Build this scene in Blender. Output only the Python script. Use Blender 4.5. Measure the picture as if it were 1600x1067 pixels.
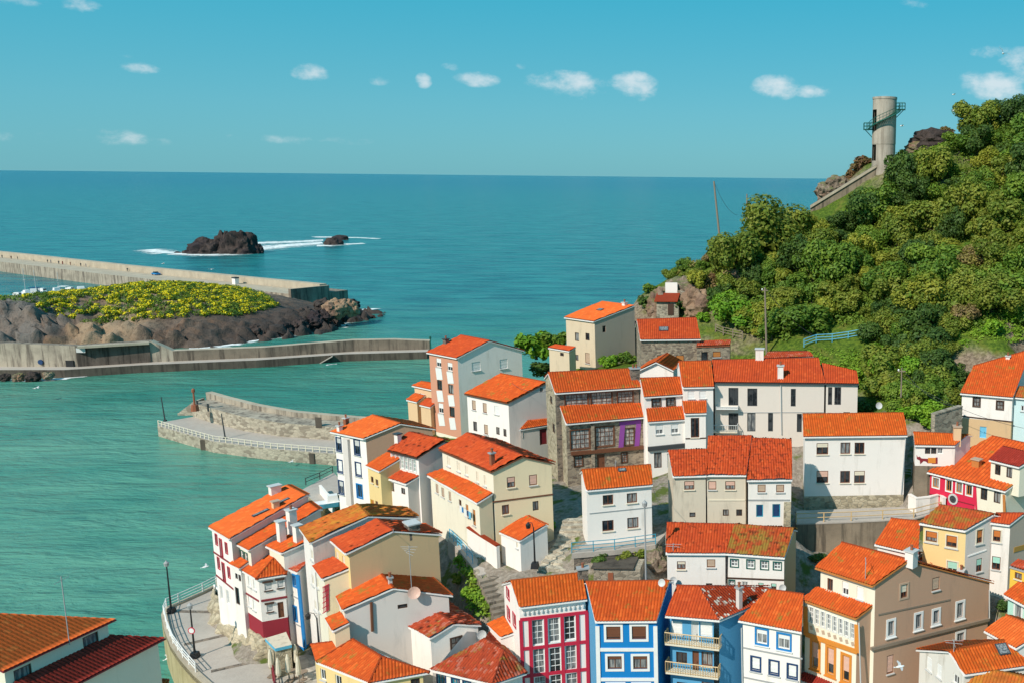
import bpy, math, random
import numpy as np
from mathutils import Vector, Matrix, noise
random.seed(7); np.random.seed(7)
for o in list(bpy.data.objects): bpy.data.objects.remove(o)
SC = bpy.context.scene
COL = SC.collection
# ------------------------------------------------------------------ camera
F, X0, Y0, CH = 1500.0, 1250.0, 533.0, 50.0
ROLL = math.atan(.0102)
PT = math.atan((Y0 - (265 + .0102 * X0)) / F * math.cos(ROLL))
cR, sR, cP, sP = math.cos(ROLL), math.sin(ROLL), math.cos(PT), math.sin(PT)
cam = bpy.data.objects.new('camera', bpy.data.cameras.new('camera'))
COL.objects.link(cam)
right = Vector((cR, sR * sP, sR * cP)); up = Vector((-sR, cR * sP, cR * cP)); back = right.cross(up)
M = Matrix((right, up, back)).transposed().to_4x4(); M.translation = (0, 0, CH)
cam.matrix_world = M
cam.data.sensor_width = 36; cam.data.lens = F / 1600 * 36
cam.data.shift_x = (800 - X0) / 1600
cam.data.clip_start = 1; cam.data.clip_end = 200000
SC.camera = cam
# ------------------------------------------------------------------ light
SUN_AZ, SUN_EL = math.radians(57), math.radians(41)       # azimuth measured from -X towards -Y
SDIR = Vector((-math.cos(SUN_AZ) * math.cos(SUN_EL), -math.sin(SUN_AZ) * math.cos(SUN_EL), math.sin(SUN_EL)))
sun = bpy.data.objects.new('sun', bpy.data.lights.new('sun', 'SUN'))
COL.objects.link(sun)
sun.data.energy = 3.7; sun.data.angle = math.radians(.53); sun.data.color = (1, .91, .79)
sun.rotation_euler = SDIR.to_track_quat('Z', 'Y').to_euler()
W = bpy.data.worlds.new('World'); SC.world = W; W.use_nodes = True
SC.view_settings.view_transform = 'Standard'; SC.view_settings.look = 'None'
SC.view_settings.exposure = .33; SC.view_settings.gamma = 1; SC.view_settings.use_curve_mapping = False

# ------------------------------------------------------------------ node helper
class G:
    """Small wrapper round a node tree."""
    def __init__(s, nt):
        s.nt = nt; nt.nodes.clear()
    def n(s, typ, props=None, **inp):
        nd = s.nt.nodes.new(typ)
        for k, v in (props or {}).items(): setattr(nd, k, v)
        for k, v in inp.items():
            key = int(k[1:]) if k[0] == 'i' and k[1:].isdigit() else k.replace('_', ' ')
            s.set(nd.inputs[key], v)
        return nd
    def set(s, sock, v):
        if isinstance(v, bpy.types.NodeSocket): s.nt.links.new(v, sock)
        elif isinstance(v, bpy.types.Node): s.nt.links.new(v.outputs[0], sock)
        else:
            if isinstance(v, tuple) and len(v) == 3 and sock.type == 'RGBA': v = (*v, 1)
            sock.default_value = v
    def math(s, op, a, b=0.0, c=0.0, clamp=False):
        nd = s.n('ShaderNodeMath', {'operation': op, 'use_clamp': clamp})
        s.set(nd.inputs[0], a); s.set(nd.inputs[1], b); s.set(nd.inputs[2], c); return nd.outputs[0]
    def vmath(s, op, a, b=(0, 0, 0)):
        nd = s.n('ShaderNodeVectorMath', {'operation': op}); s.set(nd.inputs[0], a); s.set(nd.inputs[1], b)
        return nd.outputs[1] if op in ('DOT_PRODUCT', 'LENGTH', 'DISTANCE') else nd.outputs[0]
    def mix(s, f, a, b, mode='MIX'):
        nd = s.n('ShaderNodeMix', {'data_type': 'RGBA', 'blend_type': mode, 'clamp_factor': True})
        s.set(nd.inputs[0], f); s.set(nd.inputs[6], a); s.set(nd.inputs[7], b); return nd.outputs[2]
    def ramp(s, f, lo, hi, a=0.0, b=1.0, smooth=True):
        nd = s.n('ShaderNodeMapRange', {'interpolation_type': 'SMOOTHSTEP' if smooth else 'LINEAR'})
        for i, v in enumerate((f, lo, hi, a, b)): s.set(nd.inputs[i], v)
        return nd.outputs[0]
    def noise(s, vec, scale, detail=3.0, rough=.55, dist=0.0):
        return s.n('ShaderNodeTexNoise', None, Vector=vec, Scale=scale, Detail=detail, Roughness=rough, Distortion=dist)
    def pos(s, scale=(1, 1, 1)):
        p = s.n('ShaderNodeNewGeometry').outputs['Position']
        return p if scale == (1, 1, 1) else s.vmath('MULTIPLY', p, scale)
    def bump(s, h, strength=.4, dist=.05):
        return s.n('ShaderNodeBump', None, Strength=strength, Distance=dist, Height=h).outputs[0]
    def bsdf(s, color, rough=.8, spec=.3, normal=None, metal=0.0):
        b = s.n('ShaderNodeBsdfPrincipled', None, Base_Color=color, Roughness=rough, Metallic=metal)
        b.inputs['Specular IOR Level'].default_value = spec
        if normal is not None: s.set(b.inputs['Normal'], normal)
        return b
    def out(s, sh):
        o = s.n('ShaderNodeOutputMaterial'); s.nt.links.new(sh.outputs[0] if isinstance(sh, bpy.types.Node) else sh, o.inputs[0])

# ------------------------------------------------------------------ sky with small clouds
g = G(W.node_tree)
sky = g.n('ShaderNodeTexSky', {'sky_type': 'NISHITA', 'sun_disc': False, 'sun_elevation': SUN_EL,
          'sun_rotation': math.atan2(SDIR.x, SDIR.y), 'altitude': 0.0, 'air_density': 1.0, 'dust_density': .6, 'ozone_density': 1.0})
direc = g.n('ShaderNodeTexCoord').outputs['Generated']
el = g.math('MAXIMUM', g.n('ShaderNodeSeparateXYZ', None, Vector=direc).outputs['Z'], 0.0)
grad = g.n('ShaderNodeValToRGB', None, Fac=g.math('POWER', el, .5))     # clear teal air: pale at the horizon, deeper overhead
cr = grad.color_ramp; stops = ((0, (.125, .425, .515)), (.12, (.10, .42, .525)), (.25, (.075, .415, .55)), (.42, (.010, .385, .55)), (.7, (.03, .37, .56)), (1, (.06, .35, .55)))
while len(cr.elements) < len(stops): cr.elements.new(.5)
for e_, (p_, c_) in zip(cr.elements, stops): e_.position = p_; e_.color = (*(v / .14 for v in c_), 1)
tint = g.mix(.86, g.mix(1.0, sky.outputs[0], (.78, 1.0, 1.02), 'MULTIPLY'), grad.outputs[0])
def ray(px, py):
    a = (px - X0) / F; b = (py - Y0) / F
    x = a * cR + b * sR; y = -a * sR + b * cR
    return Vector((x, cP - y * sP, -sP - y * cP))
nz = g.noise(g.vmath('MULTIPLY', direc, (1, 1, 1.7)), 26, 6, .62)
nzc = g.math('SUBTRACT', nz.outputs[0], .5)
acc = None
# (centre of each cloud, half width, half height, density)
CLOUDS = [(888, 133, 62, 19, 1.0), (990, 134, 36, 20, .8), (1212, 137, 36, 18, .95), (1268, 143, 32, 9, .6), (484, 112, 24, 12, .95),
          (662, 126, 11, 10, .85), (741, 124, 36, 10, .8), (590, 125, 18, 7, .5), (704, 105, 15, 6, .5), (218, 106, 24, 7, .75),
          (190, 87, 14, 5, .4), (120, 9, 24, 9, .8), (40, 3, 55, 8, .6), (1560, 128, 60, 24, .95), (1600, 105, 42, 26, .9),
          (1547, 80, 30, 11, .65), (1440, 4, 38, 8, .5), (814, 103, 9, 5, .4), (1370, 148, 22, 7, .4), (95, 212, 150, 10, .3), (420, 218, 160, 6, .22)]
for cx, cy, w, h, den in CLOUDS:
    c = ray(cx, cy).normalized()
    r = Vector((c.y, -c.x, 0)).normalized(); u = r.cross(c)
    da = g.math('DIVIDE', g.math('SUBTRACT', g.vmath('DOT_PRODUCT', direc, tuple(r)), 0.0), w * 1.15 / F)
    db = g.math('DIVIDE', g.math('SUBTRACT', g.vmath('DOT_PRODUCT', direc, tuple(u)), 0.0), h * 1.25 / F)
    dd = g.math('ADD', g.math('MULTIPLY', da, da), g.math('MULTIPLY', db, db))
    front = g.math('GREATER_THAN', g.vmath('DOT_PRODUCT', direc, tuple(c)), .5)
    m = g.math('MULTIPLY', g.math('MULTIPLY', g.math('SUBTRACT', 1.0, dd, clamp=True), den), front)
    acc = m if acc is None else g.math('MAXIMUM', acc, m)
body = g.ramp(g.math('ADD', acc, g.math('MULTIPLY', nzc, 2.9)), .16, 1.30)
body = g.math('MULTIPLY', body, g.ramp(acc, 0.0, .25))
skyc = g.mix(g.math('MULTIPLY', body, .64), tint, (6.3, 6.35, 6.45))
bg = g.n('ShaderNodeBackground', None, Color=skyc, Strength=.115)
g.nt.links.new(bg.outputs[0], g.n('ShaderNodeOutputWorld').inputs[0])
# ------------------------------------------------------------------ geometry of the view (pixel of the 1600 px photograph -> point of the world)
CAM = Vector((0, 0, CH))
def at_z(px, py, z):
    d = ray(px, py); return CAM + d * ((z - CH) / d.z)
def at_y(px, py, Y):
    d = ray(px, py); return CAM + d * (Y / d.y)
def on_plane(px, py, p, n):
    d = ray(px, py); return CAM + d * ((p - CAM).dot(n) / d.dot(n))
def proj(P):
    x, yy, zz = P[0], P[1], P[2] - CH
    dep = yy * cP - zz * sP; v = -zz * cP - yy * sP
    a = x / dep; b = v / dep
    return (X0 + F * (a * cR - b * sR), Y0 + F * (a * sR + b * cR))

# ------------------------------------------------------------------ mesh builder
class MB:
    def __init__(s): s.v = []; s.f = []; s.m = []; s.sm = False
    def vert(s, p): s.v.append((p[0], p[1], p[2])); return len(s.v) - 1
    def face(s, pts, mi=0):
        s.f.append([s.vert(p) for p in pts]); s.m.append(mi)
    def box(s, c, size, rz=0.0, mi=0, taper=1.0):
        """centre of the base c, full size"""
        cx, cy, cz = c; sx, sy, sz = size; ca, sa = math.cos(rz), math.sin(rz)
        ids = []
        for zz, t in ((0, 1), (sz, taper)):
            for ax, ay in ((-1, -1), (1, -1), (1, 1), (-1, 1)):
                x, y = ax * sx / 2 * t, ay * sy / 2 * t
                ids.append(s.vert((cx + x * ca - y * sa, cy + x * sa + y * ca, cz + zz)))
        a = ids
        for q in ((0, 3, 2, 1), (4, 5, 6, 7), (0, 1, 5, 4), (1, 2, 6, 5), (2, 3, 7, 6), (3, 0, 4, 7)):
            s.f.append([a[i] for i in q]); s.m.append(mi)
    def obox(s, o, ax, ay, az, mi=0):
        """box from corner o with edge vectors"""
        o, ax, ay, az = Vector(o), Vector(ax), Vector(ay), Vector(az)
        a = [s.vert(o + ax * i + ay * j + az * k) for k in (0, 1) for i, j in ((0, 0), (1, 0), (1, 1), (0, 1))]
        qs = ((0, 3, 2, 1), (4, 5, 6, 7), (0, 1, 5, 4), (1, 2, 6, 5), (2, 3, 7, 6), (3, 0, 4, 7))
        flip = ax.cross(ay).dot(az) < 0
        for q in qs:
            s.f.append([a[i] for i in (q[::-1] if flip else q)]); s.m.append(mi)
    def prism(s, poly, z0, z1, mi=0, mtop=None):
        """poly: list of points (x, y) or (x, y, z); z0/z1 numbers or lists"""
        n = len(poly)
        zz0 = z0 if isinstance(z0, (list, tuple)) else [z0] * n
        zz1 = z1 if isinstance(z1, (list, tuple)) else [z1] * n
        area = sum(poly[i][0] * poly[(i + 1) % n][1] - poly[(i + 1) % n][0] * poly[i][1] for i in range(n))
        idx = list(range(n)) if area > 0 else list(range(n))[::-1]
        lo = [s.vert((poly[i][0], poly[i][1], zz0[i])) for i in idx]
        hi = [s.vert((poly[i][0], poly[i][1], zz1[i])) for i in idx]
        s.f.append(lo[::-1]); s.m.append(mi)
        s.f.append(hi); s.m.append(mi if mtop is None else mtop)
        for i in range(n):
            j = (i + 1) % n
            s.f.append([lo[i], lo[j], hi[j], hi[i]]); s.m.append(mi)
    def tube(s, pts, r, n=6, mi=0, caps=True):
        pts = [Vector(p) for p in pts]; rs = r if isinstance(r, (list, tuple)) else [r] * len(pts)
        rings = []
        for i, p in enumerate(pts):
            d = (pts[min(i + 1, len(pts) - 1)] - pts[max(i - 1, 0)]).normalized()
            a = d.cross(Vector((0, 0, 1)))
            if a.length < .05: a = d.cross(Vector((1, 0, 0)))
            a.normalize(); b = d.cross(a)
            rings.append([s.vert(p + (a * math.cos(2 * math.pi * k / n) + b * math.sin(2 * math.pi * k / n)) * rs[i]) for k in range(n)])
        for i in range(len(rings) - 1):
            for k in range(n):
                s.f.append([rings[i][k], rings[i + 1][k], rings[i + 1][(k + 1) % n], rings[i][(k + 1) % n]]); s.m.append(mi)
        if caps:
            s.f.append(rings[0]); s.m.append(mi); s.f.append(rings[-1][::-1]); s.m.append(mi)
    def lathe(s, prof, n=16, c=(0, 0, 0), mi=0):
        rings = [[s.vert((c[0] + r * math.cos(2 * math.pi * k / n), c[1] + r * math.sin(2 * math.pi * k / n), c[2] + z)) for k in range(n)] for r, z in prof]
        for i in range(len(rings) - 1):
            for k in range(n):
                s.f.append([rings[i][k], rings[i][(k + 1) % n], rings[i + 1][(k + 1) % n], rings[i + 1][k]]); s.m.append(mi)
        s.f.append(rings[0][::-1]); s.m.append(mi); s.f.append(rings[-1]); s.m.append(mi)
    def mesh(s, name, mats, off=(0, 0, 0), smooth=False):
        me = bpy.data.meshes.new(name)
        o = off
        me.from_pydata([(x - o[0], y - o[1], z - o[2]) for x, y, z in s.v], [], s.f)
        for m in (mats if isinstance(mats, (list, tuple)) else [mats]): me.materials.append(MAT(m))
        if any(s.m): me.polygons.foreach_set('material_index', s.m)
        if smooth or s.sm: me.polygons.foreach_set('use_smooth', [True] * len(me.polygons))
        me.update(); return me

def link(name, me, parent=None, loc=(0, 0, 0), rz=0.0):
    o = bpy.data.objects.new(name, me); COL.objects.link(o)
    o.location = loc; o.rotation_euler = (0, 0, rz)
    if parent is not None: o.parent = parent
    return o
def tag(o, label=None, cat=None, group=None, kind=None):
    for k, v in (('label', label), ('category', cat), ('group', group), ('kind', kind)):
        if v: o[k] = v
    return o
def thing(name, label, cat, loc=(0, 0, 0), group=None, rz=0.0):
    return tag(link(name, None, None, loc, rz), label, cat, group)
def copy_tree(o, parent=None):
    c = o.copy(); COL.objects.link(c)
    if parent is not None: c.parent = parent
    for ch in o.children: copy_tree(ch, c)
    return c
def fast_mesh(name, V, Fc, mats, uv=None, smooth=False):
    """numpy vertices (n,3) and quads (m,4)"""
    me = bpy.data.meshes.new(name)
    me.vertices.add(len(V)); me.vertices.foreach_set('co', np.asarray(V, np.float32).ravel())
    k = Fc.shape[1]
    me.loops.add(Fc.size); me.loops.foreach_set('vertex_index', Fc.astype(np.int32).ravel())
    me.polygons.add(len(Fc)); me.polygons.foreach_set('loop_start', np.arange(0, Fc.size, k, dtype=np.int32))
    if smooth: me.polygons.foreach_set('use_smooth', np.ones(len(Fc), bool))
    if uv is not None:
        l = me.uv_layers.new(name='UVMap'); l.data.foreach_set('uv', np.asarray(uv, np.float32)[Fc.ravel()].ravel())
    for m in (mats if isinstance(mats, (list, tuple)) else [mats]): me.materials.append(MAT(m))
    me.update(calc_edges=True); return me

# ------------------------------------------------------------------ materials
_M = {}
_DEF = {}
def MAT(name):
    if name in _M: return _M[name]
    m = bpy.data.materials.new(name); m.use_nodes = True
    _DEF[name](G(m.node_tree)); _M[name] = m; return m
def plaster(name, col, dirt=.35, dcol=(.32, .27, .21), rough=.9):
    def f(g):
        p = g.pos()
        st = g.noise(g.pos((1.3, 1.3, .22)), 1.0, 5, .65)
        bl = g.noise(p, .55, 5, .6)
        fine = g.noise(p, 9, 3, .6)
        c = g.mix(g.ramp(st.outputs[0], .52, .78, 0, dirt), col, dcol)
        c = g.mix(g.ramp(bl.outputs[0], .55, .8, 0, dirt * .7), c, tuple(x * .75 for x in col))
        c = g.mix(g.ramp(fine.outputs[0], .3, .7, 0, .12), c, tuple(x * .8 for x in col))
        g.out(g.bsdf(c, rough, .2, g.bump(fine.outputs[0], .25, .02)))
    _DEF[name] = f
def paint(name, col, rough=.5, spec=.4, metal=0.0, var=.15):
    def f(g):
        n_ = g.noise(g.pos(), 3, 4, .6)
        g.out(g.bsdf(g.mix(g.ramp(n_.outputs[0], .35, .75, 0, var), col, tuple(x * .6 for x in col)), rough, spec, None, metal))
    _DEF[name] = f
def stone(name, c1, c2, c3, scale=2.2, mortar=(.3, .27, .22), flat=1.7, bump=.6, mdark=.5):
    def f(g):
        p = g.pos((1, 1, flat))
        w = g.vmath('ADD', p, g.vmath('MULTIPLY', g.noise(g.pos(), 1.6, 2).outputs[1], (.35, .35, .35)))
        vo = g.n('ShaderNodeTexVoronoi', {'feature': 'F1'}, Vector=w, Scale=scale)
        ve = g.n('ShaderNodeTexVoronoi', {'feature': 'DISTANCE_TO_EDGE'}, Vector=w, Scale=scale)
        sep = g.n('ShaderNodeSeparateColor', None, Color=vo.outputs['Color'])
        c = g.mix(sep.outputs[0], c1, c2); c = g.mix(g.ramp(sep.outputs[1], .55, .9), c, c3)
        big = g.noise(g.pos((1, 1, .5)), .5, 5, .6)
        c = g.mix(g.ramp(big.outputs[0], .45, .75, 0, .55), c, tuple(x * .5 for x in c1))
        e = g.ramp(ve.outputs[0], 0.0, .09)
        c = g.mix(g.math('MULTIPLY', g.math('SUBTRACT', 1.0, e), mdark), c, mortar)
        fine = g.noise(g.pos(), 11, 4, .65)
        h = g.math('ADD', e, g.math('MULTIPLY', fine.outputs[0], .5))
        g.out(g.bsdf(c, .92, .2, g.bump(h, bump, .08)))
    _DEF[name] = f
def concrete(name, c1, c2, streak=.6, scale=1.0):
    def f(g):
        st = g.noise(g.pos((.9 * scale, .9 * scale, .07 * scale)), 1.0, 6, .7)
        bl = g.noise(g.pos(), .25 * scale, 6, .65)
        fine = g.noise(g.pos(), 5 * scale, 4, .6)
        c = g.mix(g.ramp(bl.outputs[0], .35, .7), c1, tuple((a + b) / 2 for a, b in zip(c1, c2)))
        c = g.mix(g.ramp(st.outputs[0], .46, .64, 0, streak), c, c2)
        c = g.mix(g.ramp(fine.outputs[0], .35, .75, 0, .25), c, tuple(x * .6 for x in c1))
        g.out(g.bsdf(c, .92, .2, g.bump(fine.outputs[0], .4, .05)))
    _DEF[name] = f
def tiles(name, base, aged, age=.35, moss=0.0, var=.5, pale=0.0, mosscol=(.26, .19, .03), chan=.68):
    def f(g):
        uv = g.n('ShaderNodeUVMap').outputs[0]
        fl = g.vmath('FLOOR', uv)
        rnd = g.n('ShaderNodeObjectInfo').outputs['Random']
        wn = g.n('ShaderNodeTexWhiteNoise', {'noise_dimensions': '4D'}, Vector=fl, W=g.math('MULTIPLY', rnd, 91.0))
        wn2 = g.n('ShaderNodeTexWhiteNoise', {'noise_dimensions': '4D'}, Vector=fl, W=g.math('ADD', g.math('MULTIPLY', rnd, 57.0), 3.3))
        c = g.mix(g.math('MULTIPLY', wn.outputs[0], var), base, tuple(x * .55 for x in base))
        c = g.mix(g.ramp(wn2.outputs[0], .8, 1.0, 0, .55), c, (min(1, base[0] * 1.25), base[1] * 1.7, base[2] * 2.2))
        big = g.noise(g.pos(), .45, 5, .65)
        m2 = g.noise(g.pos((.5, .5, 1)), 1.7, 5, .7)
        c = g.mix(g.math('MULTIPLY', g.ramp(big.outputs[0], .38, .68), age), c, aged)
        c = g.mix(g.math('MULTIPLY', g.ramp(m2.outputs[0], .5, .74), age * .9), c, tuple(x * .5 for x in aged))
        if moss:
            c = g.mix(g.math('MULTIPLY', g.ramp(g.math('ADD', g.noise(g.pos(), .8, 6, .7).outputs[0], g.math('MULTIPLY', wn.outputs[0], .08)), .62 - .22 * moss, .74 - .12 * moss), .85), c, mosscol)
        if pale:
            c = g.mix(g.math('MULTIPLY', g.ramp(g.math('ADD', g.noise(g.pos(), 1.1, 4, .6).outputs[0], g.math('MULTIPLY', wn2.outputs[0], .22)), .68, .72), pale), c, (.7, .62, .52))
        fu = g.n('ShaderNodeSeparateXYZ', None, Vector=g.vmath('FRACTION', uv)).outputs['X']     # dirt and old under-tiles in the channels, with their shade painted in
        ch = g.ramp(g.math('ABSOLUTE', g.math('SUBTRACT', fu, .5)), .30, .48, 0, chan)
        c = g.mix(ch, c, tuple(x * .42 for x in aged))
        g.out(g.bsdf(c, .82, .25, g.bump(g.noise(g.pos(), 14, 3).outputs[0], .25, .02)))
    _DEF[name] = f
# walls
plaster('white_wall', (.82, .76, .71), .5, (.42, .37, .31)); plaster('clean_white', (.86, .80, .75), .42, (.47, .41, .34)); plaster('dirty_white', (.72, .68, .62), .75, (.36, .31, .25))
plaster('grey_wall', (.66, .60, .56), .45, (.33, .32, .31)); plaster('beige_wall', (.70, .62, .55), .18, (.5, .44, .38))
plaster('cream_wall', (.80, .66, .44), .3, (.5, .4, .28)); plaster('pale_cream', (.80, .74, .60), .35, (.5, .43, .32)); plaster('peach_wall', (.74, .50, .30), .3, (.5, .33, .2))
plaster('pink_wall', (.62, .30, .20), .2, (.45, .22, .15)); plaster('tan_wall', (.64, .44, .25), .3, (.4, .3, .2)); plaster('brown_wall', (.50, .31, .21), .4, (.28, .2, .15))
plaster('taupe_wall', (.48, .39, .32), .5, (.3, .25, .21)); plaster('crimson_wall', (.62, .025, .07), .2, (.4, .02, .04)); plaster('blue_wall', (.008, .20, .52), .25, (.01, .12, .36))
plaster('pale_blue_wall', (.10, .33, .55), .3, (.07, .22, .38)); plaster('mint_wall', (.45, .72, .60), .25, (.3, .48, .42)); plaster('ice_wall', (.56, .72, .74), .25, (.4, .5, .5))
plaster('yellow_wall', (.80, .50, .07), .25, (.55, .33, .06)); plaster('soft_yellow', (.80, .60, .28), .3, (.5, .36, .18)); plaster('ochre_wall', (.42, .24, .06), .3, (.3, .18, .06))
plaster('old_plaster', (.62, .54, .43), .8, (.24, .2, .16)); plaster('maroon_base', (.30, .03, .045), .3, (.2, .03, .03)); plaster('blue_base', (.01, .22, .6), .25, (.01, .14, .4))
plaster('sand_wall', (.66, .53, .38), .5, (.36, .29, .21)); plaster('purple_wall', (.26, .07, .32), .2, (.2, .05, .24))
stone('stone_wall', (.30, .24, .18), (.42, .34, .25), (.18, .14, .11), 2.4); stone('light_stone', (.45, .38, .26), (.54, .46, .33), (.30, .25, .17), 1.9); stone('dark_stone', (.17, .14, .12), (.28, .22, .17), (.09, .08, .07), 2.3)
stone('garden_wall', (.34, .29, .22), (.44, .38, .29), (.2, .17, .13), 1.7); stone('quay_stone', (.40, .35, .27), (.50, .44, .34), (.26, .22, .17), 1.1, flat=1.9)
stone('paving', (.42, .38, .33), (.5, .46, .4), (.34, .31, .27), 1.0, (.25, .23, .2), 1.0, .25)
stone('rubble_steps', (.5, .44, .34), (.6, .54, .43), (.38, .33, .26), 1.8)
concrete('quay_concrete', (.33, .27, .21), (.07, .058, .05), .85); concrete('pier_concrete', (.44, .38, .30), (.11, .09, .075), .9); concrete('walk_concrete', (.47, .42, .37), (.36, .31, .27), .35)
concrete('pale_deck', (.50, .43, .33), (.3, .25, .19), .35); concrete('dark_quay', (.12, .10, .08), (.035, .03, .026), .7); concrete('seawall_stain', (.50, .42, .24), (.30, .24, .12), .6); concrete('tower_concrete', (.48, .42, .35), (.24, .2, .16), .7, 1.4)  # first one: pale concrete for decks, parapets and copings
concrete('stained_wall', (.15, .12, .10), (.03, .026, .022), .9, 1.2); concrete('retaining', (.30, .24, .175), (.085, .07, .055), .9, 1.3); concrete('stained_low', (.24, .195, .15), (.06, .05, .042), .85)
# roofs
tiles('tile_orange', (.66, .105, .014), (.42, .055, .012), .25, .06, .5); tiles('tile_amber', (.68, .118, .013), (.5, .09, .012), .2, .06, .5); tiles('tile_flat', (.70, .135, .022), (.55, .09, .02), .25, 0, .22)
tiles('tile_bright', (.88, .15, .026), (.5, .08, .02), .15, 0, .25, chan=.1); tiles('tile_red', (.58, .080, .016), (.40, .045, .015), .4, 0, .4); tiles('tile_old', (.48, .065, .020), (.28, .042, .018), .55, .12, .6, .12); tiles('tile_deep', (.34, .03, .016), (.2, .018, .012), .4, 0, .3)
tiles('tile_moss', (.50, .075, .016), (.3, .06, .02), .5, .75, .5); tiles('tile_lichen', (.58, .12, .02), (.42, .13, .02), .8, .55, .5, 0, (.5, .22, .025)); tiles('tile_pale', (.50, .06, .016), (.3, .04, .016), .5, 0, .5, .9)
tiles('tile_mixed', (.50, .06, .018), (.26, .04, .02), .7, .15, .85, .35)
# joinery, metal
for n_, c_ in dict(white_paint=(.8, .79, .77), cream_paint=(.74, .66, .52), brown_wood=(.16, .06, .03), dark_wood=(.07, .035, .022), red_paint=(.55, .02, .055), maroon_paint=(.24, .025, .035), blue_paint=(.012, .2, .5), navy_paint=(.015, .05, .14), teal_paint=(.02, .28, .40),
                  orange_paint=(.66, .24, .035), amber_wood=(.5, .19, .05), green_paint=(.015, .11, .08), mint_paint=(.36, .66, .55), grey_paint=(.36, .36, .36), dark_grey=(.05, .055, .06), black_metal=(.02, .02, .022), orange_shutter=(.55, .17, .04), tan_shutter=(.5, .36, .26),
                  pink_shutter=(.68, .42, .33), sky_paint=(.16, .5, .72), light_grey=(.55, .55, .54), yellow_paint=(.7, .45, .04), beach_blue=(.10, .42, .62), wood_rail=(.58, .40, .2), rust=(.3, .1, .05), weathered_wood=(.26, .2, .15)).items(): paint(n_, c_)
_DEF['glass'] = lambda g: g.out(g.bsdf(g.mix(g.ramp(g.noise(g.pos(), 1.1, 3).outputs[0], .4, .6), (.012, .016, .02), (.05, .055, .06)), .08, .6))
_DEF['curtain_glass'] = lambda g: g.out(g.bsdf(g.mix(g.ramp(g.noise(g.pos((3, 3, .4)), 2.2, 3).outputs[0], .4, .6), (.3, .3, .29), (.1, .11, .12)), .12, .5))
_DEF['bright_glass'] = lambda g: g.out(g.bsdf(g.mix(g.ramp(g.noise(g.pos((3, 3, .8)), 2.2, 3).outputs[0], .35, .6), (.55, .5, .45), (.2, .2, .2)), .12, .5))
_DEF['teal_glass'] = lambda g: g.out(g.bsdf(g.mix(g.ramp(g.noise(g.pos((2, 2, .5)), 2.2, 3).outputs[0], .4, .6), (.22, .36, .34), (.35, .45, .38)), .12, .5))
# ------------------------------------------------------------------ roof tile sheets: real ribs and courses
def tile_sheet(poly, o, s_ax, t_ax, nrm, rib=.26, row=.42, amp=.105, saw=.035, rough=0.0, lift=.03):
    """poly: convex 3D polygon in the plane (o; s_ax, t_ax). Returns V, F, UV."""
    P = np.array([((p - o).dot(s_ax), (p - o).dot(t_ax)) for p in poly])
    s0, s1 = P[:, 0].min(), P[:, 0].max(); t0, t1 = P[:, 1].min(), P[:, 1].max()
    ns = max(2, int(round((s1 - s0) / rib)) * 4 + 1)
    S = np.linspace(s0 + 1e-4, s1 - 1e-4, ns)
    lo = np.full(ns, 1e9); hi = np.full(ns, -1e9)
    for i in range(len(P)):
        a, b = P[i], P[(i + 1) % len(P)]
        if abs(a[0] - b[0]) < 1e-6: continue
        w = (S - a[0]) / (b[0] - a[0]); ok = (w >= -1e-6) & (w <= 1 + 1e-6)
        t = a[1] + w * (b[1] - a[1])
        lo = np.where(ok, np.minimum(lo, t), lo); hi = np.where(ok, np.maximum(hi, t), hi)
    nr = max(1, int(math.ceil((t1 - t0) / row)))
    T = np.repeat(t0 + np.arange(nr) * row, 2); T[1::2] += row * .999
    H = np.tile([saw, 0.0], nr)
    ph = (np.arange(ns) % 4)
    hs = np.array([0, .85, 1, .85])[ph] * amp
    TT = np.clip(T[None, :], lo[:, None], hi[:, None]); SS = np.repeat(S[:, None], len(T), 1)
    saw = min(saw, amp * .34); H = np.tile([saw, 0.0], nr); HH = hs[:, None] + H[None, :] + lift
    if rough:
        rg = np.random.RandomState(int(abs(o.x * 31 + o.y * 17)) % 9999)
        R = rg.rand(ns // 4 + 2, nr) * rough
        HH = HH + R[(np.arange(ns) // 4)[:, None], (np.arange(len(T)) // 2)[None, :]]
        HH += .05 * np.sin(SS * 1.3 + o.x) * np.sin(TT * 1.1 + o.y)
    V = np.array(o)[None, None, :] + SS[..., None] * np.array(s_ax) + TT[..., None] * np.array(t_ax) + HH[..., None] * np.array(nrm)
    uv = np.stack([(np.arange(ns) / 4.0)[:, None] + 0 * TT, (np.arange(len(T)) // 2)[None, :] + .3 + .4 * (np.arange(len(T)) % 2)[None, :] + 0 * TT], -1)
    n = len(T)
    I = (np.arange(ns - 1)[:, None] * n + np.arange(n - 1)[None, :]).ravel()
    Fc = np.stack([I, I + n, I + n + 1, I + 1], 1)
    Tf = TT.ravel()
    keep = (np.abs(Tf[Fc[:, 3]] - Tf[Fc[:, 0]]) + np.abs(Tf[Fc[:, 2]] - Tf[Fc[:, 1]])) > 1e-5
    return V.reshape(-1, 3), Fc[keep], uv.reshape(-1, 2)
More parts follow.
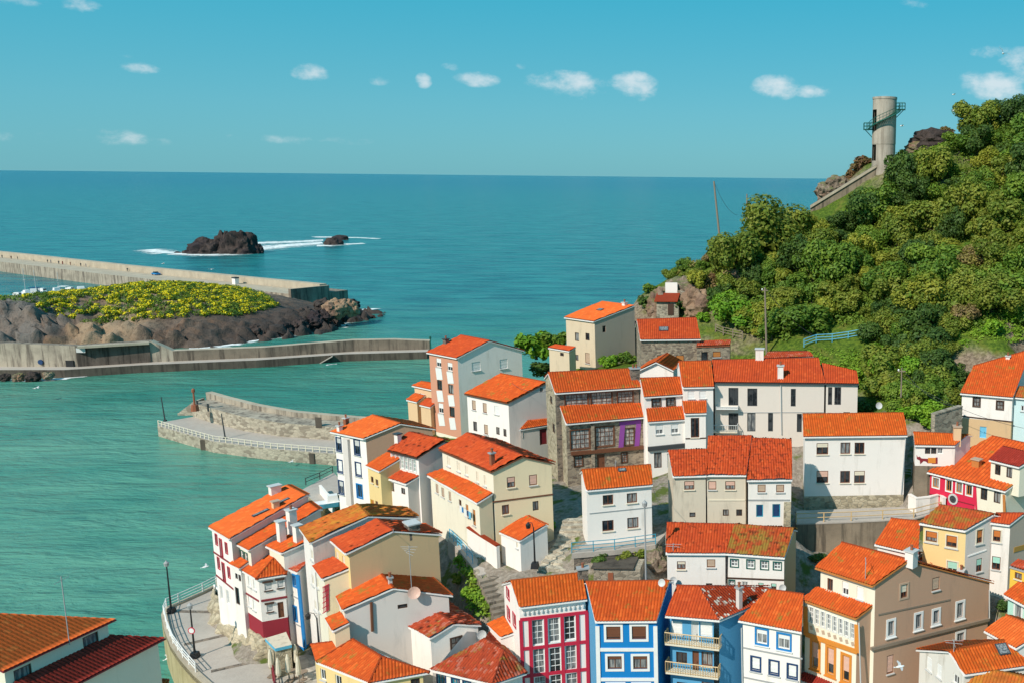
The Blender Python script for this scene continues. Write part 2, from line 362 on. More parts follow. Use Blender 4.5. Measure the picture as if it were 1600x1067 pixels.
# ------------------------------------------------------------------ windows and doors
# frame colour, panes across, panes down, blind (share, colour), trim (width, colour), sill colour, glass
def sty(fr, c=2, r=1, blind=None, trim=None, sill=None, glass='glass', door=None, hood=None):
    return dict(fr=fr, c=c, r=r, blind=blind, trim=trim, sill=sill, glass=glass, door=door, hood=hood)
STY = {
    'white': sty('white_paint', 2, 1, None, None, 'light_grey'), 'white4': sty('white_paint', 2, 2, None, None, 'light_grey'), 'white_net': sty('white_paint', 2, 1, None, None, None, 'curtain_glass'),
    'white8': sty('white_paint', 2, 4, None, (.09, 'white_paint')), 'closed': sty('white_paint', 1, 1, (.97, 'cream_paint'), None, 'light_grey'), 'closed_white': sty('white_paint', 1, 1, (.97, 'white_paint'), None, 'light_grey'),
    'halfwhite': sty('white_paint', 2, 1, (.5, 'white_paint'), None, 'light_grey'), 'brown': sty('brown_wood', 2, 1, None, None, 'cream_paint'), 'brown_blind': sty('brown_wood', 2, 1, (.35, 'cream_paint'), None, 'cream_paint'),
    'brown_half': sty('brown_wood', 2, 1, (.5, 'pink_shutter'), None, 'cream_paint'), 'brown_shut': sty('brown_wood', 1, 1, (.97, 'amber_wood'), None, 'light_grey'), 'tan_shut': sty('brown_wood', 1, 1, (.97, 'tan_shutter'), None, 'light_grey'),
    'pink_shut': sty('brown_wood', 1, 1, (.97, 'pink_shutter'), None, 'light_grey'), 'dark': sty('dark_wood', 2, 1), 'dark4': sty('dark_wood', 2, 2, None, (.1, 'dark_wood'), None, 'curtain_glass'), 'slit': sty('dark_wood', 1, 1),
    'blue': sty('white_paint', 2, 1, (.3, 'white_paint'), (.16, 'blue_paint'), 'white_paint'), 'blue_closed': sty('white_paint', 1, 1, (.97, 'white_paint'), (.14, 'blue_paint'), 'white_paint'), 'blue_dark': sty('blue_paint', 2, 1, None, (.14, 'blue_paint')),
    'navy': sty('navy_paint', 2, 1, (.4, 'light_grey'), (.12, 'navy_paint'), 'light_grey'), 'navy_closed': sty('navy_paint', 1, 1, (.95, 'white_paint'), (.12, 'navy_paint'), 'light_grey'),
    'framed': sty('brown_wood', 2, 1, (.22, 'brown_wood'), (.2, 'white_paint')), 'framed_shut': sty('brown_wood', 1, 1, (.88, 'brown_wood'), (.2, 'white_paint')), 'white_trim': sty('grey_paint', 2, 1, None, (.2, 'white_paint'), 'white_paint', 'curtain_glass'),
    'white_trim_blind': sty('brown_wood', 2, 1, (.6, 'cream_paint'), (.16, 'tan_shutter')), 'crimson_trim': sty('amber_wood', 2, 1, None, (.13, 'white_paint')), 'orange_shut': sty('brown_wood', 2, 1, (.62, 'orange_shutter'), (.1, 'cream_paint'), 'light_grey'),
    'mint_half': sty('brown_wood', 2, 1, (.5, 'mint_paint'), None, 'light_grey'), 'mint_shut': sty('cream_paint', 2, 1, (.75, 'mint_paint'), (.1, 'cream_paint')), 'modern': sty('dark_grey', 2, 1), 'modern1': sty('dark_grey', 1, 1),
    'glazed': sty('brown_wood', 4, 4, None, (.1, 'brown_wood'), None, 'bright_glass'), 'glazed2': sty('brown_wood', 2, 4, None, (.08, 'dark_wood'), None, 'bright_glass'), 'gallery': sty('white_paint', 2, 3, None, (.07, 'white_paint'), None, 'curtain_glass'),
    'gallery_teal': sty('white_paint', 2, 3, None, (.05, 'white_paint'), None, 'teal_glass'), 'orange_tall': sty('orange_paint', 1, 2, (.62, 'pink_shutter'), (.24, 'orange_paint'), 'orange_paint'), 'red_tall': sty('red_paint', 1, 1, (.96, 'maroon_paint'), (.06, 'red_paint')),
    'green4': sty('white_paint', 2, 2, None, (.08, 'green_paint'), None, 'curtain_glass'), 'hood': sty('light_grey', 1, 1, (.9, 'light_grey'), None, 'dark_wood', hood='dark_wood'), 'teal4': sty('teal_paint', 2, 2, None, (.12, 'navy_paint'), None, 'curtain_glass'),
    'door_brown': sty('brown_wood', door='brown_wood'), 'door_blue': sty('sky_paint', door='sky_paint'), 'door_teal': sty('teal_paint', door='navy_paint'), 'door_white': sty('white_paint', door='light_grey'), 'door_yellow': sty('yellow_paint', door='amber_wood'), 'door_orange': sty('amber_wood', door='orange_paint'), 'door_maroon': sty('brown_wood', door='maroon_paint'),
}
_WC = {}
DEPTH = .2
def ring(b, w, h, t, y0, y1, z0=0.0):
    b.obox((-w / 2, y0, z0), (t, 0, 0), (0, y1 - y0, 0), (0, 0, h)); b.obox((w / 2 - t, y0, z0), (t, 0, 0), (0, y1 - y0, 0), (0, 0, h))
    b.obox((-w / 2 + t, y0, z0), (w - 2 * t, 0, 0), (0, y1 - y0, 0), (0, 0, t)); b.obox((-w / 2 + t, y0, z0 + h - t), (w - 2 * t, 0, 0), (0, y1 - y0, 0), (0, 0, t))
def window_meshes(style, w, h):
    key = (style, round(w, 1), round(h, 1))
    if key in _WC: return _WC[key]
    w, h = key[1], key[2]; s = STY[style]; out = []
    t = min(.09, w * .13)
    if s['door']:
        b = MB(); ring(b, w, h, t, .06, .18); out.append(('frame', b.mesh('door_frame', s['fr'])))
        b = MB(); b.obox((-w / 2 + t, .11, 0), (w - 2 * t, 0, 0), (0, .05, 0), (0, 0, h - t)); out.append(('leaf', b.mesh('door_leaf', s['door'])))
        b = MB(); b.obox((w / 2 - t - .14, .07, h * .45), (.05, 0, 0), (0, .04, 0), (0, 0, .12)); out.append(('handle', b.mesh('door_handle', 'black_metal')))
    else:
        b = MB(); ring(b, w, h, t, .07, .17)
        iw, ih = w - 2 * t, h - 2 * t; mt = .045 if (s['c'] > 2 or s['r'] > 2) else .06
        for i in range(1, s['c']): b.obox((-w / 2 + t + iw * i / s['c'] - mt / 2, .08, t), (mt, 0, 0), (0, .06, 0), (0, 0, ih))
        for i in range(1, s['r']): b.obox((-w / 2 + t, .085, t + ih * i / s['r'] - mt / 2), (iw, 0, 0), (0, .05, 0), (0, 0, mt))
        out.append(('frame', b.mesh('window_frame', s['fr'])))
        b = MB(); b.obox((-w / 2 + t * .6, .13, t * .6), (w - 1.2 * t, 0, 0), (0, .03, 0), (0, 0, h - 1.2 * t)); out.append(('pane', b.mesh('pane', s['glass'])))
        if s['blind']:
            fr, mk = s['blind']; hh = (h - 2 * t) * fr
            b = MB(); n = max(2, int(hh / .22))
            for i in range(n): b.obox((-w / 2 + t * .8, .045 + .012 * (i % 2), h - t - hh * (i + 1) / n), (w - 1.6 * t, 0, 0), (0, .035, 0), (0, 0, hh / n))
            out.append(('blind', b.mesh('blind', mk)))
    if s['trim']:
        tw, mk = s['trim']; b = MB(); ring(b, w + 2 * tw, h + 2 * tw, tw, -.05, .03, -tw); out.append(('trim', b.mesh('trim', mk)))
    if s['hood']:
        b = MB(); b.obox((-w / 2 - .15, -.16, h), (w + .3, 0, 0), (0, .2, 0), (0, 0, .16)); out.append(('hood', b.mesh('hood', s['hood'])))
    if s['sill']:
        b = MB(); tw = s['trim'][0] if s['trim'] else 0
        b.obox((-w / 2 - .08 - tw, -.13, -.09 - tw), (w + .16 + 2 * tw, 0, 0), (0, .18, 0), (0, 0, .085)); out.append(('sill', b.mesh('sill', s['sill'])))
    _WC[key] = out
    return out

def z_of_plane(p, a, b):
    n = a.cross(b)
    return lambda P: p.z - (n.x * (P.x - p.x) + n.y * (P.y - p.y)) / n.z
def xy_cross(p, q, a, b):
    d = (q - p).to_2d(); e = (b - a).to_2d(); w = (a - p).to_2d()
    den = d.x * e.y - d.y * e.x
    return None if abs(den) < 1e-9 else (w.x * e.y - w.y * e.x) / den

class House:
    def __init__(s, label, cat='house', group='tiled houses of the village', name='house'):
        s.root = thing(name, label, cat, (0, 0, 0), group); s.loc = None; s.blocks = []
    def add(s, name, me, parent=None, loc=None, rz=0.0):
        return link(name, me, parent or s.root, loc or (0, 0, 0), rz)
    def block(s, A, B, R1, R2, ze, pitch=22, k=1.0, kpx=None, zb=None, wall='white_wall', tile='tile_orange', ov=(.4, .22, .3), hipL=False, hipR=False, Cpx=None, Dpx=None,
              wins=(), base=None, split=None, fascia='white_paint', zr=None, rough=0.0, rib=.26, caps=True, back=None, walls='FRKL', thick=.14, row=.42, zbot=None, cap=None, amp=.105):
        k_ = Blk(); b = k_
        B3 = at_z(*B, ze)
        if back is not None:
            A3 = B3 + Vector((back[0], back[1], 0))
        else: A3 = at_z(*A, ze)
        e = (B3 - A3); e.z = 0; e.normalize(); n = Vector((e.y, -e.x, 0)); m = -n
        if zr is not None:
            r = at_z(*R1, zr); pitch = math.degrees(math.atan2(zr - ze, (r - A3).dot(m)))
        tp = math.tan(math.radians(pitch)); pn = Vector((n.x * tp, n.y * tp, 1)).normalized()
        R2_3 = on_plane(*R2, A3, pn)
        R1_3 = R2_3 + Vector((back[0], back[1], 0)) if back is not None else on_plane(*R1, A3, pn)
        if kpx is not None:
            best = None
            for i in range(0, 301):
                kk = i / 100; q = R2_3 + (R2_3 - B3) * kk; q.z = R2_3.z - (R2_3.z - ze) * kk
                q2 = R1_3 + (R1_3 - A3) * kk; q2.z = R1_3.z - (R1_3.z - ze) * kk
                dist = min((proj(q)[0] - kpx[0]) ** 2 + (proj(q)[1] - kpx[1]) ** 2, (proj(q2)[0] - kpx[0]) ** 2 + (proj(q2)[1] - kpx[1]) ** 2)
                if best is None or dist < best[0]: best = (dist, kk)
            k = best[1]
        if hipL or hipR:
            dep = 2 * max((R1_3 - A3).dot(m), (R2_3 - A3).dot(m)); k = 1
            C3 = B3 + m * dep; D3 = A3 + m * dep
        else:
            C3 = R2_3 + (R2_3 - B3) * k; C3.z = R2_3.z - (R2_3.z - ze) * k
            D3 = R1_3 + (R1_3 - A3) * k; D3.z = R1_3.z - (R1_3.z - ze) * k
        if Cpx: C3 = at_z(*Cpx, ze)
        if Dpx: D3 = at_z(*Dpx, ze)
        b.A, b.B, b.C, b.D, b.R1, b.R2, b.e, b.m, b.pn, b.ze, b.tp = A3, B3, C3, D3, R1_3, R2_3, e, m, pn, ze, tp
        b.name = s.root['label'][:30]
        if zb is None: zb = ze - 6
        b.zb = zb
        if s.loc is None:
            c = (A3 + B3 + C3 + D3) / 4; s.loc = Vector((c.x, c.y, zb)); s.root.location = s.loc
        planes = [z_of_plane(A3, B3 - A3, (R1_3 + R2_3) / 2 - A3)]
        slopes = [('F', [A3, B3, R2_3, R1_3])]
        if k > 0:
            slopes.append(('K', [C3, D3, R1_3, R2_3]))
            planes.append(z_of_plane((C3 + D3) / 2, C3 - D3, (R1_3 + R2_3) / 2 - (C3 + D3) / 2))
        if hipL: slopes.append(('L', [D3, A3, R1_3])); planes.append(z_of_plane(D3, A3 - D3, R1_3 - D3))
        if hipR: slopes.append(('R', [B3, C3, R2_3])); planes.append(z_of_plane(B3, C3 - B3, R2_3 - B3))
        b.roofz = lambda P: min(f(P) for f in planes)
        # walls
        def inset(P, toside, toback, a, c):
            d1 = (toside - P); d1.z = 0; d1.normalize(); d2 = (toback - P); d2.z = 0; d2.normalize()
            q = P + d1 * a + d2 * c; q.z = 0; return q
        of, os_, ob = ov
        if k == 0: ob = 0
        w = [inset(A3, B3, D3, os_, of), inset(B3, A3, C3, os_, of), inset(C3, D3, B3, os_, ob), inset(D3, C3, A3, os_, ob)]
        b.walls = {}
        wm = wall if isinstance(wall, dict) else {}
        wdef = wm.get('F', 'white_wall') if wm else wall
        mats = [wdef]
        def mi(key):
            if key not in mats: mats.append(key)
            return mats.index(key)
        mb = MB(); zlow = (zb - 1.5) if zbot is None else zbot
        b.wallsz = {}
        for nm, P, Q in (('F', w[0], w[1]), ('R', w[1], w[2]), ('K', w[2], w[3]), ('L', w[3], w[0])):
            L = (Q - P).length; ud = (Q - P).normalized(); nn = Vector((ud.y, -ud.x, 0))
            b.walls[nm] = (P, ud, nn, L)
        zbase = None
        if base:
            P, ud, nn, L = b.walls['F']; c = on_plane(proj(P + ud * L / 2 + Vector((0, 0, zb)))[0], base[0], P, nn); zbase = c.z
        ops = {x: [] for x in 'FRKL'}
        for wi in wins:
            nm, cx, cy, wp, hp, style = wi
            P, ud, nn, L = b.walls[nm]
            c = on_plane(cx, cy, P, nn); l = on_plane(cx - wp / 2, cy, P, nn); r = on_plane(cx + wp / 2, cy, P, nn); t = on_plane(cx, cy - hp / 2, P, nn); bt = on_plane(cx, cy + hp / 2, P, nn)
            ww = round(min(abs((r - l).dot(ud)), L - .3), 1); hh = round(t.z - bt.z, 1); u = (c - P).dot(ud)
            ww = max(ww, .3); hh = max(hh, .3)
            if u < -.6 or u > L + .6: print('WIN OUT', b.name, wi, round(u, 2), round(L, 2))
            u = min(max(u, ww / 2 + .12), L - ww / 2 - .12); z0 = bt.z
            zt = min(b.roofz(P + ud * (u - ww / 2)), b.roofz(P + ud * (u + ww / 2))) - thick - .08
            if z0 + hh > zt: z0 = zt - hh
            if any(abs(u - (o[0] + o[1]) / 2) < (ww + o[1] - o[0]) / 2 + .03 and z0 < o[3] and z0 + hh > o[2] for o in ops[nm]): print('WIN OVERLAP', b.name, wi); continue
            ops[nm].append((u - ww / 2, u + ww / 2, z0, z0 + hh))
            d = 'door' if STY[style]['door'] else 'window'
            meshes = window_meshes(style, ww, hh)
            po = P + ud * u - s.loc; po.z = z0 - s.loc.z
            wo = link(d, meshes[0][1], s.root, po, math.atan2(ud.y, ud.x))
            for nm2, me in meshes[1:]:
                ob = link(nm2, me, wo)
                if nm2 == 'pane' and STY[style]['glass'] == 'glass' and random.random() < .4:      # some windows have drawn net curtains
                    ob.material_slots[0].link = 'OBJECT'; ob.material_slots[0].material = MAT('curtain_glass')
        for nm in walls:
            P, ud, nn, L = b.walls[nm]; m0 = mi(wm.get(nm, wdef))
            us = {0.0, L}; br = []
            if k > 0 and not (hipL and nm == 'L') and not (hipR and nm == 'R') and nm in 'LR':
                t = xy_cross(P, P + ud, R1_3, R2_3)
                if t is not None and .05 < t < L - .05: us.add(t); br.append(t)
            for o in ops[nm]: us.update((o[0], o[1]))
            su = None
            if split and split[0] == nm:
                su = (on_plane(split[1], split[2], P, nn) - P).dot(ud); us.add(su)
            us = sorted(us)
            tz = lambda u: b.roofz(P + ud * u) - thick
            zmax = max(tz(u) for u in us) + 1
            zs = {zlow, zmax}
            for o in ops[nm]: zs.update((o[2], o[3]))
            if zbase is not None: zs.add(zbase)
            zs = sorted(zs)
            pt = lambda u, z, d=0.0: (P.x + ud.x * u - nn.x * d, P.y + ud.y * u - nn.y * d, z)
            # vertex grid shared so that the wall is one connected sheet
            cache = {}
            def vt(u, z):
                kk = (round(u, 4), round(z, 4))
                if kk not in cache: cache[kk] = mb.vert(pt(u, z))
                return cache[kk]
            for i in range(len(us) - 1):
                ua, ub = us[i], us[i + 1]
                if ub - ua < 1e-4: continue
                ha, hb = tz(ua), tz(ub)
                for j in range(len(zs) - 1):
                    za, zc = zs[j], zs[j + 1]
                    if zc - za < 1e-4: continue
                    um, zm = (ua + ub) / 2, (za + zc) / 2
                    if any(o[0] - 1e-4 < um < o[1] + 1e-4 and o[2] - 1e-4 < zm < o[3] + 1e-4 for o in ops[nm]): continue
                    poly = [(ua, za), (ub, za), (ub, zc), (ua, zc)]
                    res = []
                    for q in range(4):
                        (u1, z1), (u2, z2) = poly[q], poly[(q + 1) % 4]
                        f1 = ha + (hb - ha) * (u1 - ua) / (ub - ua) - z1; f2 = ha + (hb - ha) * (u2 - ua) / (ub - ua) - z2
                        if f1 >= 0: res.append((u1, z1))
                        if (f1 > 0) != (f2 > 0) and abs(f1 - f2) > 1e-9:
                            t = f1 / (f1 - f2); res.append((u1 + (u2 - u1) * t, z1 + (z2 - z1) * t))
                    ids = []
                    for q in res:
                        v = vt(*q)
                        if not ids or ids[-1] != v: ids.append(v)
                    if len(ids) > 2 and ids[0] == ids[-1]: ids.pop()
                    if len(ids) < 3: continue
                    mm = m0
                    if su is not None and um < su: mm = mi(split[3])
                    if zbase is not None and zm < zbase: mm = mi(base[1])
                    mb.f.append(ids); mb.m.append(mm)
            for o in ops[nm]:
                u0, u1, z0, z1 = o
                q = [(u0, z0), (u1, z0), (u1, z1), (u0, z1)]
                for i2 in range(4):
                    (a1, c1), (a2, c2) = q[i2], q[(i2 + 1) % 4]
                    mb.f.append([vt(a2, c2), vt(a1, c1), mb.vert(pt(a1, c1, DEPTH)), mb.vert(pt(a2, c2, DEPTH))]); mb.m.append(m0)
        s.add('wall', mb.mesh('wall', mats, s.loc))
        # roof slab
        rb = MB(); top = {}
        names = {'A': A3, 'B': B3, 'C': C3, 'D': D3, '1': R1_3, '2': R2_3}
        loops = ['AB21'] + (['CD12'] if k > 0 else []) + (['DA1'] if hipL else []) + (['BC2'] if hipR else [])
        tv, bv = {}, {}
        same12 = (R1_3 - R2_3).length < .02
        if same12: loops = [l.replace('21', '1').replace('12', '1').replace('2', '1') for l in loops]
        for ch in set(''.join(loops)):
            p = names[ch]
            tv[ch] = rb.vert(p - Vector((0, 0, .03))); bv[ch] = rb.vert(p - Vector((0, 0, thick)))
        edges = {}
        for l in loops:
            rb.f.append([tv[c] for c in l]); rb.m.append(0); rb.f.append([bv[c] for c in l[::-1]]); rb.m.append(0)
            for i in range(len(l)): edges[(l[i], l[(i + 1) % len(l)])] = 1
        for a, c in edges:
            if (c, a) not in edges: rb.f.append([tv[a], bv[a], bv[c], tv[c]]); rb.m.append(0)
        roof = s.add('roof', rb.mesh('roof', fascia, s.loc)); b.roof = roof
        for nm, poly in slopes:
            o, q = poly[0], poly[1]
            sa = (q - o).normalized()
            nr = (poly[1] - poly[0]).cross(poly[2] - poly[0]).normalized()
            if nr.z < 0: nr = -nr
            ta = nr.cross(sa).normalized()
            V, Fc, uv = tile_sheet(poly, o, sa, ta, nr, rib=rib, rough=rough, row=row, amp=amp)
            if len(Fc) == 0: continue
            me = fast_mesh('roof_tiles', V - np.array(s.loc), Fc, tile, uv)
            tag(link('roof_tiles', me, roof), kind='stuff')
        if caps:
            segs = []
            if (R1_3 - R2_3).length > .3 and k > 0: segs.append((R1_3, R2_3, 'ridge_cap'))
            if hipL: segs += [(A3, R1_3, 'hip_cap'), (D3, R1_3, 'hip_cap')]
            if hipR: segs += [(B3, R2_3, 'hip_cap'), (C3, R2_3, 'hip_cap')]
            for p, q, nm in segs:
                cb = MB(); nseg = max(2, int((q - p).length / .45)); rr = []; pts = []
                for i in range(nseg):
                    for t, r_ in ((i, .15), (i + .97, .12)):
                        pts.append(p + (q - p) * (t / nseg) + Vector((0, 0, .05))); rr.append(r_)
                cb.tube([x - s.loc for x in pts], rr, 6); link(nm, cb.mesh(nm, cap or tile, (0, 0, 0)), roof)
        s.blocks.append(b); b.house = s
        return b
    # ---------------- things fixed to a wall
    def wp(s, b, wall, px, py, out=0.0):
        P, ud, nn, L = b.walls[wall]
        return on_plane(px, py, P + nn * out, nn)
    def strip(s, b, wall, p0, p1, th, mat, name='string_course', proud=.06):
        P, ud, nn, L = b.walls[wall]
        a = s.wp(b, wall, *p0); c = s.wp(b, wall, *p1); d = c - a; ln = d.length; d.normalize()
        t = nn.cross(d).normalized()
        mb = MB(); mb.obox(a - t * th / 2 - nn * .02 - s.loc, d * ln, t * th, nn * (proud + .02))
        return s.add(name, mb.mesh(name, mat))
    def panel(s, b, wall, cx, cy, w, h, mat, name='panel', proud=.04):
        return s.strip(b, wall, (cx - w / 2, cy), (cx + w / 2, cy), abs(s.wp(b, wall, cx, cy - h / 2).z - s.wp(b, wall, cx, cy + h / 2).z), mat, name, proud)
    def chimney(s, b, px, py, w=.7, d=.7, h=1.3, wall='white_wall', cap='light_grey', pots=1, name='chimney', plane=None):
        p = on_plane(px, py, b.A, b.pn) if plane is None else plane
        rz = math.atan2(b.e.y, b.e.x); mb = MB(); q = p - s.loc
        mb.box((q.x, q.y, q.z - .7), (w, d, h + .7), rz)
        ch = link(name, mb.mesh(name, wall), b.roof)
        # pots and cap: part of the chimney mesh (a third level is the limit)
        mb2 = MB(); mb2.box((q.x, q.y, q.z - .7), (w, d, h + .7), rz); mb2.box((q.x, q.y, q.z + h + .001), (w + .22, d + .22, .12), rz, 1)
        for i in range(pots):
            off = (i - (pots - 1) / 2) * .38
            mb2.lathe([(.13, 0), (.11, .35), (.15, .36), (.15, .42)], 8, (q.x + math.cos(rz) * off, q.y + math.sin(rz) * off, q.z + h + .12), 2)
        ch.data = mb2.mesh(name, [wall, cap, 'rust'])
        return ch
    def skylight(s, b, px, py, w=.8, h=.9, mat='light_grey'):
        p = on_plane(px, py, b.A, b.pn) - s.loc; t = b.pn.cross(b.e).normalized()
        mb = MB(); mb.obox(p - b.e * w / 2 - t * h / 2 + b.pn * .02, b.e * w, t * h, b.pn * .2)
        o = link('skylight', mb.mesh('skylight', 'dark_grey'), b.roof)
        mb2 = MB(); mb2.obox(p - b.e * (w / 2) - t * (h / 2) + b.pn * .02, b.e * w, t * h, b.pn * .2, 0); mb2.obox(p - b.e * (w / 2 - .1) - t * (h / 2 - .1) + b.pn * .22, b.e * (w - .2), t * (h - .2), b.pn * .02, 1)
        o.data = mb2.mesh('skylight', ['dark_grey', 'curtain_glass'])
    def mast(s, b, px, py, h=2.5, arms=3, plane=None, mat='grey_paint'):
        p = (on_plane(px, py, b.A, b.pn) if plane is None else plane) - s.loc
        mb = MB(); mb.tube([p - Vector((0, 0, .3)), p + Vector((0, 0, h))], .035, 5)
        for i in range(arms):
            z = h - .1 - i * .22; L = .75 - .1 * i
            mb.tube([p + Vector((-L, .12 * i, z)), p + Vector((L, -.12 * i, z))], .02, 4)
        mb.tube([p + Vector((0, -.7, h - .3)), p + Vector((0, .7, h - .3))], .02, 4)
        link('aerial', mb.mesh('aerial', mat), b.roof)
    def dish(s, pos, r=.45, toward=(-.3, -1, .35), mat='light_grey', parent=None):
        d = Vector(toward).normalized(); p = Vector(pos) - s.loc
        a = d.cross(Vector((0, 0, 1))).normalized(); c = d.cross(a); mb = MB()
        rings = []
        for q, dep in ((.05, -.16), (.5, -.12), (1, 0)):
            rings.append([mb.vert(p + (a * math.cos(i * .524) + c * math.sin(i * .524)) * r * q + d * (dep * r * 1.6 + .25)) for i in range(12)])
        for i in range(2):
            for k in range(12): mb.f.append([rings[i][k], rings[i][(k + 1) % 12], rings[i + 1][(k + 1) % 12], rings[i + 1][k]]); mb.m.append(0)
        mb.f.append(rings[0][::-1]); mb.m.append(0)
        mb.tube([p, p + d * .1], .04, 5); mb.tube([p - Vector((0, 0, .5)), p], .03, 5)
        link('satellite_dish', mb.mesh('satellite_dish', mat), parent or s.root)
    def drainpipe(s, b, wall, px0, py0, px1, py1, mat='light_grey', r=.06):
        a = s.wp(b, wall, px0, py0, .12) - s.loc; c = s.wp(b, wall, px1, py1, .12) - s.loc
        mb = MB(); mb.tube([a, c], r, 6); s.add('drainpipe', mb.mesh('drainpipe', mat))
    def balcony(s, b, wall, p0, p1, depth=1.0, mat='wood_rail', slab='cream_paint', rail=1.0, glass=False):
        P, ud, nn, L = b.walls[wall]
        a = s.wp(b, wall, *p0, depth); c = s.wp(b, wall, *p1, depth)
        ua, uc = (a - P).dot(ud), (c - P).dot(ud); z = (a.z + c.z) / 2
        o = P + ud * ua; o = Vector((o.x, o.y, z)) - s.loc; ln = uc - ua
        mb = MB(); mb.obox(o - nn * .02, ud * ln, nn * (depth + .02), Vector((0, 0, .16)))
        bo = s.add('balcony', mb.mesh('balcony', slab))
        mb = MB(); zt = Vector((0, 0, .16))
        segs = [(o + nn * .02 + zt, o + nn * depth + zt), (o + nn * depth + zt, o + nn * depth + ud * ln + zt), (o + nn * depth + ud * ln + zt, o + nn * .02 + ud * ln + zt)]
        for p, q in segs:
            d = (q - p); l_ = d.length; d.normalize()
            mb.tube([p + Vector((0, 0, rail)), q + Vector((0, 0, rail))], .05, 5); mb.tube([p + Vector((0, 0, .1)), q + Vector((0, 0, .1))], .03, 4)
            n = max(2, int(l_ / .22))
            for i in range(n + 1): mb.tube([p + d * l_ * i / n, p + d * l_ * i / n + Vector((0, 0, rail))], .022 if i % 5 else .04, 4, 0, False)
        link('railing', mb.mesh('railing', mat), bo)
        return bo
class Blk: pass
# ------------------------------------------------------------------ the houses
def lean(h, ub, onwall, A, B, R1, R2, pitch=22, **kw):
    """a lean-to roof whose top edge runs along a wall of block ub"""
    P, ud, nn, L = ub.walls[onwall]
    def err(ze):
        A3, B3 = at_z(*A, ze), at_z(*B, ze); e = (B3 - A3); e.z = 0; e.normalize(); n = Vector((e.y, -e.x, 0)); tp = math.tan(math.radians(pitch))
        pn = Vector((n.x * tp, n.y * tp, 1)).normalized()
        r = (on_plane(*R1, A3, pn) + on_plane(*R2, A3, pn)) / 2
        return (r - P).dot(nn) + .06
    lo, hi = 1.0, ub.ze + 2
    flo = err(lo)
    for i in range(50):
        mid = (lo + hi) / 2
        if (err(mid) > 0) == (flo > 0): lo = mid
        else: hi = mid
    ze = (lo + hi) / 2
    kw.setdefault('zb', ub.zb)
    return h.block(A, B, R1, R2, ze, pitch, k=0, walls=kw.pop('walls', 'FRL'), caps=False, **kw)
HB = {}
def report():
    for k, b in HB.items():
        print('BLK %-10s ze %.1f w %.1f d %.1f Y %.1f X %.1f pitchR %.1f/%.1f' % (k, b.ze, (b.B - b.A).length, (b.C - b.B).length, b.A.y, b.A.x, b.R1.z, b.R2.z))
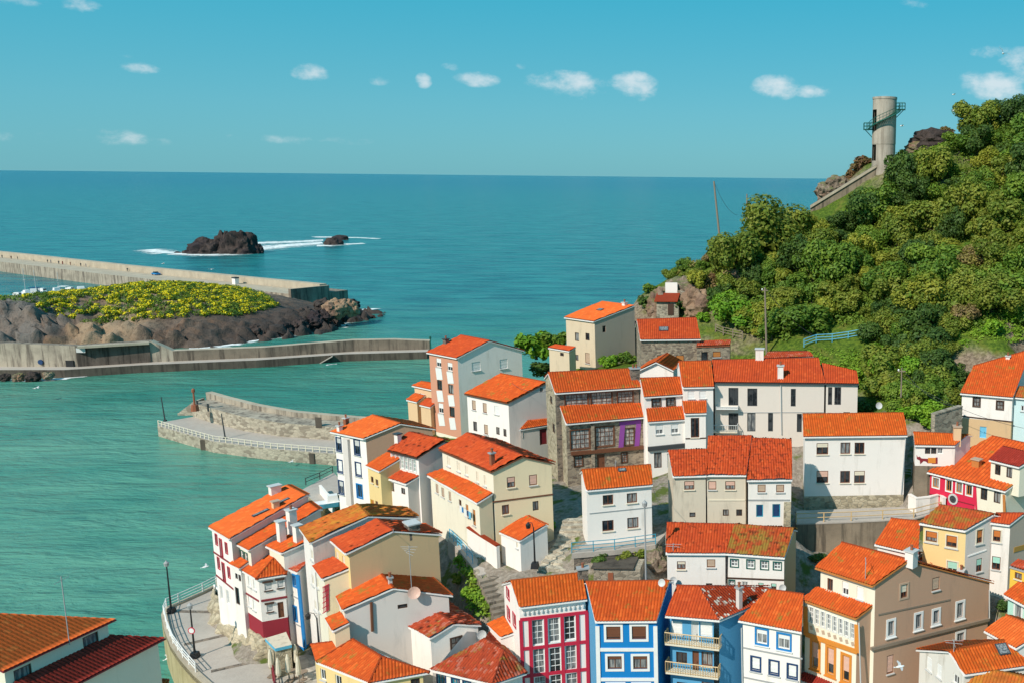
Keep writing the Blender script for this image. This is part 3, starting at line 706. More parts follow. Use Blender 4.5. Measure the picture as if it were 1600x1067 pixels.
def houses():
    # ---- lowest row, right of the middle
    h = House('white house with crimson timber frame and three columns of tall windows')
    wr = []
    for (cx, cy, hh) in ((840, 987, 40), (865.5, 983, 39), (890, 980, 38), (842, 1032, 40), (867.5, 1030, 40), (892, 1026, 40), (844, 1074, 36), (869, 1071, 36), (894, 1068, 36)): wr.append(('F', cx, cy, 19, hh, 'white8'))
    wr += [('L', 794, 926, 4, 16, 'red_tall'), ('L', 795, 958, 4, 18, 'red_tall'), ('L', 804, 968, 4, 18, 'red_tall')]
    b = HB['red'] = h.block((811, 949), (917.5, 936), (797.5, 907.5), (909, 895), 13.5, 25, kpx=(787, 922), zb=5, wall='clean_white', wins=wr, tile='tile_amber', ov=(.35, .12, .3))
    for x0, x1 in ((813.5, 819), (828, 832.5), (852.5, 856), (878, 881.5), (902, 905.5), (916.5, 920)):
        h.strip(b, 'F', (x0, 968 - (x0 - 812) * .12), (x1, 1100), .3, 'red_paint', 'timber_post', .09)
    for y in (967, 1013, 1056): h.strip(b, 'F', (812.5, y), (918, y - 12), .3, 'red_paint', 'timber_beam', .07)
    for i in range(14):
        x = 818 + i * 7.1; h.panel(b, 'F', x, 957 - (x - 812) * .12, 2.6, 4.5, 'white_paint', 'dentil', .16)
    h.chimney(b, 911, 902, .9, .6, .9, 'dark_stone', 'grey_paint', 1)
    h = House('bright blue house with white corner strips and brown windows')
    b = HB['blue'] = h.block((930, 970.5), (1026, 970), (915.5, 909), (1046, 907.5), 13, 25, k=.35, zb=4.5, wall={'F': 'blue_wall', 'R': 'blue_wall', 'L': 'pale_blue_wall', 'K': 'blue_wall'}, tile='tile_orange', ov=(.3, .12, .2),  # left wall is the same blue, painted paler for the light on it
        wins=[('F', 958.5, 988, 23, 20, 'framed_shut'), ('F', 998.5, 987.5, 23, 20, 'framed_shut'), ('F', 960.5, 1034, 23, 20, 'framed'), ('F', 1000.5, 1034, 23, 20, 'framed'), ('F', 962, 1078, 23, 20, 'framed'), ('F', 1002, 1078, 23, 20, 'framed')])
    for y in (1013.5, 1060): h.strip(b, 'F', (934.5, y), (1026, y), .3, 'white_paint', 'string_course', .07)
    for x0, x1 in ((933.6, 936.5), (1024, 1026.2)): h.strip(b, 'F', (x0, 977), (x1, 1100), .34, 'white_paint', 'corner_strip', .1)
    h.dish(b.B + Vector((.2, 2.5, 2.4)), .34)
    h = House('pale blue house with two wooden balconies and bird-spotted tiles')
    b = HB['pale'] = h.block((1039, 962), (1124, 969), (1057.5, 915), (1092.5, 916), 13, 25, k=.25, zb=4.5, wall='pale_blue_wall', tile='tile_red', ov=(.9, .1, .2), walls='FLR',
        wins=[('F', 1056, 979, 17, 21, 'closed_white'), ('F', 1086, 990, 12, 40, 'door_white'), ('F', 1111, 983, 20, 22, 'closed_white'), ('F', 1065, 1027, 17, 18, 'dark'), ('F', 1087, 1033, 11, 36, 'door_brown'), ('F', 1111, 1029, 17, 22, 'brown'), ('F', 1066, 1074, 17, 18, 'dark'), ('F', 1111, 1076, 17, 22, 'brown')])
    h.balcony(b, 'F', (1038.5, 1008), (1123.5, 1015), .9); h.balcony(b, 'F', (1040, 1052), (1122, 1061), .9)
    zr = b.R2.z
    b2 = HB['pale2'] = h.block((1124, 969), (1180, 945), (1092.5, 916), (1200, 919), 13, 25, k=.3, zb=4.5, wall='pale_blue_wall', tile='tile_pale', ov=(.3, .15, .2), zr=zr, walls='FR', caps=True)
    h.chimney(b2, 1155, 950, .4, .4, 1.9, 'grey_wall', 'grey_paint', 1)
    h = House('white house with blue framed windows and a long orange roof')
    b = HB['white4'] = h.block((1153, 969), (1252.5, 987.5), (1200, 921), (1256, 929), 12.5, 24, k=.3, zb=4.5, wall='clean_white', ov=(.4, .15, .2), wins=[('F', 1190.5, 993, 17, 23, 'blue'), ('F', 1225, 1001, 18, 23, 'blue'), ('F', 1181, 1036, 13, 20, 'navy_closed'), ('F', 1209.5, 1042, 13, 20, 'navy_closed'), ('F', 1238, 1048, 13, 20, 'navy_closed')])
    h.strip(b, 'F', (1160, 1010), (1254, 1028), .12, 'grey_paint'); h.strip(b, 'F', (1160, 1056), (1254, 1075), .12, 'grey_paint')
    h.drainpipe(b, 'F', 1158.5, 980, 1160, 1067)
    # ---- large brown sided house
    h = House('tall brown sided house with orange glazed gallery and white upper floor')
    wins = [('F', 1297, 912, 9, 19, 'brown'), ('F', 1321, 919, 10, 20, 'halfwhite'), ('F', 1344, 926, 11, 19, 'closed_white')]
    for x, y, w_, hh, st in ((1412.5, 922.5, 11, 20, 'white_trim_blind'), (1462.5, 911, 11, 20, 'tan_shut'), (1392, 980, 9, 22, 'white_trim'), (1435, 969, 9, 22, 'white_trim'), (1462.5, 962, 9, 20, 'white_trim'), (1500, 952, 10, 22, 'white_trim'), (1500.5, 996, 11, 18, 'white_trim'), (1391, 1037, 11, 28, 'pink_shut')): wins.append(('R', x, y, w_, hh, st))
    b = HB['brown'] = h.block((1273, 886), (1363, 915), (1315, 847.5), (1420, 875), 16.5, 24, kpx=(1552, 915), zb=5, wall={'F': 'pale_cream', 'R': 'brown_wall', 'K': 'brown_wall', 'L': 'brown_wall'}, tile='tile_orange', ov=(.5, .2, .3), wins=wins, fascia='amber_wood')
    h.strip(b, 'R', (1372, 959), (1484, 935.5), .14, 'weathered_wood'); h.strip(b, 'R', (1360, 1012), (1544, 966), .26, 'weathered_wood', 'ledge', .2)
    h.drainpipe(b, 'R', 1546, 921, 1546, 965); h.chimney(b, 1424, 872, .8, .8, .7, 'white_wall', 'light_grey', 1); h.mast(b, 1352, 905, 2.0, 0)
    lb = HB['gallery'] = lean(h, b, 'F', (1252, 936), (1337, 966), (1277, 916), (1365, 945), 24, wall={'F': 'pale_cream', 'R': 'brown_wall', 'L': 'cream_wall'}, tile='tile_orange', ov=(.3, .15, .3), fascia='amber_wood',
        wins=[('F', 1274, 1022, 10, 40, 'orange_tall'), ('F', 1298, 1032, 10, 40, 'orange_tall'), ('F', 1322, 1043, 10, 40, 'orange_tall')] + [('F', 1267.3 + i * 9.2, 959 + i * 3.75, 6.4, 24, 'gallery') for i in range(8)])
    h.strip(lb, 'F', (1259, 946), (1260, 991), .5, 'orange_paint', 'corner_strip', .1); h.strip(lb, 'F', (1339.5, 975), (1340, 1018), .5, 'orange_paint', 'corner_strip', .1)
    h.strip(lb, 'F', (1259, 989), (1340, 1017), .42, 'orange_paint', 'sill_beam', .12)
    for i in range(8): h.panel(lb, 'F', 1268 + i * 9.2, 979.5 + i * 3.6, 4, 6, 'tan_shutter', 'ornament', .04)
    h.drainpipe(lb, 'F', 1342, 972, 1345, 1075)
    lean(h, lb, 'F', (1244, 1060), (1305, 1083), (1256, 1049), (1310, 1068), 24, tile='tile_deep', ov=(.2, .1, .2), wall='cream_wall')
    # ---- bottom right corner
    h = House('white house with skylight and wide corrugated orange roof at the foot of the brown house')
    b = HB['h7'] = h.block((1506, 1054), (1612, 1039), (1482, 1017), (1571, 1001), 12, 24, kpx=(1431, 1014), zb=5, wall='dirty_white', tile='tile_amber', ov=(.3, .2, .3), wins=[('L', 1452, 1036, 8, 22, 'closed_white'), ('L', 1467.5, 1047, 8, 22, 'closed_white'), ('L', 1494, 1060, 9, 16, 'white')])
    h.skylight(b, 1566, 1015, 1.0, 1.1); h.mast(b, 1490, 1020, 1.2, 2)
    h = House('house showing only a mossy amber roof in the lower right corner')
    HB['h8'] = h.block((1498, 1078), (1604, 1104), (1537, 1044.5), (1640, 1066), 11, 22, k=.6, zb=4, tile='tile_lichen', wall='cream_wall', ov=(.3, .2, .3))
    h = House('small house with plain flat orange roof below the mint green house')
    HB['h9'] = h.block((1537, 985), (1588, 1013), (1572, 961), (1632, 985), 13, 20, k=.5, zb=7, tile='tile_flat', wall='white_wall', ov=(.25, .15, .2))
    h = House('mint green house with white framed window at the right edge')
    HB['mint'] = h.block((1568, 929), (1614, 953), (1592, 908), (1650, 930), 14.6, 22, k=.6, zb=9, tile='tile_orange', wall='mint_wall', ov=(.4, .2, .3), wins=[('F', 1591, 957, 9, 24, 'white_trim')])
    h = House('bright yellow house with grey flat roof and one small window')
    HB['yellow'] = h.block((1577, 884), (1616, 896), (1590, 873), (1632, 884), 16.6, 8, k=0, zb=12, tile='tile_old', wall='yellow_wall', ov=(.1, .05, .1), wins=[('F', 1591, 899, 11, 10, 'brown')], fascia='grey_paint')
    h = House('narrow white and taupe house with orange and mint blinds next to the cream house')
    HB['h13'] = h.block((1547, 816), (1577, 820), (1556, 802), (1600, 802), 18.6, 20, k=.8, zb=12, tile='tile_red', wall={'F': 'white_wall', 'R': 'taupe_wall', 'K': 'taupe_wall', 'L': 'white_wall'}, ov=(.3, .1, .2), wins=[('F', 1556, 836, 12, 17, 'orange_shut'), ('F', 1556, 879, 13, 20, 'mint_half')])
    h.strip(HB['h13'], 'R', (1584, 858), (1605, 852), .5, 'ochre_wall', 'painted_band', .05)
    h = House('cream house with mossy roof and orange roller blinds')
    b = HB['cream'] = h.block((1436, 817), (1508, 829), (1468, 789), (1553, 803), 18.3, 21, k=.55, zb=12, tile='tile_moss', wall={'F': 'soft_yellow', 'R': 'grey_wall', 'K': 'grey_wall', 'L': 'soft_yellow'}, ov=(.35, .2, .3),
        wins=[('F', 1455.5, 837, 17, 16, 'orange_shut'), ('F', 1487, 845, 17, 17, 'orange_shut'), ('F', 1488, 884, 17, 16, 'mint_shut'), ('R', 1530.5, 837, 9, 20, 'orange_shut'), ('R', 1530, 882, 9, 20, 'mint_half')], rough=.05)
    h.strip(b, 'R', (1512, 868), (1541, 858), .12, 'white_paint'); h.chimney(b, 1503, 876, .5, .5, .1, plane=h.wp(b, 'F', 1502, 892, .4))
    h = House('house with bright orange roofs stepped below the long retaining wall')
    HB['h15'] = h.block((1366, 850), (1435, 866), (1392, 810), (1438, 815), 16, 23, k=.4, zb=10, tile='tile_orange', wall='white_wall', ov=(.3, .2, .3))
    b = HB['h15b'] = h.block((1380, 866), (1425, 877), (1402, 853), (1438, 864), 14.6, 20, k=.5, zb=10, tile='tile_orange', wall='white_wall', ov=(.2, .1, .2))
    h.chimney(b, 1426, 872, .8, .8, .9); h.block((1432, 873), (1456, 881), (1460, 864), (1473, 872), 14.4, 20, k=.4, zb=10, tile='tile_red', wall='white_wall', ov=(.2, .1, .2))
    # ---- crimson house
    h = House('crimson and cream house with round porthole and tiled dormer')
    b = HB['crimson'] = h.block((1448, 737), (1571, 767.5), (1550, 681), (1650, 703), 18, 17, k=.35, zb=13, tile='tile_orange', rib=.42, wall='pale_cream', ov=(.35, .15, .3), split=('F', 1524, 775, 'crimson_wall'),
        wins=[('F', 1462.5, 753, 9, 15, 'crimson_trim'), ('F', 1483, 758, 9, 16, 'crimson_trim'), ('F', 1499, 761, 8.5, 15, 'crimson_trim'), ('F', 1514.5, 764.5, 8.5, 16, 'crimson_trim'), ('F', 1537.5, 771, 10, 18, 'dark'), ('F', 1558, 776, 10, 18, 'dark')])
    pc = h.wp(b, 'F', 1489.5, 778.5, .02); P, ud, nn, L = b.walls['F']; mb = MB()
    a_, c_ = ud, Vector((0, 0, 1))
    for r0, r1, o0, o1, mi in ((.62, .62, 0, .1, 0), (.62, .42, .1, .1, 0), (.42, .0, .06, .06, 1)):
        ra = [mb.vert(pc - h.loc + (a_ * math.cos(i * .393) + c_ * math.sin(i * .393)) * r0 + nn * o0) for i in range(16)]; rb_ = [mb.vert(pc - h.loc + (a_ * math.cos(i * .393) + c_ * math.sin(i * .393)) * max(r1, .001) + nn * o1) for i in range(16)]
        for i in range(16): mb.f.append([ra[i], ra[(i + 1) % 16], rb_[(i + 1) % 16], rb_[i]]); mb.m.append(mi)
    h.add('porthole', mb.mesh('porthole', ['light_grey', 'glass']))
    h.strip(b, 'F', (1524, 757), (1526, 800), .22, 'crimson_wall', 'corner_strip', .08); h.strip(b, 'F', (1569, 772), (1570, 805), .3, 'amber_wood', 'corner_strip', .08); h.strip(b, 'F', (1452, 770), (1522, 788), .08, 'maroon_paint')
    wb = on_plane(1548, 745, b.A, b.pn); zd = at_y(1545, 716, wb.y).z
    d = HB['dormer'] = h.block((1545, 718), (1592, 729.5), (1566, 697), (1625, 711), zd, 17, k=.2, zb=b.zb, zbot=wb.z - 1.2, tile='tile_deep', wall='pale_cream', ov=(.3, .12, .2), wins=[('F', 1559, 733, 9, 16, 'dark'), ('F', 1577, 737.5, 9, 16, 'dark')], caps=False)
    h.chimney(b, 1526, 728, .9, .7, .8, 'amber_wood', 'tan_shutter', 0)
    # ---- upper right white and ice blue house
    h = House('white house over tan stone ground floor below the hill at the right edge')
    b = HB['ur'] = h.block((1500, 614), (1583, 621), (1521, 572), (1612, 546), 24.5, 24, k=.5, zb=18.5, tile='tile_orange', wall='clean_white', base=(655, 'tan_wall'), ov=(.35, .15, .3), wins=[('F', 1526, 627, 10, 14, 'dark4'), ('F', 1562.5, 632, 10, 13, 'dark4'), ('F', 1536, 674, 11, 18, 'door_blue')])
    h.strip(b, 'F', (1503, 649), (1582, 658), .14, 'dark_wood'); h.chimney(b, 1575, 560, .5, .5, .3)
    h = House('ice blue house with mossy roof at the right edge')
    HB['ice'] = h.block((1583, 620), (1660, 628), (1592, 604), (1670, 606), 24.4, 22, k=.6, zb=18.5, tile='tile_moss', wall='ice_wall', ov=(.3, .05, .3), wins=[('F', 1599, 637, 8, 9, 'white')])
    h = House('small white house with painted maroon cat mural and triple window')
    b = HB['mural'] = h.block((1429, 695), (1492, 696), (1427, 675), (1512, 679), 21, 18, k=.4, zb=16.5, zbot=13, tile='tile_amber', wall='white_wall', ov=(.3, .12, .2), wins=[('F', 1449.5, 703, 9, 10, 'dark'), ('F', 1459, 703, 9, 10, 'dark'), ('F', 1469, 703, 9, 10, 'white_net')], base=(727, 'retaining'))
    h.chimney(b, 1495, 686, .8, .8, 1.5, 'peach_wall', 'tan_shutter', 1)
    P, ud, nn, L = b.walls['F']; mb = MB()
    def mur(pts, mi):
        top = [mb.vert(h.wp(b, 'F', x, y, .03) - h.loc) for x, y in pts]; bot = [mb.vert(h.wp(b, 'F', x, y, -.02) - h.loc) for x, y in pts]
        mb.f.append(top[::-1]); mb.m.append(mi)
        for i in range(len(pts)): j = (i + 1) % len(pts); mb.f.append([top[i], top[j], bot[j], bot[i]]); mb.m.append(mi)
    mur([(1432, 709), (1434, 713), (1437, 712), (1440, 715), (1450, 715.5), (1450, 723), (1447, 720), (1443, 719), (1438, 724), (1437, 718), (1432.5, 716)], 0)
    mur([(1450, 714), (1462, 714), (1462, 722.5), (1450, 722.5)], 1); mur([(1462, 713.5), (1465, 713.5), (1465, 723.5), (1456, 723.5), (1456, 722.7), (1462, 722.7)], 0)
    h.add('mural', mb.mesh('mural', ['maroon_paint', 'orange_paint']))
    # ---- big plain white house
    h = House('large plain white house with six brown windows on a stone base')
    b = HB['h19'] = h.block((1255, 682), (1418, 680), (1254, 647), (1412, 645), 22, 23, k=.8, zb=14, tile='tile_amber', wall='white_wall', base=(773, 'light_stone'), ov=(.35, .2, .3),
        wins=[('F', 1285, 700, 18, 18, 'brown_blind'), ('F', 1321, 699, 16, 18, 'brown'), ('F', 1343, 699, 16, 18, 'brown'), ('F', 1285, 744, 18, 19, 'brown_half'), ('F', 1320.5, 744, 16, 19, 'brown'), ('F', 1343, 744, 16, 19, 'brown_blind')])
    h.dish(b.R1 + (b.R2 - b.R1) * .75 + Vector((0, .6, .8)), .4, (.3, -1, .3)); h.drainpipe(b, 'F', 1415, 684, 1408, 770)
    # ---- long beige modern house
    h = House('long beige modern house with tall dark windows and recessed terrace')
    b = HB['beige'] = h.block((1116, 597), (1290, 598.7), (1112, 563), (1279, 559.5), 25.5, 23, k=.8, zb=19, tile='tile_red', rib=.29, wall='beige_wall', ov=(.3, .1, .2), walls='FKL', fascia='dark_grey',
        wins=[('F', 1146, 619, 15, 27, 'modern'), ('F', 1175.5, 620, 15, 27, 'modern'), ('F', 1239.5, 620, 7.5, 28, 'modern1'), ('F', 1146, 659, 15, 28, 'modern'), ('F', 1174, 659, 13, 28, 'modern'), ('F', 1204, 659, 8, 28, 'modern1'), ('F', 1249, 660, 8, 28, 'modern1')])
    b2 = HB['beige2'] = h.block((1290, 598.7), (1342, 599.5), (1284, 567), (1338.5, 579.5), 25.5, 23, k=.6, zb=19, tile='tile_red', rib=.29, wall='beige_wall', ov=(.3, .1, .2), walls='FRK', fascia='dark_grey', caps=False,
        wins=[('F', 1297, 618, 6, 27, 'modern1'), ('F', 1309, 618, 10, 27, 'modern'), ('F', 1297, 647, 8, 6, 'modern1'), ('F', 1323, 646, 10, 6, 'modern1')])
    h.strip(b, 'F', (1156, 643.5), (1288, 643), .06, 'grey_paint'); h.balcony(b, 'F', (1119, 640), (1153, 638), .9, 'light_grey', 'white_paint', .15); h.balcony(b, 'F', (1106, 677), (1152, 674), 1.0, 'light_grey', 'cream_paint', .8)
    h.chimney(b, 1219.5, 590, .7, .6, 1.5, 'white_wall'); h.chimney(b, 1187, 561, 1.0, .8, 1.3, 'white_wall', 'light_grey', 0); h.drainpipe(b, 'F', 1220, 601, 1221, 678)
    h = House('low pale grey roofed building behind the long beige house')
    h.block((1192, 560), (1272, 557), (1200, 550), (1264, 549), 26, 9, k=1, zb=20, tile='tile_old', wall='grey_wall', ov=(.1, .1, .1)); bpy.data.objects.remove(h.blocks[0].roof.children[0]); h.blocks[0].roof.data.materials[0] = MAT('walk_concrete')
    h = House('narrow white house with two stacked orange roofs next to the long beige house')
    b = HB['h26'] = h.block((1066, 605), (1116, 604), (1060, 565), (1111, 564), 25.2, 24, k=.6, zb=18, tile='tile_orange', wall='clean_white', ov=(.3, .1, .2), wins=[('F', 1080, 616, 11, 12, 'closed_white'), ('F', 1098, 615.5, 11, 12, 'closed_white')])
    lb = lean(h, b, 'F', (1069, 646), (1104, 645), (1066, 626), (1104, 625), 24, tile='tile_orange', wall='clean_white', ov=(.25, .1, .2), zb=17, wins=[('F', 1086, 667, 13, 31, 'brown')])
    HB['h26l'] = lb; h.strip(lb, 'F', (1071, 684), (1104, 683), .12, 'dark_wood')
    # ---- old tiled houses in front of them
    h = House('weathered cream house with two old uneven red roofs')
    b = HB['old'] = h.block((1103, 742), (1166, 742), (1106, 682), (1175, 681), 20.5, 24, k=.4, zb=15, tile='tile_red', wall='old_plaster', ov=(.3, .1, .2), rough=.12, wins=[('F', 1110, 757, 13, 14, 'pink_shut'), ('F', 1141, 757, 15, 14, 'brown_half'), ('F', 1134, 800, 9, 10, 'dark'), ('F', 1155, 800, 9, 10, 'dark')])
    b2 = HB['old2'] = h.block((1051, 744), (1104, 742.5), (1044, 704), (1105, 702), 20.5, 24, k=.4, zb=15, tile='tile_red', wall='old_plaster', ov=(.3, .1, .2), rough=.1, wins=[('F', 1077, 757, 15, 14, 'brown_half'), ('F', 1082, 803, 10, 8, 'slit')])
    h.strip(b, 'F', (1107, 780), (1164, 780), .12, 'cream_paint')
    h = House('white house with crooked red roof and teal door beside the weathered cream house')
    b = HB['old3'] = h.block((1167, 750), (1238, 749), (1175, 685), (1237, 687), 20.2, 24, k=.1, zb=15, tile='tile_red', wall='white_wall', ov=(.3, .1, .2), rough=.16, wins=[('F', 1190, 762, 13, 12, 'tan_shut'), ('F', 1219, 762, 13, 12, 'tan_shut'), ('F', 1187, 797, 11, 19, 'door_teal'), ('F', 1213, 797, 12, 20, 'door_teal')])
    h.strip(b, 'F', (1169, 780), (1234, 780), .14, 'grey_paint'); h.panel(b, 'F', 1230, 803, 11, 40, 'light_stone', 'stone_pier', .1)
    h = House('low white house under an old red roof with street lamp in front')
    b = HB['h22a'] = h.block((1040, 864), (1134, 864.5), (1042, 817), (1148, 819.5), 15.6, 24, k=.4, zb=9, tile='tile_red', wall='white_wall', ov=(.3, .12, .2), rough=.07, wins=[('F', 1064.5, 882, 13, 13, 'brown_blind'), ('F', 1111, 879, 13, 13, 'tan_shut'), ('F', 1108, 914, 10, 8, 'dark')])
    h.dish(h.wp(b, 'F', 1052, 905, .4), .34, (.2, -1, .3)); h.mast(b, 1052, 862, .9, 2)
    h = House('low white house with green framed windows under a moss covered roof')
    b = HB['h22b'] = h.block((1134, 864.5), (1226, 871), (1148, 819.5), (1241, 826), 15.6, 24, k=.4, zb=9, tile='tile_moss', wall={'F': 'white_wall', 'R': 'tan_wall', 'K': 'tan_wall', 'L': 'white_wall'}, ov=(.3, .12, .2), rough=.1,
        wins=[('F', 1147.5, 878.5, 11, 11, 'green4'), ('F', 1173, 880.5, 11, 12, 'green4'), ('F', 1194.5, 882, 11, 12, 'green4'), ('F', 1214.5, 882.5, 11, 12, 'green4'), ('F', 1143, 911, 8, 11, 'green4'), ('F', 1164, 912, 10, 10, 'white_net'), ('F', 1189, 914, 9, 10, 'mint_half'), ('F', 1209, 915, 9, 10, 'mint_half')])
    h.strip(b, 'F', (1136, 901.5), (1225, 905), .14, 'dark_wood'); h.drainpipe(b, 'F', 1135.5, 868, 1134.5, 910, 'black_metal'); h.dish(h.wp(b, 'F', 1222, 917, .5), .34, (.2, -1, .3))
    # ---- white house above the turquoise railing
    h = House('white house above turquoise railing with bright orange roof')
    b = HB['h23'] = h.block((915, 766), (1020, 757), (909, 734), (1017.5, 726), 20, 23, k=.7, zb=14.4, tile='tile_amber', wall='white_wall', ov=(.3, .12, .2), wins=[('F', 950, 780, 16, 15, 'brown'), ('F', 987.5, 777, 16, 15, 'brown'), ('F', 950, 820, 18, 17, 'brown'), ('F', 989, 815.5, 18, 17, 'brown')])
    h.strip(b, 'F', (921, 811 - 10), (1018, 791), .07, 'grey_paint'); h.skylight(b, 972, 735, .8, .5); h.mast(b, 962, 731, .9, 0)
    # ---- stone house with purple bay
    h = House('dark stone house with purple painted bay and two long glazed balconies')
    b = HB['stone'] = h.block((867, 614), (1003, 605), (856, 582), (986, 576), 24.6, 24, k=.7, zb=14, tile='tile_orange', rib=.29, wall={'F': 'dark_stone', 'R': 'stone_wall', 'K': 'stone_wall', 'L': 'light_stone'}, ov=(.6, .15, .3),
        wins=[('F', 901, 625, 36, 20, 'glazed'), ('F', 940, 622, 32, 20, 'glazed'), ('F', 977, 619, 24, 18, 'glazed'), ('L', 861, 624, 4, 12, 'slit'), ('L', 865, 668, 4, 15, 'slit')])
    h.chimney(b, 992, 590, 1.1, 1.0, 1.2, 'dark_stone', 'grey_paint', 2)
    lb = HB['stonel'] = lean(h, b, 'F', (884, 662), (1010, 651), (874, 633), (1003, 629), 24, tile='tile_orange', rib=.29, wall={'F': 'stone_wall', 'R': 'stone_wall', 'L': 'light_stone'}, ov=(.5, .15, .3),
        wins=[('F', 906.5, 685, 30, 30, 'glazed'), ('F', 945, 681, 29, 30, 'glazed'), ('F', 983.5, 681, 15, 27, 'glazed2'), ('F', 904, 719, 14, 17, 'glazed2'), ('F', 939, 722, 12, 26, 'door_brown'), ('F', 975.5, 714, 9, 15, 'glazed2')])
    h.panel(lb, 'F', 971.5, 680, 7.5, 42, 'purple_wall', 'purple_panel', .06); h.panel(lb, 'F', 996.5, 677, 7.5, 42, 'purple_wall', 'purple_panel', .06); h.strip(lb, 'F', (968, 661), (1000, 657.5), .45, 'purple_wall', 'purple_panel', .07)
    h.strip(lb, 'F', (892, 707), (1006, 697), .4, 'brown_wood', 'beam', .35); h.strip(lb, 'F', (925.5, 663), (926.5, 730), .4, 'stone_wall', 'stone_post', .25)
    # ---- white houses right of it
    h = House('small white house with two stacked orange roofs beside the purple bay')
    b = HB['h25'] = h.block((1006, 620), (1067, 616), (1000, 591), (1064, 589), 24.2, 24, k=.6, zb=15, tile='tile_orange', rib=.29, wall='clean_white', ov=(.3, .1, .2), wins=[('F', 1025.5, 628, 13, 11, 'dark4'), ('F', 1048, 627, 13, 11, 'dark4')])
    lb = HB['h25l'] = lean(h, b, 'F', (1012, 659), (1072, 655), (1009, 637), (1066, 634), 24, tile='tile_orange', rib=.29, wall='clean_white', ov=(.25, .1, .2), zb=15, wins=[('F', 1030.5, 670.5, 12, 14, 'halfwhite'), ('F', 1054.5, 669, 12, 14, 'halfwhite'), ('F', 1028, 718, 12, 24, 'dark'), ('F', 1048, 716, 10, 26, 'door_white')])
    h.strip(lb, 'F', (1012, 700), (1071, 694), .5, 'dark_grey', 'fascia_board', .3)
    h = House('white gable with orange edged roof behind the stacked roofs')
    HB['gable27'] = h.block((0, 0), (995, 579), (0, 0), (1025, 565), 25.5, 26, kpx=(1053, 577), back=(.6, 6), zb=19, tile='tile_orange', wall='clean_white', ov=(.1, .35, .1))
    # ---- upper houses
    h = House('stone house with skylight and orange shutters below the cliff path')
    b = HB['h28'] = h.block((1000, 531), (1095, 530), (995, 500), (1088, 497), 27.8, 24, k=.7, zb=22, tile='tile_red', rib=.29, wall='stone_wall', ov=(.35, .15, .3), wins=[('F', 1033.5, 562, 13, 16, 'brown_shut'), ('F', 1062.5, 563, 13, 18, 'brown_shut')])
    h.skylight(b, 1037, 515, 1.3, 1.0)
    b2 = HB['h28b'] = h.block((1088, 541), (1141, 539.5), (1090, 533), (1142, 531), 27, 6, k=0, zb=22, tile='tile_old', wall='stone_wall', ov=(.1, .05, .1), wins=[('F', 1101, 556, 10, 13, 'slit'), ('F', 1120, 553, 12, 9, 'brown_shut')], fascia='rust')
    h = House('tall cream house with sloping orange roof on the edge over the sea')
    b = HB['h29'] = h.block((881, 496), (927, 502.5), (941, 471), (992, 477.5), 28.5, 13, k=0, zb=22, tile='tile_flat', wall={'F': 'sand_wall', 'R': 'taupe_wall', 'L': 'sand_wall', 'K': 'taupe_wall'}, ov=(.3, .1, .2), wins=[('F', 901.5, 526, 6, 13, 'slit'), ('F', 918, 526, 6, 11, 'slit'), ('F', 901.5, 558, 5, 9, 'slit'), ('F', 918, 559, 7, 16, 'tan_shut'), ('R', 944, 514, 5, 10, 'slit')])  # taupe walls: shaded side of the cream house painted darker
    h.skylight(b, 938, 485, 1.0, .8); h.chimney(b, 976, 478, .6, .6, .5, 'white_wall', 'light_grey', 1)
    lb = h.block((856, 543), (889, 548.5), (868, 538), (900, 542), 25, 10, k=0, zb=21.5, tile='tile_red', wall='sand_wall', ov=(.15, .1, .1), wins=[('F', 878, 553, 6, 5, 'dark')], caps=False)
    h = House('four storey pink house with white window strips and white gable')
    b = HB['pink'] = h.block((666, 550.5), (713, 559.5), (720, 524), (765, 532.5), 24, 21, kpx=(819, 549), zb=13, tile='tile_red', wall={'F': 'pink_wall', 'R': 'clean_white', 'L': 'pink_wall', 'K': 'clean_white'}, ov=(.3, .2, .3), base=(678, 'pale_cream'),
        wins=[('F', 685.5, 566, 7.5, 13, 'halfwhite'), ('F', 703, 572, 7.5, 13, 'halfwhite'), ('F', 687, 601, 7.5, 15, 'dark'), ('F', 704.5, 607, 7.5, 15, 'dark'), ('F', 689, 637, 7.5, 15, 'halfwhite'), ('F', 706.5, 643, 7.5, 15, 'dark'), ('R', 744, 571.5, 13, 14, 'closed_white'), ('R', 787, 568, 12, 14, 'closed_white')])
    for x0, y0, hh in ((686.3, 583, 18), (703.7, 589, 18), (688, 618, 17), (705.5, 625, 17), (690, 655, 18), (707.5, 661, 18)): h.panel(b, 'F', x0, y0, 9, hh, 'white_paint', 'white_panel', .05)
    h.chimney(b, 697, 537, .7, .6, .7, 'dark_stone', 'dark_grey', 1)
    h = House('small peach house with stepped hip roofs in front of the sea')
    b = HB['peach'] = h.block((643, 602), (674, 608.5), (658, 595.5), (690, 600), 18, 20, k=.8, zb=8, tile='tile_orange', wall='peach_wall', ov=(.3, .2, .2), wins=[('F', 660, 620.5, 7, 13, 'closed_white'), ('F', 654, 651, 7, 13, 'closed_white'), ('F', 669, 655, 7, 13, 'closed_white')])
    h.block((634.5, 624), (651, 628), (648, 614), (664, 618), 16.2, 20, k=.3, zb=8, tile='tile_orange', wall='peach_wall', ov=(.2, .15, .2), caps=False); h.block((655, 632), (672, 636), (668, 621), (684, 626), 16, 20, k=.3, zb=8, tile='tile_red', wall='peach_wall', ov=(.2, .15, .2), caps=False)
    h = House('white house with brown shutters and smooth orange roof left of the stone house')
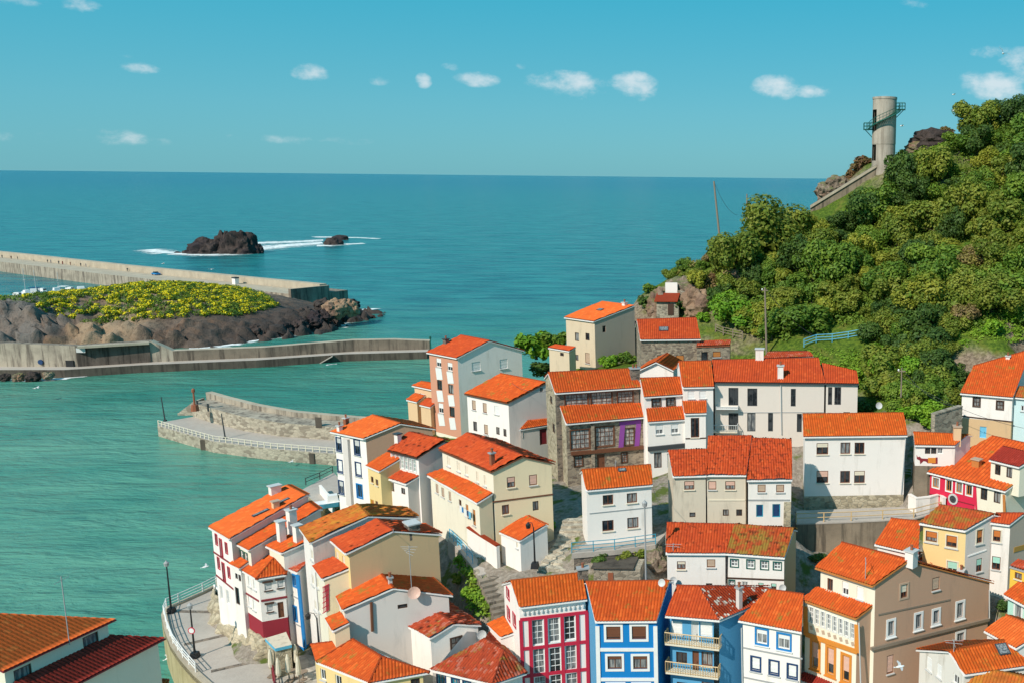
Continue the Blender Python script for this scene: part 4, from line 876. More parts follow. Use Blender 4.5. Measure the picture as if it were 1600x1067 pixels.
    b = HB['h31'] = h.block((725, 614.5), (792, 629), (782, 583.5), (853, 597), 21.5, 21, k=.3, zb=13.5, tile='tile_orange', wall={'F': 'clean_white', 'R': 'grey_wall', 'K': 'grey_wall', 'L': 'clean_white'}, ov=(.3, .15, .3), fascia='brown_wood',  # grey side wall: shade painted into the white plaster
        wins=[('F', 740.5, 632, 6, 15, 'tan_shut'), ('F', 757.5, 636.5, 6, 15, 'tan_shut'), ('F', 776, 640, 7, 13, 'closed_white'), ('F', 742.5, 665, 6, 15, 'dark'), ('F', 759.5, 670, 6, 15, 'tan_shut'), ('F', 778, 672, 5, 12, 'dark'), ('F', 789, 675, 5, 12, 'dark'), ('R', 846, 608, 4, 6, 'slit')])
    lb = h.block((811, 671), (860, 663), (824, 656.5), (862, 653), 18.2, 20, k=.2, zb=13.5, hipL=False, tile='tile_orange', wall='grey_wall', ov=(.2, .1, .2), wins=[('F', 849, 681, 11, 25, 'door_maroon'), ('L', 804, 679, 4, 12, 'dark')], caps=False)
    # ---- cream house in the middle
    h = House('cream gabled house in the middle with a long lower roof along its side')
    b = HB['h32'] = h.block((685, 701), (767, 736.5), (730, 676.5), (817.5, 712), 21, 21, kpx=(867, 726), zb=13, tile='tile_red', wall={'F': 'pale_cream', 'R': 'cream_wall', 'L': 'grey_wall', 'K': 'cream_wall'}, ov=(.3, .2, .3), rough=.06, fascia='brown_wood',
        wins=[('F', 701, 720, 4.5, 15, 'closed'), ('F', 716.5, 728, 5, 15, 'closed'), ('F', 729, 734, 4.5, 14, 'closed'), ('F', 746, 744, 4, 16, 'closed'), ('F', 758, 750, 4, 16, 'closed'), ('R', 798.5, 752, 12, 17, 'brown_half'), ('R', 833, 748.5, 12, 17, 'pink_shut'), ('R', 790, 795, 11, 15, 'brown'), ('R', 837, 789, 10, 15, 'dark')])
    h.strip(b, 'R', (770, 783), (864, 771), .14, 'brown_wood'); h.chimney(b, 769.5, 727, .4, .4, 1.3, 'rust', 'grey_paint', 1)
    lb = HB['h32l'] = lean(h, b, 'F', (667, 742), (745, 786), (695, 730.5), (770, 770), 22, tile='tile_orange', wall={'F': 'pale_cream', 'R': 'cream_wall', 'L': 'grey_wall'}, ov=(.3, .15, .3), rough=.05, wins=[('F', 683, 762, 4, 14, 'tan_shut'), ('F', 692, 768, 4, 14, 'tan_shut'), ('F', 703, 774, 4, 14, 'tan_shut'), ('F', 719, 785, 4, 12, 'brown'), ('F', 730, 797, 4, 18, 'brown_shut'), ('F', 741, 808, 4, 24, 'brown_shut')])
    h = House('small white annex with bright orange roof and street lamp below the cream house')
    b = HB['annex'] = h.block((779.5, 831), (811.5, 845), (822, 805), (853, 819.5), 15.2, 18, k=.1, zb=12.2, zbot=11, tile='tile_orange', wall='clean_white', ov=(.15, .1, .1), caps=False, wins=[('F', 808, 851, 3, 9, 'closed')])
    h = House('grey sided house with glazed teal gallery and weathered red roofs')
    b = HB['h33'] = h.block((605, 703), (651, 714.5), (640, 675.5), (694, 687.5), 20.2, 21, k=.35, zb=11, tile='tile_red', wall={'F': 'clean_white', 'R': 'grey_wall', 'L': 'grey_wall', 'K': 'grey_wall'}, ov=(.3, .15, .3), rough=.1, fascia='dark_wood',
        wins=[('F', 615.5 + i * 6.4, 717.5 + i * 1.9, 5.4, 19, 'gallery_teal') for i in range(6)])
    h.chimney(b, 622, 691, .6, .5, 1.0, 'white_wall', 'dark_grey', 0)
    lb = HB['h33l'] = lean(h, b, 'F', (589, 742), (634, 756), (610, 731), (655, 743), 20, tile='tile_red', wall={'F': 'clean_white', 'R': 'grey_wall', 'L': 'grey_wall'}, ov=(.3, .15, .3), rough=.1, wins=[('F', 613, 760, 6, 13, 'dark'), ('F', 630, 766, 6, 10, 'dark')])
    h = House('narrow yellow house with orange roof between white neighbours')
    HB['h34'] = h.block((571, 727), (592, 736), (607, 705), (628, 715), 18.6, 19, k=.2, zb=10, tile='tile_orange', wall='soft_yellow', ov=(.2, .1, .2), caps=False, wins=[('F', 581.5, 748, 4, 10, 'brown'), ('F', 589, 752.5, 4, 10, 'brown'), ('F', 581, 787, 5, 16, 'door_yellow'), ('F', 589, 790, 4, 16, 'brown')])
    h = House('tall white house with blue framed windows at the harbour side')
    b = HB['h35'] = h.block((515, 674), (567, 685), (582, 648), (626, 661), 17.5, 19, kpx=(681, 669), zb=7.5, tile='tile_flat', wall={'F': 'clean_white', 'R': 'brown_wall', 'L': 'clean_white', 'K': 'brown_wall'}, ov=(.45, .2, .3),
        wins=[('F', 529.5, 693, 7, 20, 'navy'), ('F', 558, 698, 8, 22, 'navy'), ('F', 531.5, 727, 7, 19, 'navy_closed'), ('F', 560, 732, 8, 20, 'navy_closed'), ('F', 533, 760, 7, 20, 'navy'), ('F', 562, 766, 8, 20, 'blue_dark')])
    h.strip(b, 'F', (542.5, 684), (549, 788), 1.0, 'grey_wall', 'flue', .35); h.chimney(b, 541, 661, .5, .5, .7, 'rust'); h.chimney(b, 531, 673, .5, .5, .7, 'white_wall')
    # ---- lower left cluster
    h = House('white house with red shutters and the longest smooth orange roof by the promenade')
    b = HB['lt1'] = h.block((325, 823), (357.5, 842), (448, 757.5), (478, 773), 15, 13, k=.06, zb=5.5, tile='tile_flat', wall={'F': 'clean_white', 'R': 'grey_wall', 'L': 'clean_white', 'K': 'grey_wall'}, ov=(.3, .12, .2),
        wins=[('F', 338.5, 842, 3, 15, 'red_tall'), ('F', 346, 856, 3.5, 28, 'red_tall'), ('F', 354, 855, 3, 16, 'red_tall'), ('F', 342, 879, 3, 16, 'red_tall'), ('F', 350, 893, 3.5, 28, 'red_tall'), ('F', 358, 893, 3, 16, 'red_tall'), ('F', 346, 925, 4, 20, 'door_white'), ('F', 356, 932, 4, 20, 'door_white')], caps=False)
    h.strip(b, 'F', (334, 861), (362, 880), .16, 'maroon_paint'); h.strip(b, 'F', (338, 897), (366, 920), .16, 'maroon_paint')
    h.chimney(b, 430, 771, .7, 1.0, .9, 'white_wall', 'light_grey', 0); h.chimney(b, 431, 793, .5, .6, .7, 'peach_wall', 'tan_shutter', 0); h.skylight(b, 408, 802, .5, 1.6); h.skylight(b, 442, 784, .5, 1.4)
    h = House('white house with second long orange roof behind the red shuttered house')
    b = HB['lt2'] = h.block((367.5, 849), (387.5, 859.5), (480, 783), (498, 795.5), 14.2, 13, k=.06, zb=5.5, tile='tile_orange', wall={'F': 'pale_cream', 'R': 'grey_wall', 'L': 'clean_white', 'K': 'grey_wall'}, ov=(.3, .12, .2), wins=[('F', 378.5, 866, 4, 13, 'green4'), ('F', 385, 870, 4, 13, 'green4')], caps=False)
    h.chimney(b, 440, 838, .7, .6, 1.6, 'white_wall', 'light_grey', 0); h.chimney(b, 457, 826, .8, .7, 2.0, 'white_wall', 'light_grey', 1)
    h = House('white house with short deep orange roof and white chimney below the mossy roof')
    b = HB['lt3'] = h.block((414, 852.5), (438.5, 864), (462, 831), (482, 845), 14.1, 14, k=.1, zb=5.5, tile='tile_orange', wall={'F': 'pale_cream', 'R': 'white_wall', 'L': 'clean_white', 'K': 'grey_wall'}, ov=(.3, .12, .2), caps=False)
    h.chimney(b, 466, 846, .7, .6, 1.7, 'white_wall', 'light_grey', 0)
    h = House('white corner house with maroon base, hip roof and white shutters')
    b = HB['corner'] = h.block((373, 888), (400.5, 904.5), (423, 865.5), (429, 871), 12.1, 20, hipR=True, Cpx=(447, 897), zb=5.4, tile='tile_orange', wall='white_wall', ov=(.25, .2, .2), base=(964, 'maroon_base'),
        wins=[('F', 390, 908, 4, 14, 'closed_white'), ('F', 398, 913, 4, 14, 'closed_white'), ('F', 390, 938, 4, 16, 'closed_white'), ('F', 397.5, 944, 4, 16, 'closed_white'), ('R', 419, 915, 11, 12, 'hood'), ('R', 438, 911, 10, 12, 'hood'), ('R', 421.5, 948, 10, 13, 'hood'), ('R', 439, 952, 9, 24, 'door_brown')])
    h.strip(b, 'R', (408, 937.5), (449, 931), .2, 'maroon_paint'); h.strip(b, 'F', (384, 925), (405, 938), .18, 'maroon_paint')
    b2 = h.block((357.5, 880.5), (373, 888), (374.5, 869), (389, 877), 12.4, 20, k=0, zb=5.4, tile='tile_orange', wall='white_wall', ov=(.2, .05, .2), caps=False, wins=[('F', 369.5, 899, 3.5, 9, 'slit'), ('F', 376, 903, 3.5, 10, 'slit'), ('F', 371, 930, 6, 26, 'slit')])
    h = House('narrow white house with bright blue corner strip and blue base')
    b = HB['bluestrip'] = h.block((441, 885), (464, 894.5), (470, 851), (494, 866), 12.3, 12, k=.1, zb=4, tile='tile_old', wall='white_wall', ov=(.15, .1, .2), base=(1006, 'blue_base'), caps=False, wins=[('F', 449.5, 905, 3, 20, 'blue_dark'), ('F', 461, 906, 4, 17, 'blue_dark'), ('F', 461.5, 957, 4.5, 21, 'blue_dark')])
    h.strip(b, 'F', (466, 897), (477, 1010), .5, 'blue_paint', 'corner_strip', .1); h.strip(b, 'F', (450, 925), (470, 936), .12, 'grey_paint'); h.strip(b, 'F', (454, 969), (475, 980), .12, 'grey_paint')
    h = House('white house with long mossy amber roof between the harbour and the tan house')
    b = HB['mossy'] = h.block((467, 825), (483.5, 848), (557.5, 787.5), (576, 805.5), 16.6, 15, kpx=(655, 815), zb=4.5, tile='tile_lichen', wall={'F': 'white_wall', 'R': 'grey_wall', 'L': 'white_wall', 'K': 'grey_wall'}, ov=(.3, .12, .3), rough=.08,
        wins=[('F', 487.5, 866, 3, 14, 'closed'), ('F', 489, 905, 3, 14, 'closed'), ('F', 493, 945, 3, 14, 'closed')])
    h = House('tall tan house with plain side wall and ornate yellow front')
    b = HB['tan'] = h.block((515, 844), (539.5, 865), (589, 811), (614.5, 828.5), 16.6, 17, kpx=(690, 845), zb=4.5, tile='tile_red', wall={'F': 'soft_yellow', 'R': 'tan_wall', 'L': 'grey_wall', 'K': 'tan_wall'}, ov=(.35, .12, .3), rough=.06, wins=[('F', 527, 868, 4, 13, 'closed'), ('F', 537, 876, 4, 13, 'closed')])
    h.chimney(b, 648, 832, 1.3, 1.0, .7, 'dark_stone', 'light_grey', 0, plane=b.R2 + (b.C - b.R2) * .45 + (b.R1 - b.R2) * .2); h.mast(b, 585, 850, 0.1, 0, plane=b.R2 + Vector((0, 0, .1)))
    lb = HB['tanl'] = lean(h, b, 'F', (488, 884), (502.5, 904.5), (521, 869), (548, 886.5), 18, tile='tile_red', wall={'F': 'pale_cream', 'R': 'cream_wall', 'L': 'white_wall'}, ov=(.25, .12, .2), wins=[('F', 494, 906, 2.5, 13, 'closed'), ('F', 498, 945, 2.5, 13, 'closed')])
    for i in range(5): h.strip(lb, 'R', (505 + i * 2.0, 915 - i * 1.0), (506 + i * 2.0, 955 - i * 1.0), .05, 'red_paint', 'lattice_bar', .06)
    for i in range(6): h.strip(lb, 'R', (504, 917 + i * 8), (514, 911 + i * 8), .05, 'red_paint', 'lattice_bar', .08)
    h = House('white gabled house with aerial mast and satellite dish below the tan wall')
    b = HB['h36h'] = h.block((525, 932.5), (534.5, 953), (594, 894.5), (615, 918), 12.6, 18, kpx=(707, 935), zb=4.5, tile='tile_orange', wall={'F': 'pale_cream', 'R': 'grey_wall', 'L': 'pale_cream', 'K': 'grey_wall'}, ov=(.2, .2, .3), wins=[('R', 629, 946, 15, 7, 'slit')])  # the gable is white, its shade is put in as grey plaster
    h.drainpipe(b, 'R', 580, 940, 582, 985, 'brown_wood', .12); h.mast(b, 645, 930, 4.2, 4, plane=b.R2 + (b.C - b.R2) * .3); h.dish(h.wp(b, 'R', 647, 925, .3), .55, (.4, -1, .4), 'pink_shutter'); h.chimney(b, 610, 912, .3, .3, .6, 'grey_wall', 'grey_paint', 1)
    lb = lean(h, b, 'F', (508, 966), (519.5, 986), (532, 955), (546, 972), 20, tile='tile_orange', wall='cream_wall', ov=(.2, .1, .2))
    h = House('plain white box house with ragged red roof and one dark four pane window')
    b = HB['h36i'] = h.block((597.5, 956), (671, 997.5), (664, 945), (710, 974), 10, 19, k=.9, Cpx=(752, 976), Dpx=(693, 936), zb=4.5, tile='tile_old', wall={'F': 'clean_white', 'R': 'clean_white', 'L': 'white_wall', 'K': 'white_wall'}, ov=(.2, .2, .2), rough=.1, wins=[('R', 713, 1004, 17, 18, 'dark4')])
    h.dish(h.wp(b, 'R', 752, 990, .4), .42, (.5, -1, .3))
    h = House('yellow house with wide orange hip roof at the bottom')
    b = HB['h36j'] = h.block((494, 1034), (577, 1067), (551, 999), (596, 1026), 9, 20, hipL=True, hipR=True, Cpx=(671, 1050), Dpx=(486, 1007), zb=3.5, tile='tile_orange', wall='soft_yellow', ov=(.4, .3, .3), wins=[('F', 505, 1053, 8, 16, 'white'), ('F', 529, 1063, 9, 16, 'white'), ('R', 649, 1066, 14, 14, 'dark')])
    h = House('white house with dark red hip roof and teal windows at the bottom')
    b = HB['h36k'] = h.block((671, 1046), (769, 1069), (756, 998), (788.5, 1016.6), 8.5, 20, hipR=True, Cpx=(823, 1051), zb=3.5, tile='tile_old', wall='clean_white', ov=(.4, .3, .3), rough=.05, wins=[('F', 690, 1062, 12, 16, 'teal4'), ('F', 712, 1067, 10, 16, 'teal4'), ('F', 730, 1071, 10, 16, 'teal4')])
    h = House('little amber roofed white annex with arched door beside the crimson framed house')
    b = HB['h36l'] = h.block((760.5, 975), (781.6, 995.5), (787, 962), (804, 988), 9.5, 18, k=.1, zb=4, tile='tile_amber', wall='clean_white', ov=(.1, .1, .1), caps=False)
    # ---- bottom left building on the quay
    h = House('cream quayside building with clerestory windows and two tiled roofs', 'building', name='quay_building')
    b = HB['bl'] = h.block((4.7, 1048), (182, 966), (-70, 1010), (-10, 957), 16, 15, k=.4, zb=4, tile='tile_bright', rib=.32, row=.5, amp=.035, wall='pale_cream', ov=(.35, .3, .3), wins=[('F', 142, 999, 26, 18, 'slit'), ('F', 36, 1050, 30, 20, 'slit')], fascia='maroon_paint')
    h.mast(b, 108, 1000, 5.0, 0)
    lb = HB['bll'] = lean(h, b, 'F', (100, 1078), (259.5, 995.5), (20, 1066), (171, 991), 15, tile='tile_deep', rib=.3, amp=.06, wall='pale_cream', ov=(.35, .3, .3), zb=4, fascia='maroon_paint')
    h = House('small lean-to with red tile edge at the very bottom left', 'building', name='quay_shed')
    h.block((150, 1078), (266, 1074), (156, 1060), (264, 1063), 8, 15, k=.3, zb=4, tile='tile_orange', wall='pale_cream', ov=(.2, .1, .2))
houses()
# ------------------------------------------------------------------ ground, sea, quays
def sea_mat(g):
    p = g.n('ShaderNodeNewGeometry').outputs['Position']
    sx = g.n('ShaderNodeSeparateXYZ', None, Vector=p)
    dist = g.vmath('LENGTH', p)
    big = g.noise(g.vmath('MULTIPLY', p, (1, 1.8, 1)), .012, 4, .6); mid = g.noise(g.vmath('MULTIPLY', p, (1, 2.2, 1)), .05, 5, .65)
    near = g.mix(g.ramp(big.outputs[0], .36, .66), (.036, .205, .152), (.120, .310, .225))
    near = g.mix(g.ramp(mid.outputs[0], .4, .7, 0, .3), near, (.03, .18, .145))
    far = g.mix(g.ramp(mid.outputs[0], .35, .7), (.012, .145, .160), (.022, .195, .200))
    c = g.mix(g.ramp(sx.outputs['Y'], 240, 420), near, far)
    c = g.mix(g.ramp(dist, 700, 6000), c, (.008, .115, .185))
    # wind ripples of several sizes, crests drawn out across the wind
    w1 = g.noise(g.vmath('MULTIPLY', p, (.8, 2.0, 1)), .55, 4, .65, .6); w2 = g.noise(g.vmath('MULTIPLY', p, (.7, 2.2, 1)), .085, 4, .6, .4); w3 = g.noise(g.vmath('MULTIPLY', p, (.5, 2.4, 1)), .016, 4, .6)
    h = g.math('ADD', g.math('MULTIPLY', w1.outputs[0], .42), g.math('MULTIPLY', w2.outputs[0], 2.2))
    h = g.math('ADD', h, g.math('MULTIPLY', w3.outputs[0], g.ramp(sx.outputs['Y'], 240, 700, 0, 9)))
    # dark wind flecks and a few whitecaps
    fl = g.noise(g.vmath('MULTIPLY', p, (.45, 1.9, 1)), .22, 3, .6)
    c = g.mix(g.ramp(fl.outputs[0], .54, .68, 0, .22), c, (.008, .095, .095)); f2 = g.noise(g.vmath('MULTIPLY', p, (.4, 1.7, 1)), .075, 4, .7)
    c = g.mix(g.math('MULTIPLY', g.ramp(f2.outputs[0], .51, .61, 0, .75), g.ramp(sx.outputs['Y'], 200, 400)), c, (.006, .08, .11)); c = g.mix(g.math('MULTIPLY', g.ramp(f2.outputs[0], .47, .38, 0, .55), g.ramp(sx.outputs['Y'], 200, 400)), c, (.04, .27, .26))
    wc = g.noise(g.vmath('MULTIPLY', p, (.6, 2.0, 1)), .05, 3, .75); wb = g.noise(p, .004, 2)
    wcap = g.math('MULTIPLY', g.ramp(wc.outputs[0], .765, .80), g.math('MULTIPLY', g.ramp(wb.outputs[0], .5, .6), g.ramp(sx.outputs['Y'], 480, 700)))
    c = g.mix(wcap, c, (.75, .8, .8))
    b = g.bsdf(c, .2, .26, g.bump(h, .75, 1.0)); b.inputs['IOR'].default_value = 1.33
    g.out(b)
_DEF['sea'] = sea_mat
def ground_mat(g):
    p = g.pos(); n_ = g.n('ShaderNodeNewGeometry').outputs['Normal']
    nz = g.n('ShaderNodeSeparateXYZ', None, Vector=n_).outputs['Z']
    a = g.noise(p, .35, 6, .65); b = g.noise(p, 2.2, 5, .65)
    grass = g.mix(g.ramp(b.outputs[0], .35, .7), (.045, .085, .012), (.13, .19, .022)); grass = g.mix(g.ramp(a.outputs[0], .5, .75), grass, (.16, .15, .035))
    rock = g.mix(g.ramp(b.outputs[0], .35, .65), (.14, .105, .075), (.32, .25, .18))
    c = g.mix(g.ramp(g.math('ADD', nz, g.math('MULTIPLY', a.outputs[0], .35)), .84, 1.0), rock, grass)
    sp = g.n('ShaderNodeSeparateXYZ', None, Vector=p)
    pave = g.mix(g.ramp(b.outputs[0], .35, .7), (.22, .185, .15), (.36, .31, .26)); pave = g.mix(g.ramp(a.outputs[0], .5, .62), pave, (.10, .13, .03))
    c = g.mix(g.ramp(g.math('ADD', sp.outputs['Y'], g.math('ADD', g.math('MULTIPLY', a.outputs[0], 8.0), g.ramp(sp.outputs['X'], 27, 33, 0, 40, False))), 118, 122), pave, c)      # lanes and yards below, meadow above
    g.out(g.bsdf(c, .95, .1, g.bump(b.outputs[0], .8, .25)))
_DEF['ground'] = ground_mat
def rockmat(name, c1, c2, c3, sc=.5, grass=0.0):
    def f(g):
        p = g.pos(); nz = g.n('ShaderNodeSeparateXYZ', None, Vector=g.n('ShaderNodeNewGeometry').outputs['Normal']).outputs['Z']
        a = g.noise(g.vmath('MULTIPLY', p, (1, 1, .5)), sc, 7, .7, .6); b = g.noise(p, sc * .3, 5, .6); v = g.noise(p, sc * 4, 5, .7)
        c = g.mix(g.ramp(a.outputs[0], .35, .62), c1, c2); c = g.mix(g.ramp(b.outputs[0], .48, .66), c, c3); c = g.mix(g.ramp(v.outputs[0], .5, .75, 0, .5), c, tuple(x * .45 for x in c1))
        if name == 'cliff_rock':       # beds of different rock along the headland
            X_ = g.math('ADD', g.n('ShaderNodeSeparateXYZ', None, Vector=p).outputs['X'], g.math('MULTIPLY', g.math('SUBTRACT', b.outputs[0], .5), 22.0))
            c = g.mix(g.ramp(X_, -217, -208, .75, 0), c, (.17, .16, .15)); c = g.mix(g.math('MULTIPLY', g.ramp(X_, -211, -204), g.ramp(X_, -196, -186, .75, 0)), c, (.36, .26, .17)); c = g.mix(g.ramp(X_, -190, -160, 0, .9), c, (.05, .042, .04))
            c = g.mix(g.ramp(v.outputs[0], .5, .7, 0, .6), c, (.04, .033, .03))  # dark crevices: shade painted into the rock colour by noise
        if grass: c = g.mix(g.math('MULTIPLY', g.ramp(g.math('ADD', nz, g.math('MULTIPLY', b.outputs[0], .4)), .75, 1.0), grass), c, (.09, .14, .02))
        g.out(g.bsdf(c, .9, .25, g.bump(g.math('ADD', a.outputs[0], g.math('MULTIPLY', v.outputs[0], .4)), 1.0, .6)))
    _DEF[name] = f
rockmat('sea_rock', (.022, .018, .018), (.075, .055, .048), (.04, .03, .033), .3); rockmat('cliff_rock', (.065, .05, .042), (.175, .13, .10), (.27, .15, .085), .25); rockmat('hill_rock', (.16, .12, .09), (.32, .25, .19), (.26, .15, .10), .45, .5); rockmat('orange_rock', (.26, .16, .10), (.40, .27, .17), (.2, .12, .09), .4)
def foam_mat(g):
    p = g.pos(); uv = g.n('ShaderNodeUVMap').outputs[0]; u = g.n('ShaderNodeSeparateXYZ', None, Vector=uv)
    edge = g.math('MULTIPLY', u.outputs['X'], 1.0)
    a = g.noise(g.vmath('MULTIPLY', p, (.6, 1.5, 1)), .22, 7, .75, .8)
    al = g.ramp(g.math('ADD', a.outputs[0], g.math('MULTIPLY', g.math('SUBTRACT', 1.0, g.math('ABSOLUTE', g.math('SUBTRACT', g.math('MULTIPLY', edge, 1.6), .8))), .34)), .64, .84)
    t = g.n('ShaderNodeBsdfTransparent'); d = g.n('ShaderNodeBsdfDiffuse', None, Color=(.82, .86, .86))
    m = g.n('ShaderNodeMixShader', None, Fac=al); g.nt.links.new(t.outputs[0], m.inputs[1]); g.nt.links.new(d.outputs[0], m.inputs[2]); g.out(m)
_DEF['foam'] = foam_mat
def land():
    b = MB(); xs = [-60000, -3000, -600, 600, 3000, 60000]; ys = [-3000, 0, 700, 3000, 12000, 90000]
    ids = [[b.vert((x, y, 0)) for x in xs] for y in ys]
    for i in range(5):
        for j in range(5): b.f.append([ids[i][j], ids[i][j + 1], ids[i + 1][j + 1], ids[i + 1][j]]); b.m.append(0)
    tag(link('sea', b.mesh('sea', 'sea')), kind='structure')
# scattered heights -> smooth surface
class Surf:
    def __init__(s, pts):
        P = np.array(pts, float); s.p = P[:, :2]; n = len(P)
        D = np.sqrt(((s.p[:, None] - s.p[None]) ** 2).sum(-1)); A = np.zeros((n + 3, n + 3)); A[:n, :n] = -D + np.eye(n) * .35
        A[:n, n] = 1; A[:n, n + 1:] = s.p; A[n, :n] = 1; A[n + 1:, :n] = s.p.T
        s.w = np.linalg.solve(A, np.concatenate([P[:, 2], np.zeros(3)])); s.n = n
    def __call__(s, X, Y):
        q = np.stack([np.ravel(X), np.ravel(Y)], -1); out = np.empty(len(q))
        for i in range(0, len(q), 4000):
            D = np.sqrt(((q[i:i + 4000, None] - s.p[None]) ** 2).sum(-1)); out[i:i + 4000] = -D @ s.w[:s.n] + s.w[s.n] + q[i:i + 4000] @ s.w[s.n + 1:]
        return out.reshape(np.shape(X))
def fbm(X, Y, sc, seed=0, oct=5, ridged=False):
    out = np.zeros(X.size); x = X.ravel() * sc; y = Y.ravel() * sc
    for i in range(len(out)):
        a, f, v = 1.0, 1.0, 0.0
        for o in range(oct):
            n_ = noise.noise(Vector((x[i] * f + seed * 7.1, y[i] * f - seed * 3.3, seed + o * 1.7)))
            v += a * ((1 - 2 * abs(n_)) if ridged else n_); a *= .5; f *= 2.1
        out[i] = v
    return out.reshape(X.shape)
PTS = []
for k, b in HB.items():
    for nm in 'FK':
        P, ud, nn, L = b.walls[nm]
        if k in ('dormer',) : continue
        for t in (0, 1): q = P + ud * L * t; PTS.append((q.x, q.y, b.zb - .35))
def P3(px, py, Y, dz=0.0): q = at_y(px, py, Y); return (q.x, q.y, q.z + dz)
for px, py in ((250, 700), (400, 745), (470, 750), (490, 730), (240, 850), (215, 930), (240, 1000), (290, 1060), (150, 900), (50, 800), (600, 640), (630, 690), (600, 590), (640, 560), (0, 700), (760, 520), (850, 490), (930, 455), (985, 425), (1040, 360), (0, 950), (100, 940), (190, 980), (255, 1040), (700, 480), (310, 860), (300, 790), (400, 720)):
    q = at_z(px, py, 0); PTS.append((q.x, q.y, -7))
for px, py, z in ((300, 950, 3), (300, 1000, 3), (350, 1020, 3), (400, 1060, 3), (330, 1060, 3), (440, 1050, 3.4), (470, 1060, 3.4), (340, 960, 3.6)):
    q = at_z(px, py, z); PTS.append((q.x, q.y, z))
HILL = [(1300, 546, 134), (1240, 555, 132), (1020, 485, 150), (1080, 470, 150), (1040, 446, 157), (1000, 462, 158), (1100, 405, 162), (1060, 425, 162), (1150, 395, 165), (1150, 480, 146), (1200, 520, 140),
        (1300, 460, 148), (1300, 365, 163), (1225, 400, 160), (1268, 332, 174), (1330, 295, 175), (1380, 262, 175), (1320, 287, 180), (1350, 264, 180), (1412, 238, 180), (1450, 228, 178), (1510, 203, 180), (1600, 180, 178), (1450, 360, 160), (1550, 360, 152), (1600, 320, 150), (1550, 480, 132), (1600, 510, 130), (1450, 480, 140), (1400, 545, 131), (1380, 590, 124), (1430, 612, 121),
        (1480, 645, 117), (1560, 552, 123), (1600, 550, 124), (1500, 560, 125), (1700, 400, 140), (1700, 250, 165), (1700, 540, 118), (1750, 650, 105), (1440, 665, 113), (1370, 640, 117)]
PTS += [P3(*q) for q in HILL]
STEP_PTS = ((862, 890, 88), (876, 868, 90), (890, 846, 92), (899, 826, 94.5), (903, 808, 96.5))
PATH_PTS = ((704, 840, 95.5), (722, 858, 92.5), (740, 880, 90), (752, 897, 88.2))
DARK_PTS = ((793, 966, 83), (782, 938, 85), (770, 912, 87), (763, 900, 87.8))
for px, py, Y in ((903, 884, 87.2), (950, 890, 87.0), (1015, 884, 87.6), (905, 903, 85.9), (960, 905, 85.9), (1020, 903, 85.9), (845, 893, 88), (830, 888, 87.6), (811, 888, 87.0), (790, 892, 88), (775, 885, 88.8), (730, 890, 89.2), (742, 925, 86.6), (752, 958, 84.4), (757, 920, 86.4), (772, 952, 84), (1250, 868, 97), (1330, 868, 97), (1420, 852, 97), (1290, 880, 92)) + STEP_PTS + PATH_PTS + DARK_PTS:
    q = at_y(px, py, Y); PTS.append((q.x, q.y, q.z - .2))
for px, py, Y, dz in ((700, 890, 92, -2.5), (706, 925, 89, -2.5), (716, 962, 86, -2.0), (700, 860, 95, -1.5)):
    q = at_y(px, py, Y); PTS.append((q.x, q.y, q.z + dz))
# the far side of the hill falls to the open sea
for px, py, Y, dz in ((1000, 462, 175, -12), (1060, 425, 180, -12), (1150, 395, 185, -14), (1268, 332, 192, -16), (1380, 262, 194, -14), (1510, 220, 198, -14), (1600, 195, 198, -14), (1720, 200, 198, -14)):
    q = P3(px, py, Y, dz); PTS.append(q); PTS.append((q[0], q[1] + 22, -4)); PTS.append((q[0], q[1] + 60, -12))
for x in (-120, -90, -60): PTS.append((x, 60, -8 if x < -70 else 2.0)); PTS.append((x, 230, -12))
PTS += [(-30, 58, 2.5), (0, 58, 3), (25, 62, 4), (45, 75, 9), (48, 95, 14), (-20, 66, 3), (30, 230, -12), (75, 230, -12), (75, 95, 22), (75, 60, 12), (-50, 52, 2), (-35, 50, 2), (-100, 110, -8), (-100, 170, -8), (-75, 52, 0)]
GROUND = Surf(PTS)
def gz(x, y): return float(GROUND(np.array([x]), np.array([y]))[0])
def ground():
    xs = np.arange(-112, 78, 1.2); ys = np.arange(48, 236, 1.2); X, Y = np.meshgrid(xs, ys)
    Z = GROUND(X, Y)
    hillw = np.clip((Y - 118) / 20, 0, 1)
    Z = Z + hillw * 1.1 * fbm(X, Y, .09, 3, 4)
    n = len(xs); I = (np.arange(len(ys) - 1)[:, None] * n + np.arange(n - 1)[None]).ravel()
    Fc = np.stack([I, I + 1, I + n + 1, I + n], 1)
    tag(link('ground', fast_mesh('ground', np.stack([X, Y, Z], -1).reshape(-1, 3), Fc, 'ground', None, True)), kind='structure')
def hit(px, py, off=0.0):
    """where the ray through a pixel meets the ground"""
    d = ray(px, py); t = np.arange(52, 240, .5); z = CH + d.z / d.y * t; x = d.x / d.y * t
    g_ = GROUND(x, t) + off; k = np.where(g_ >= z)[0]
    if len(k) == 0: return None
    return Vector((x[k[0]], t[k[0]], g_[k[0]] - off))
def rock_mesh(name, sub, mat, seed, scale=(1, 1, 1), amp=.35, sc=.8, flat=0.0):
    import bmesh
    bm = bmesh.new(); bmesh.ops.create_icosphere(bm, subdivisions=sub, radius=1)
    for v in bm.verts:
        p = v.co.copy(); q = p * sc + Vector((seed * 3.7, seed * 1.3, seed))
        d = noise.fractal(q, 1.0, 2.1, 5) * amp + (1 - 2 * abs(noise.noise(q * 1.7))) * amp * .5
        v.co = p * (1 + d); v.co.x *= scale[0]; v.co.y *= scale[1]; v.co.z *= scale[2]
    me = bpy.data.meshes.new(name); bm.to_mesh(me); bm.free(); me.materials.append(MAT(mat)); return me
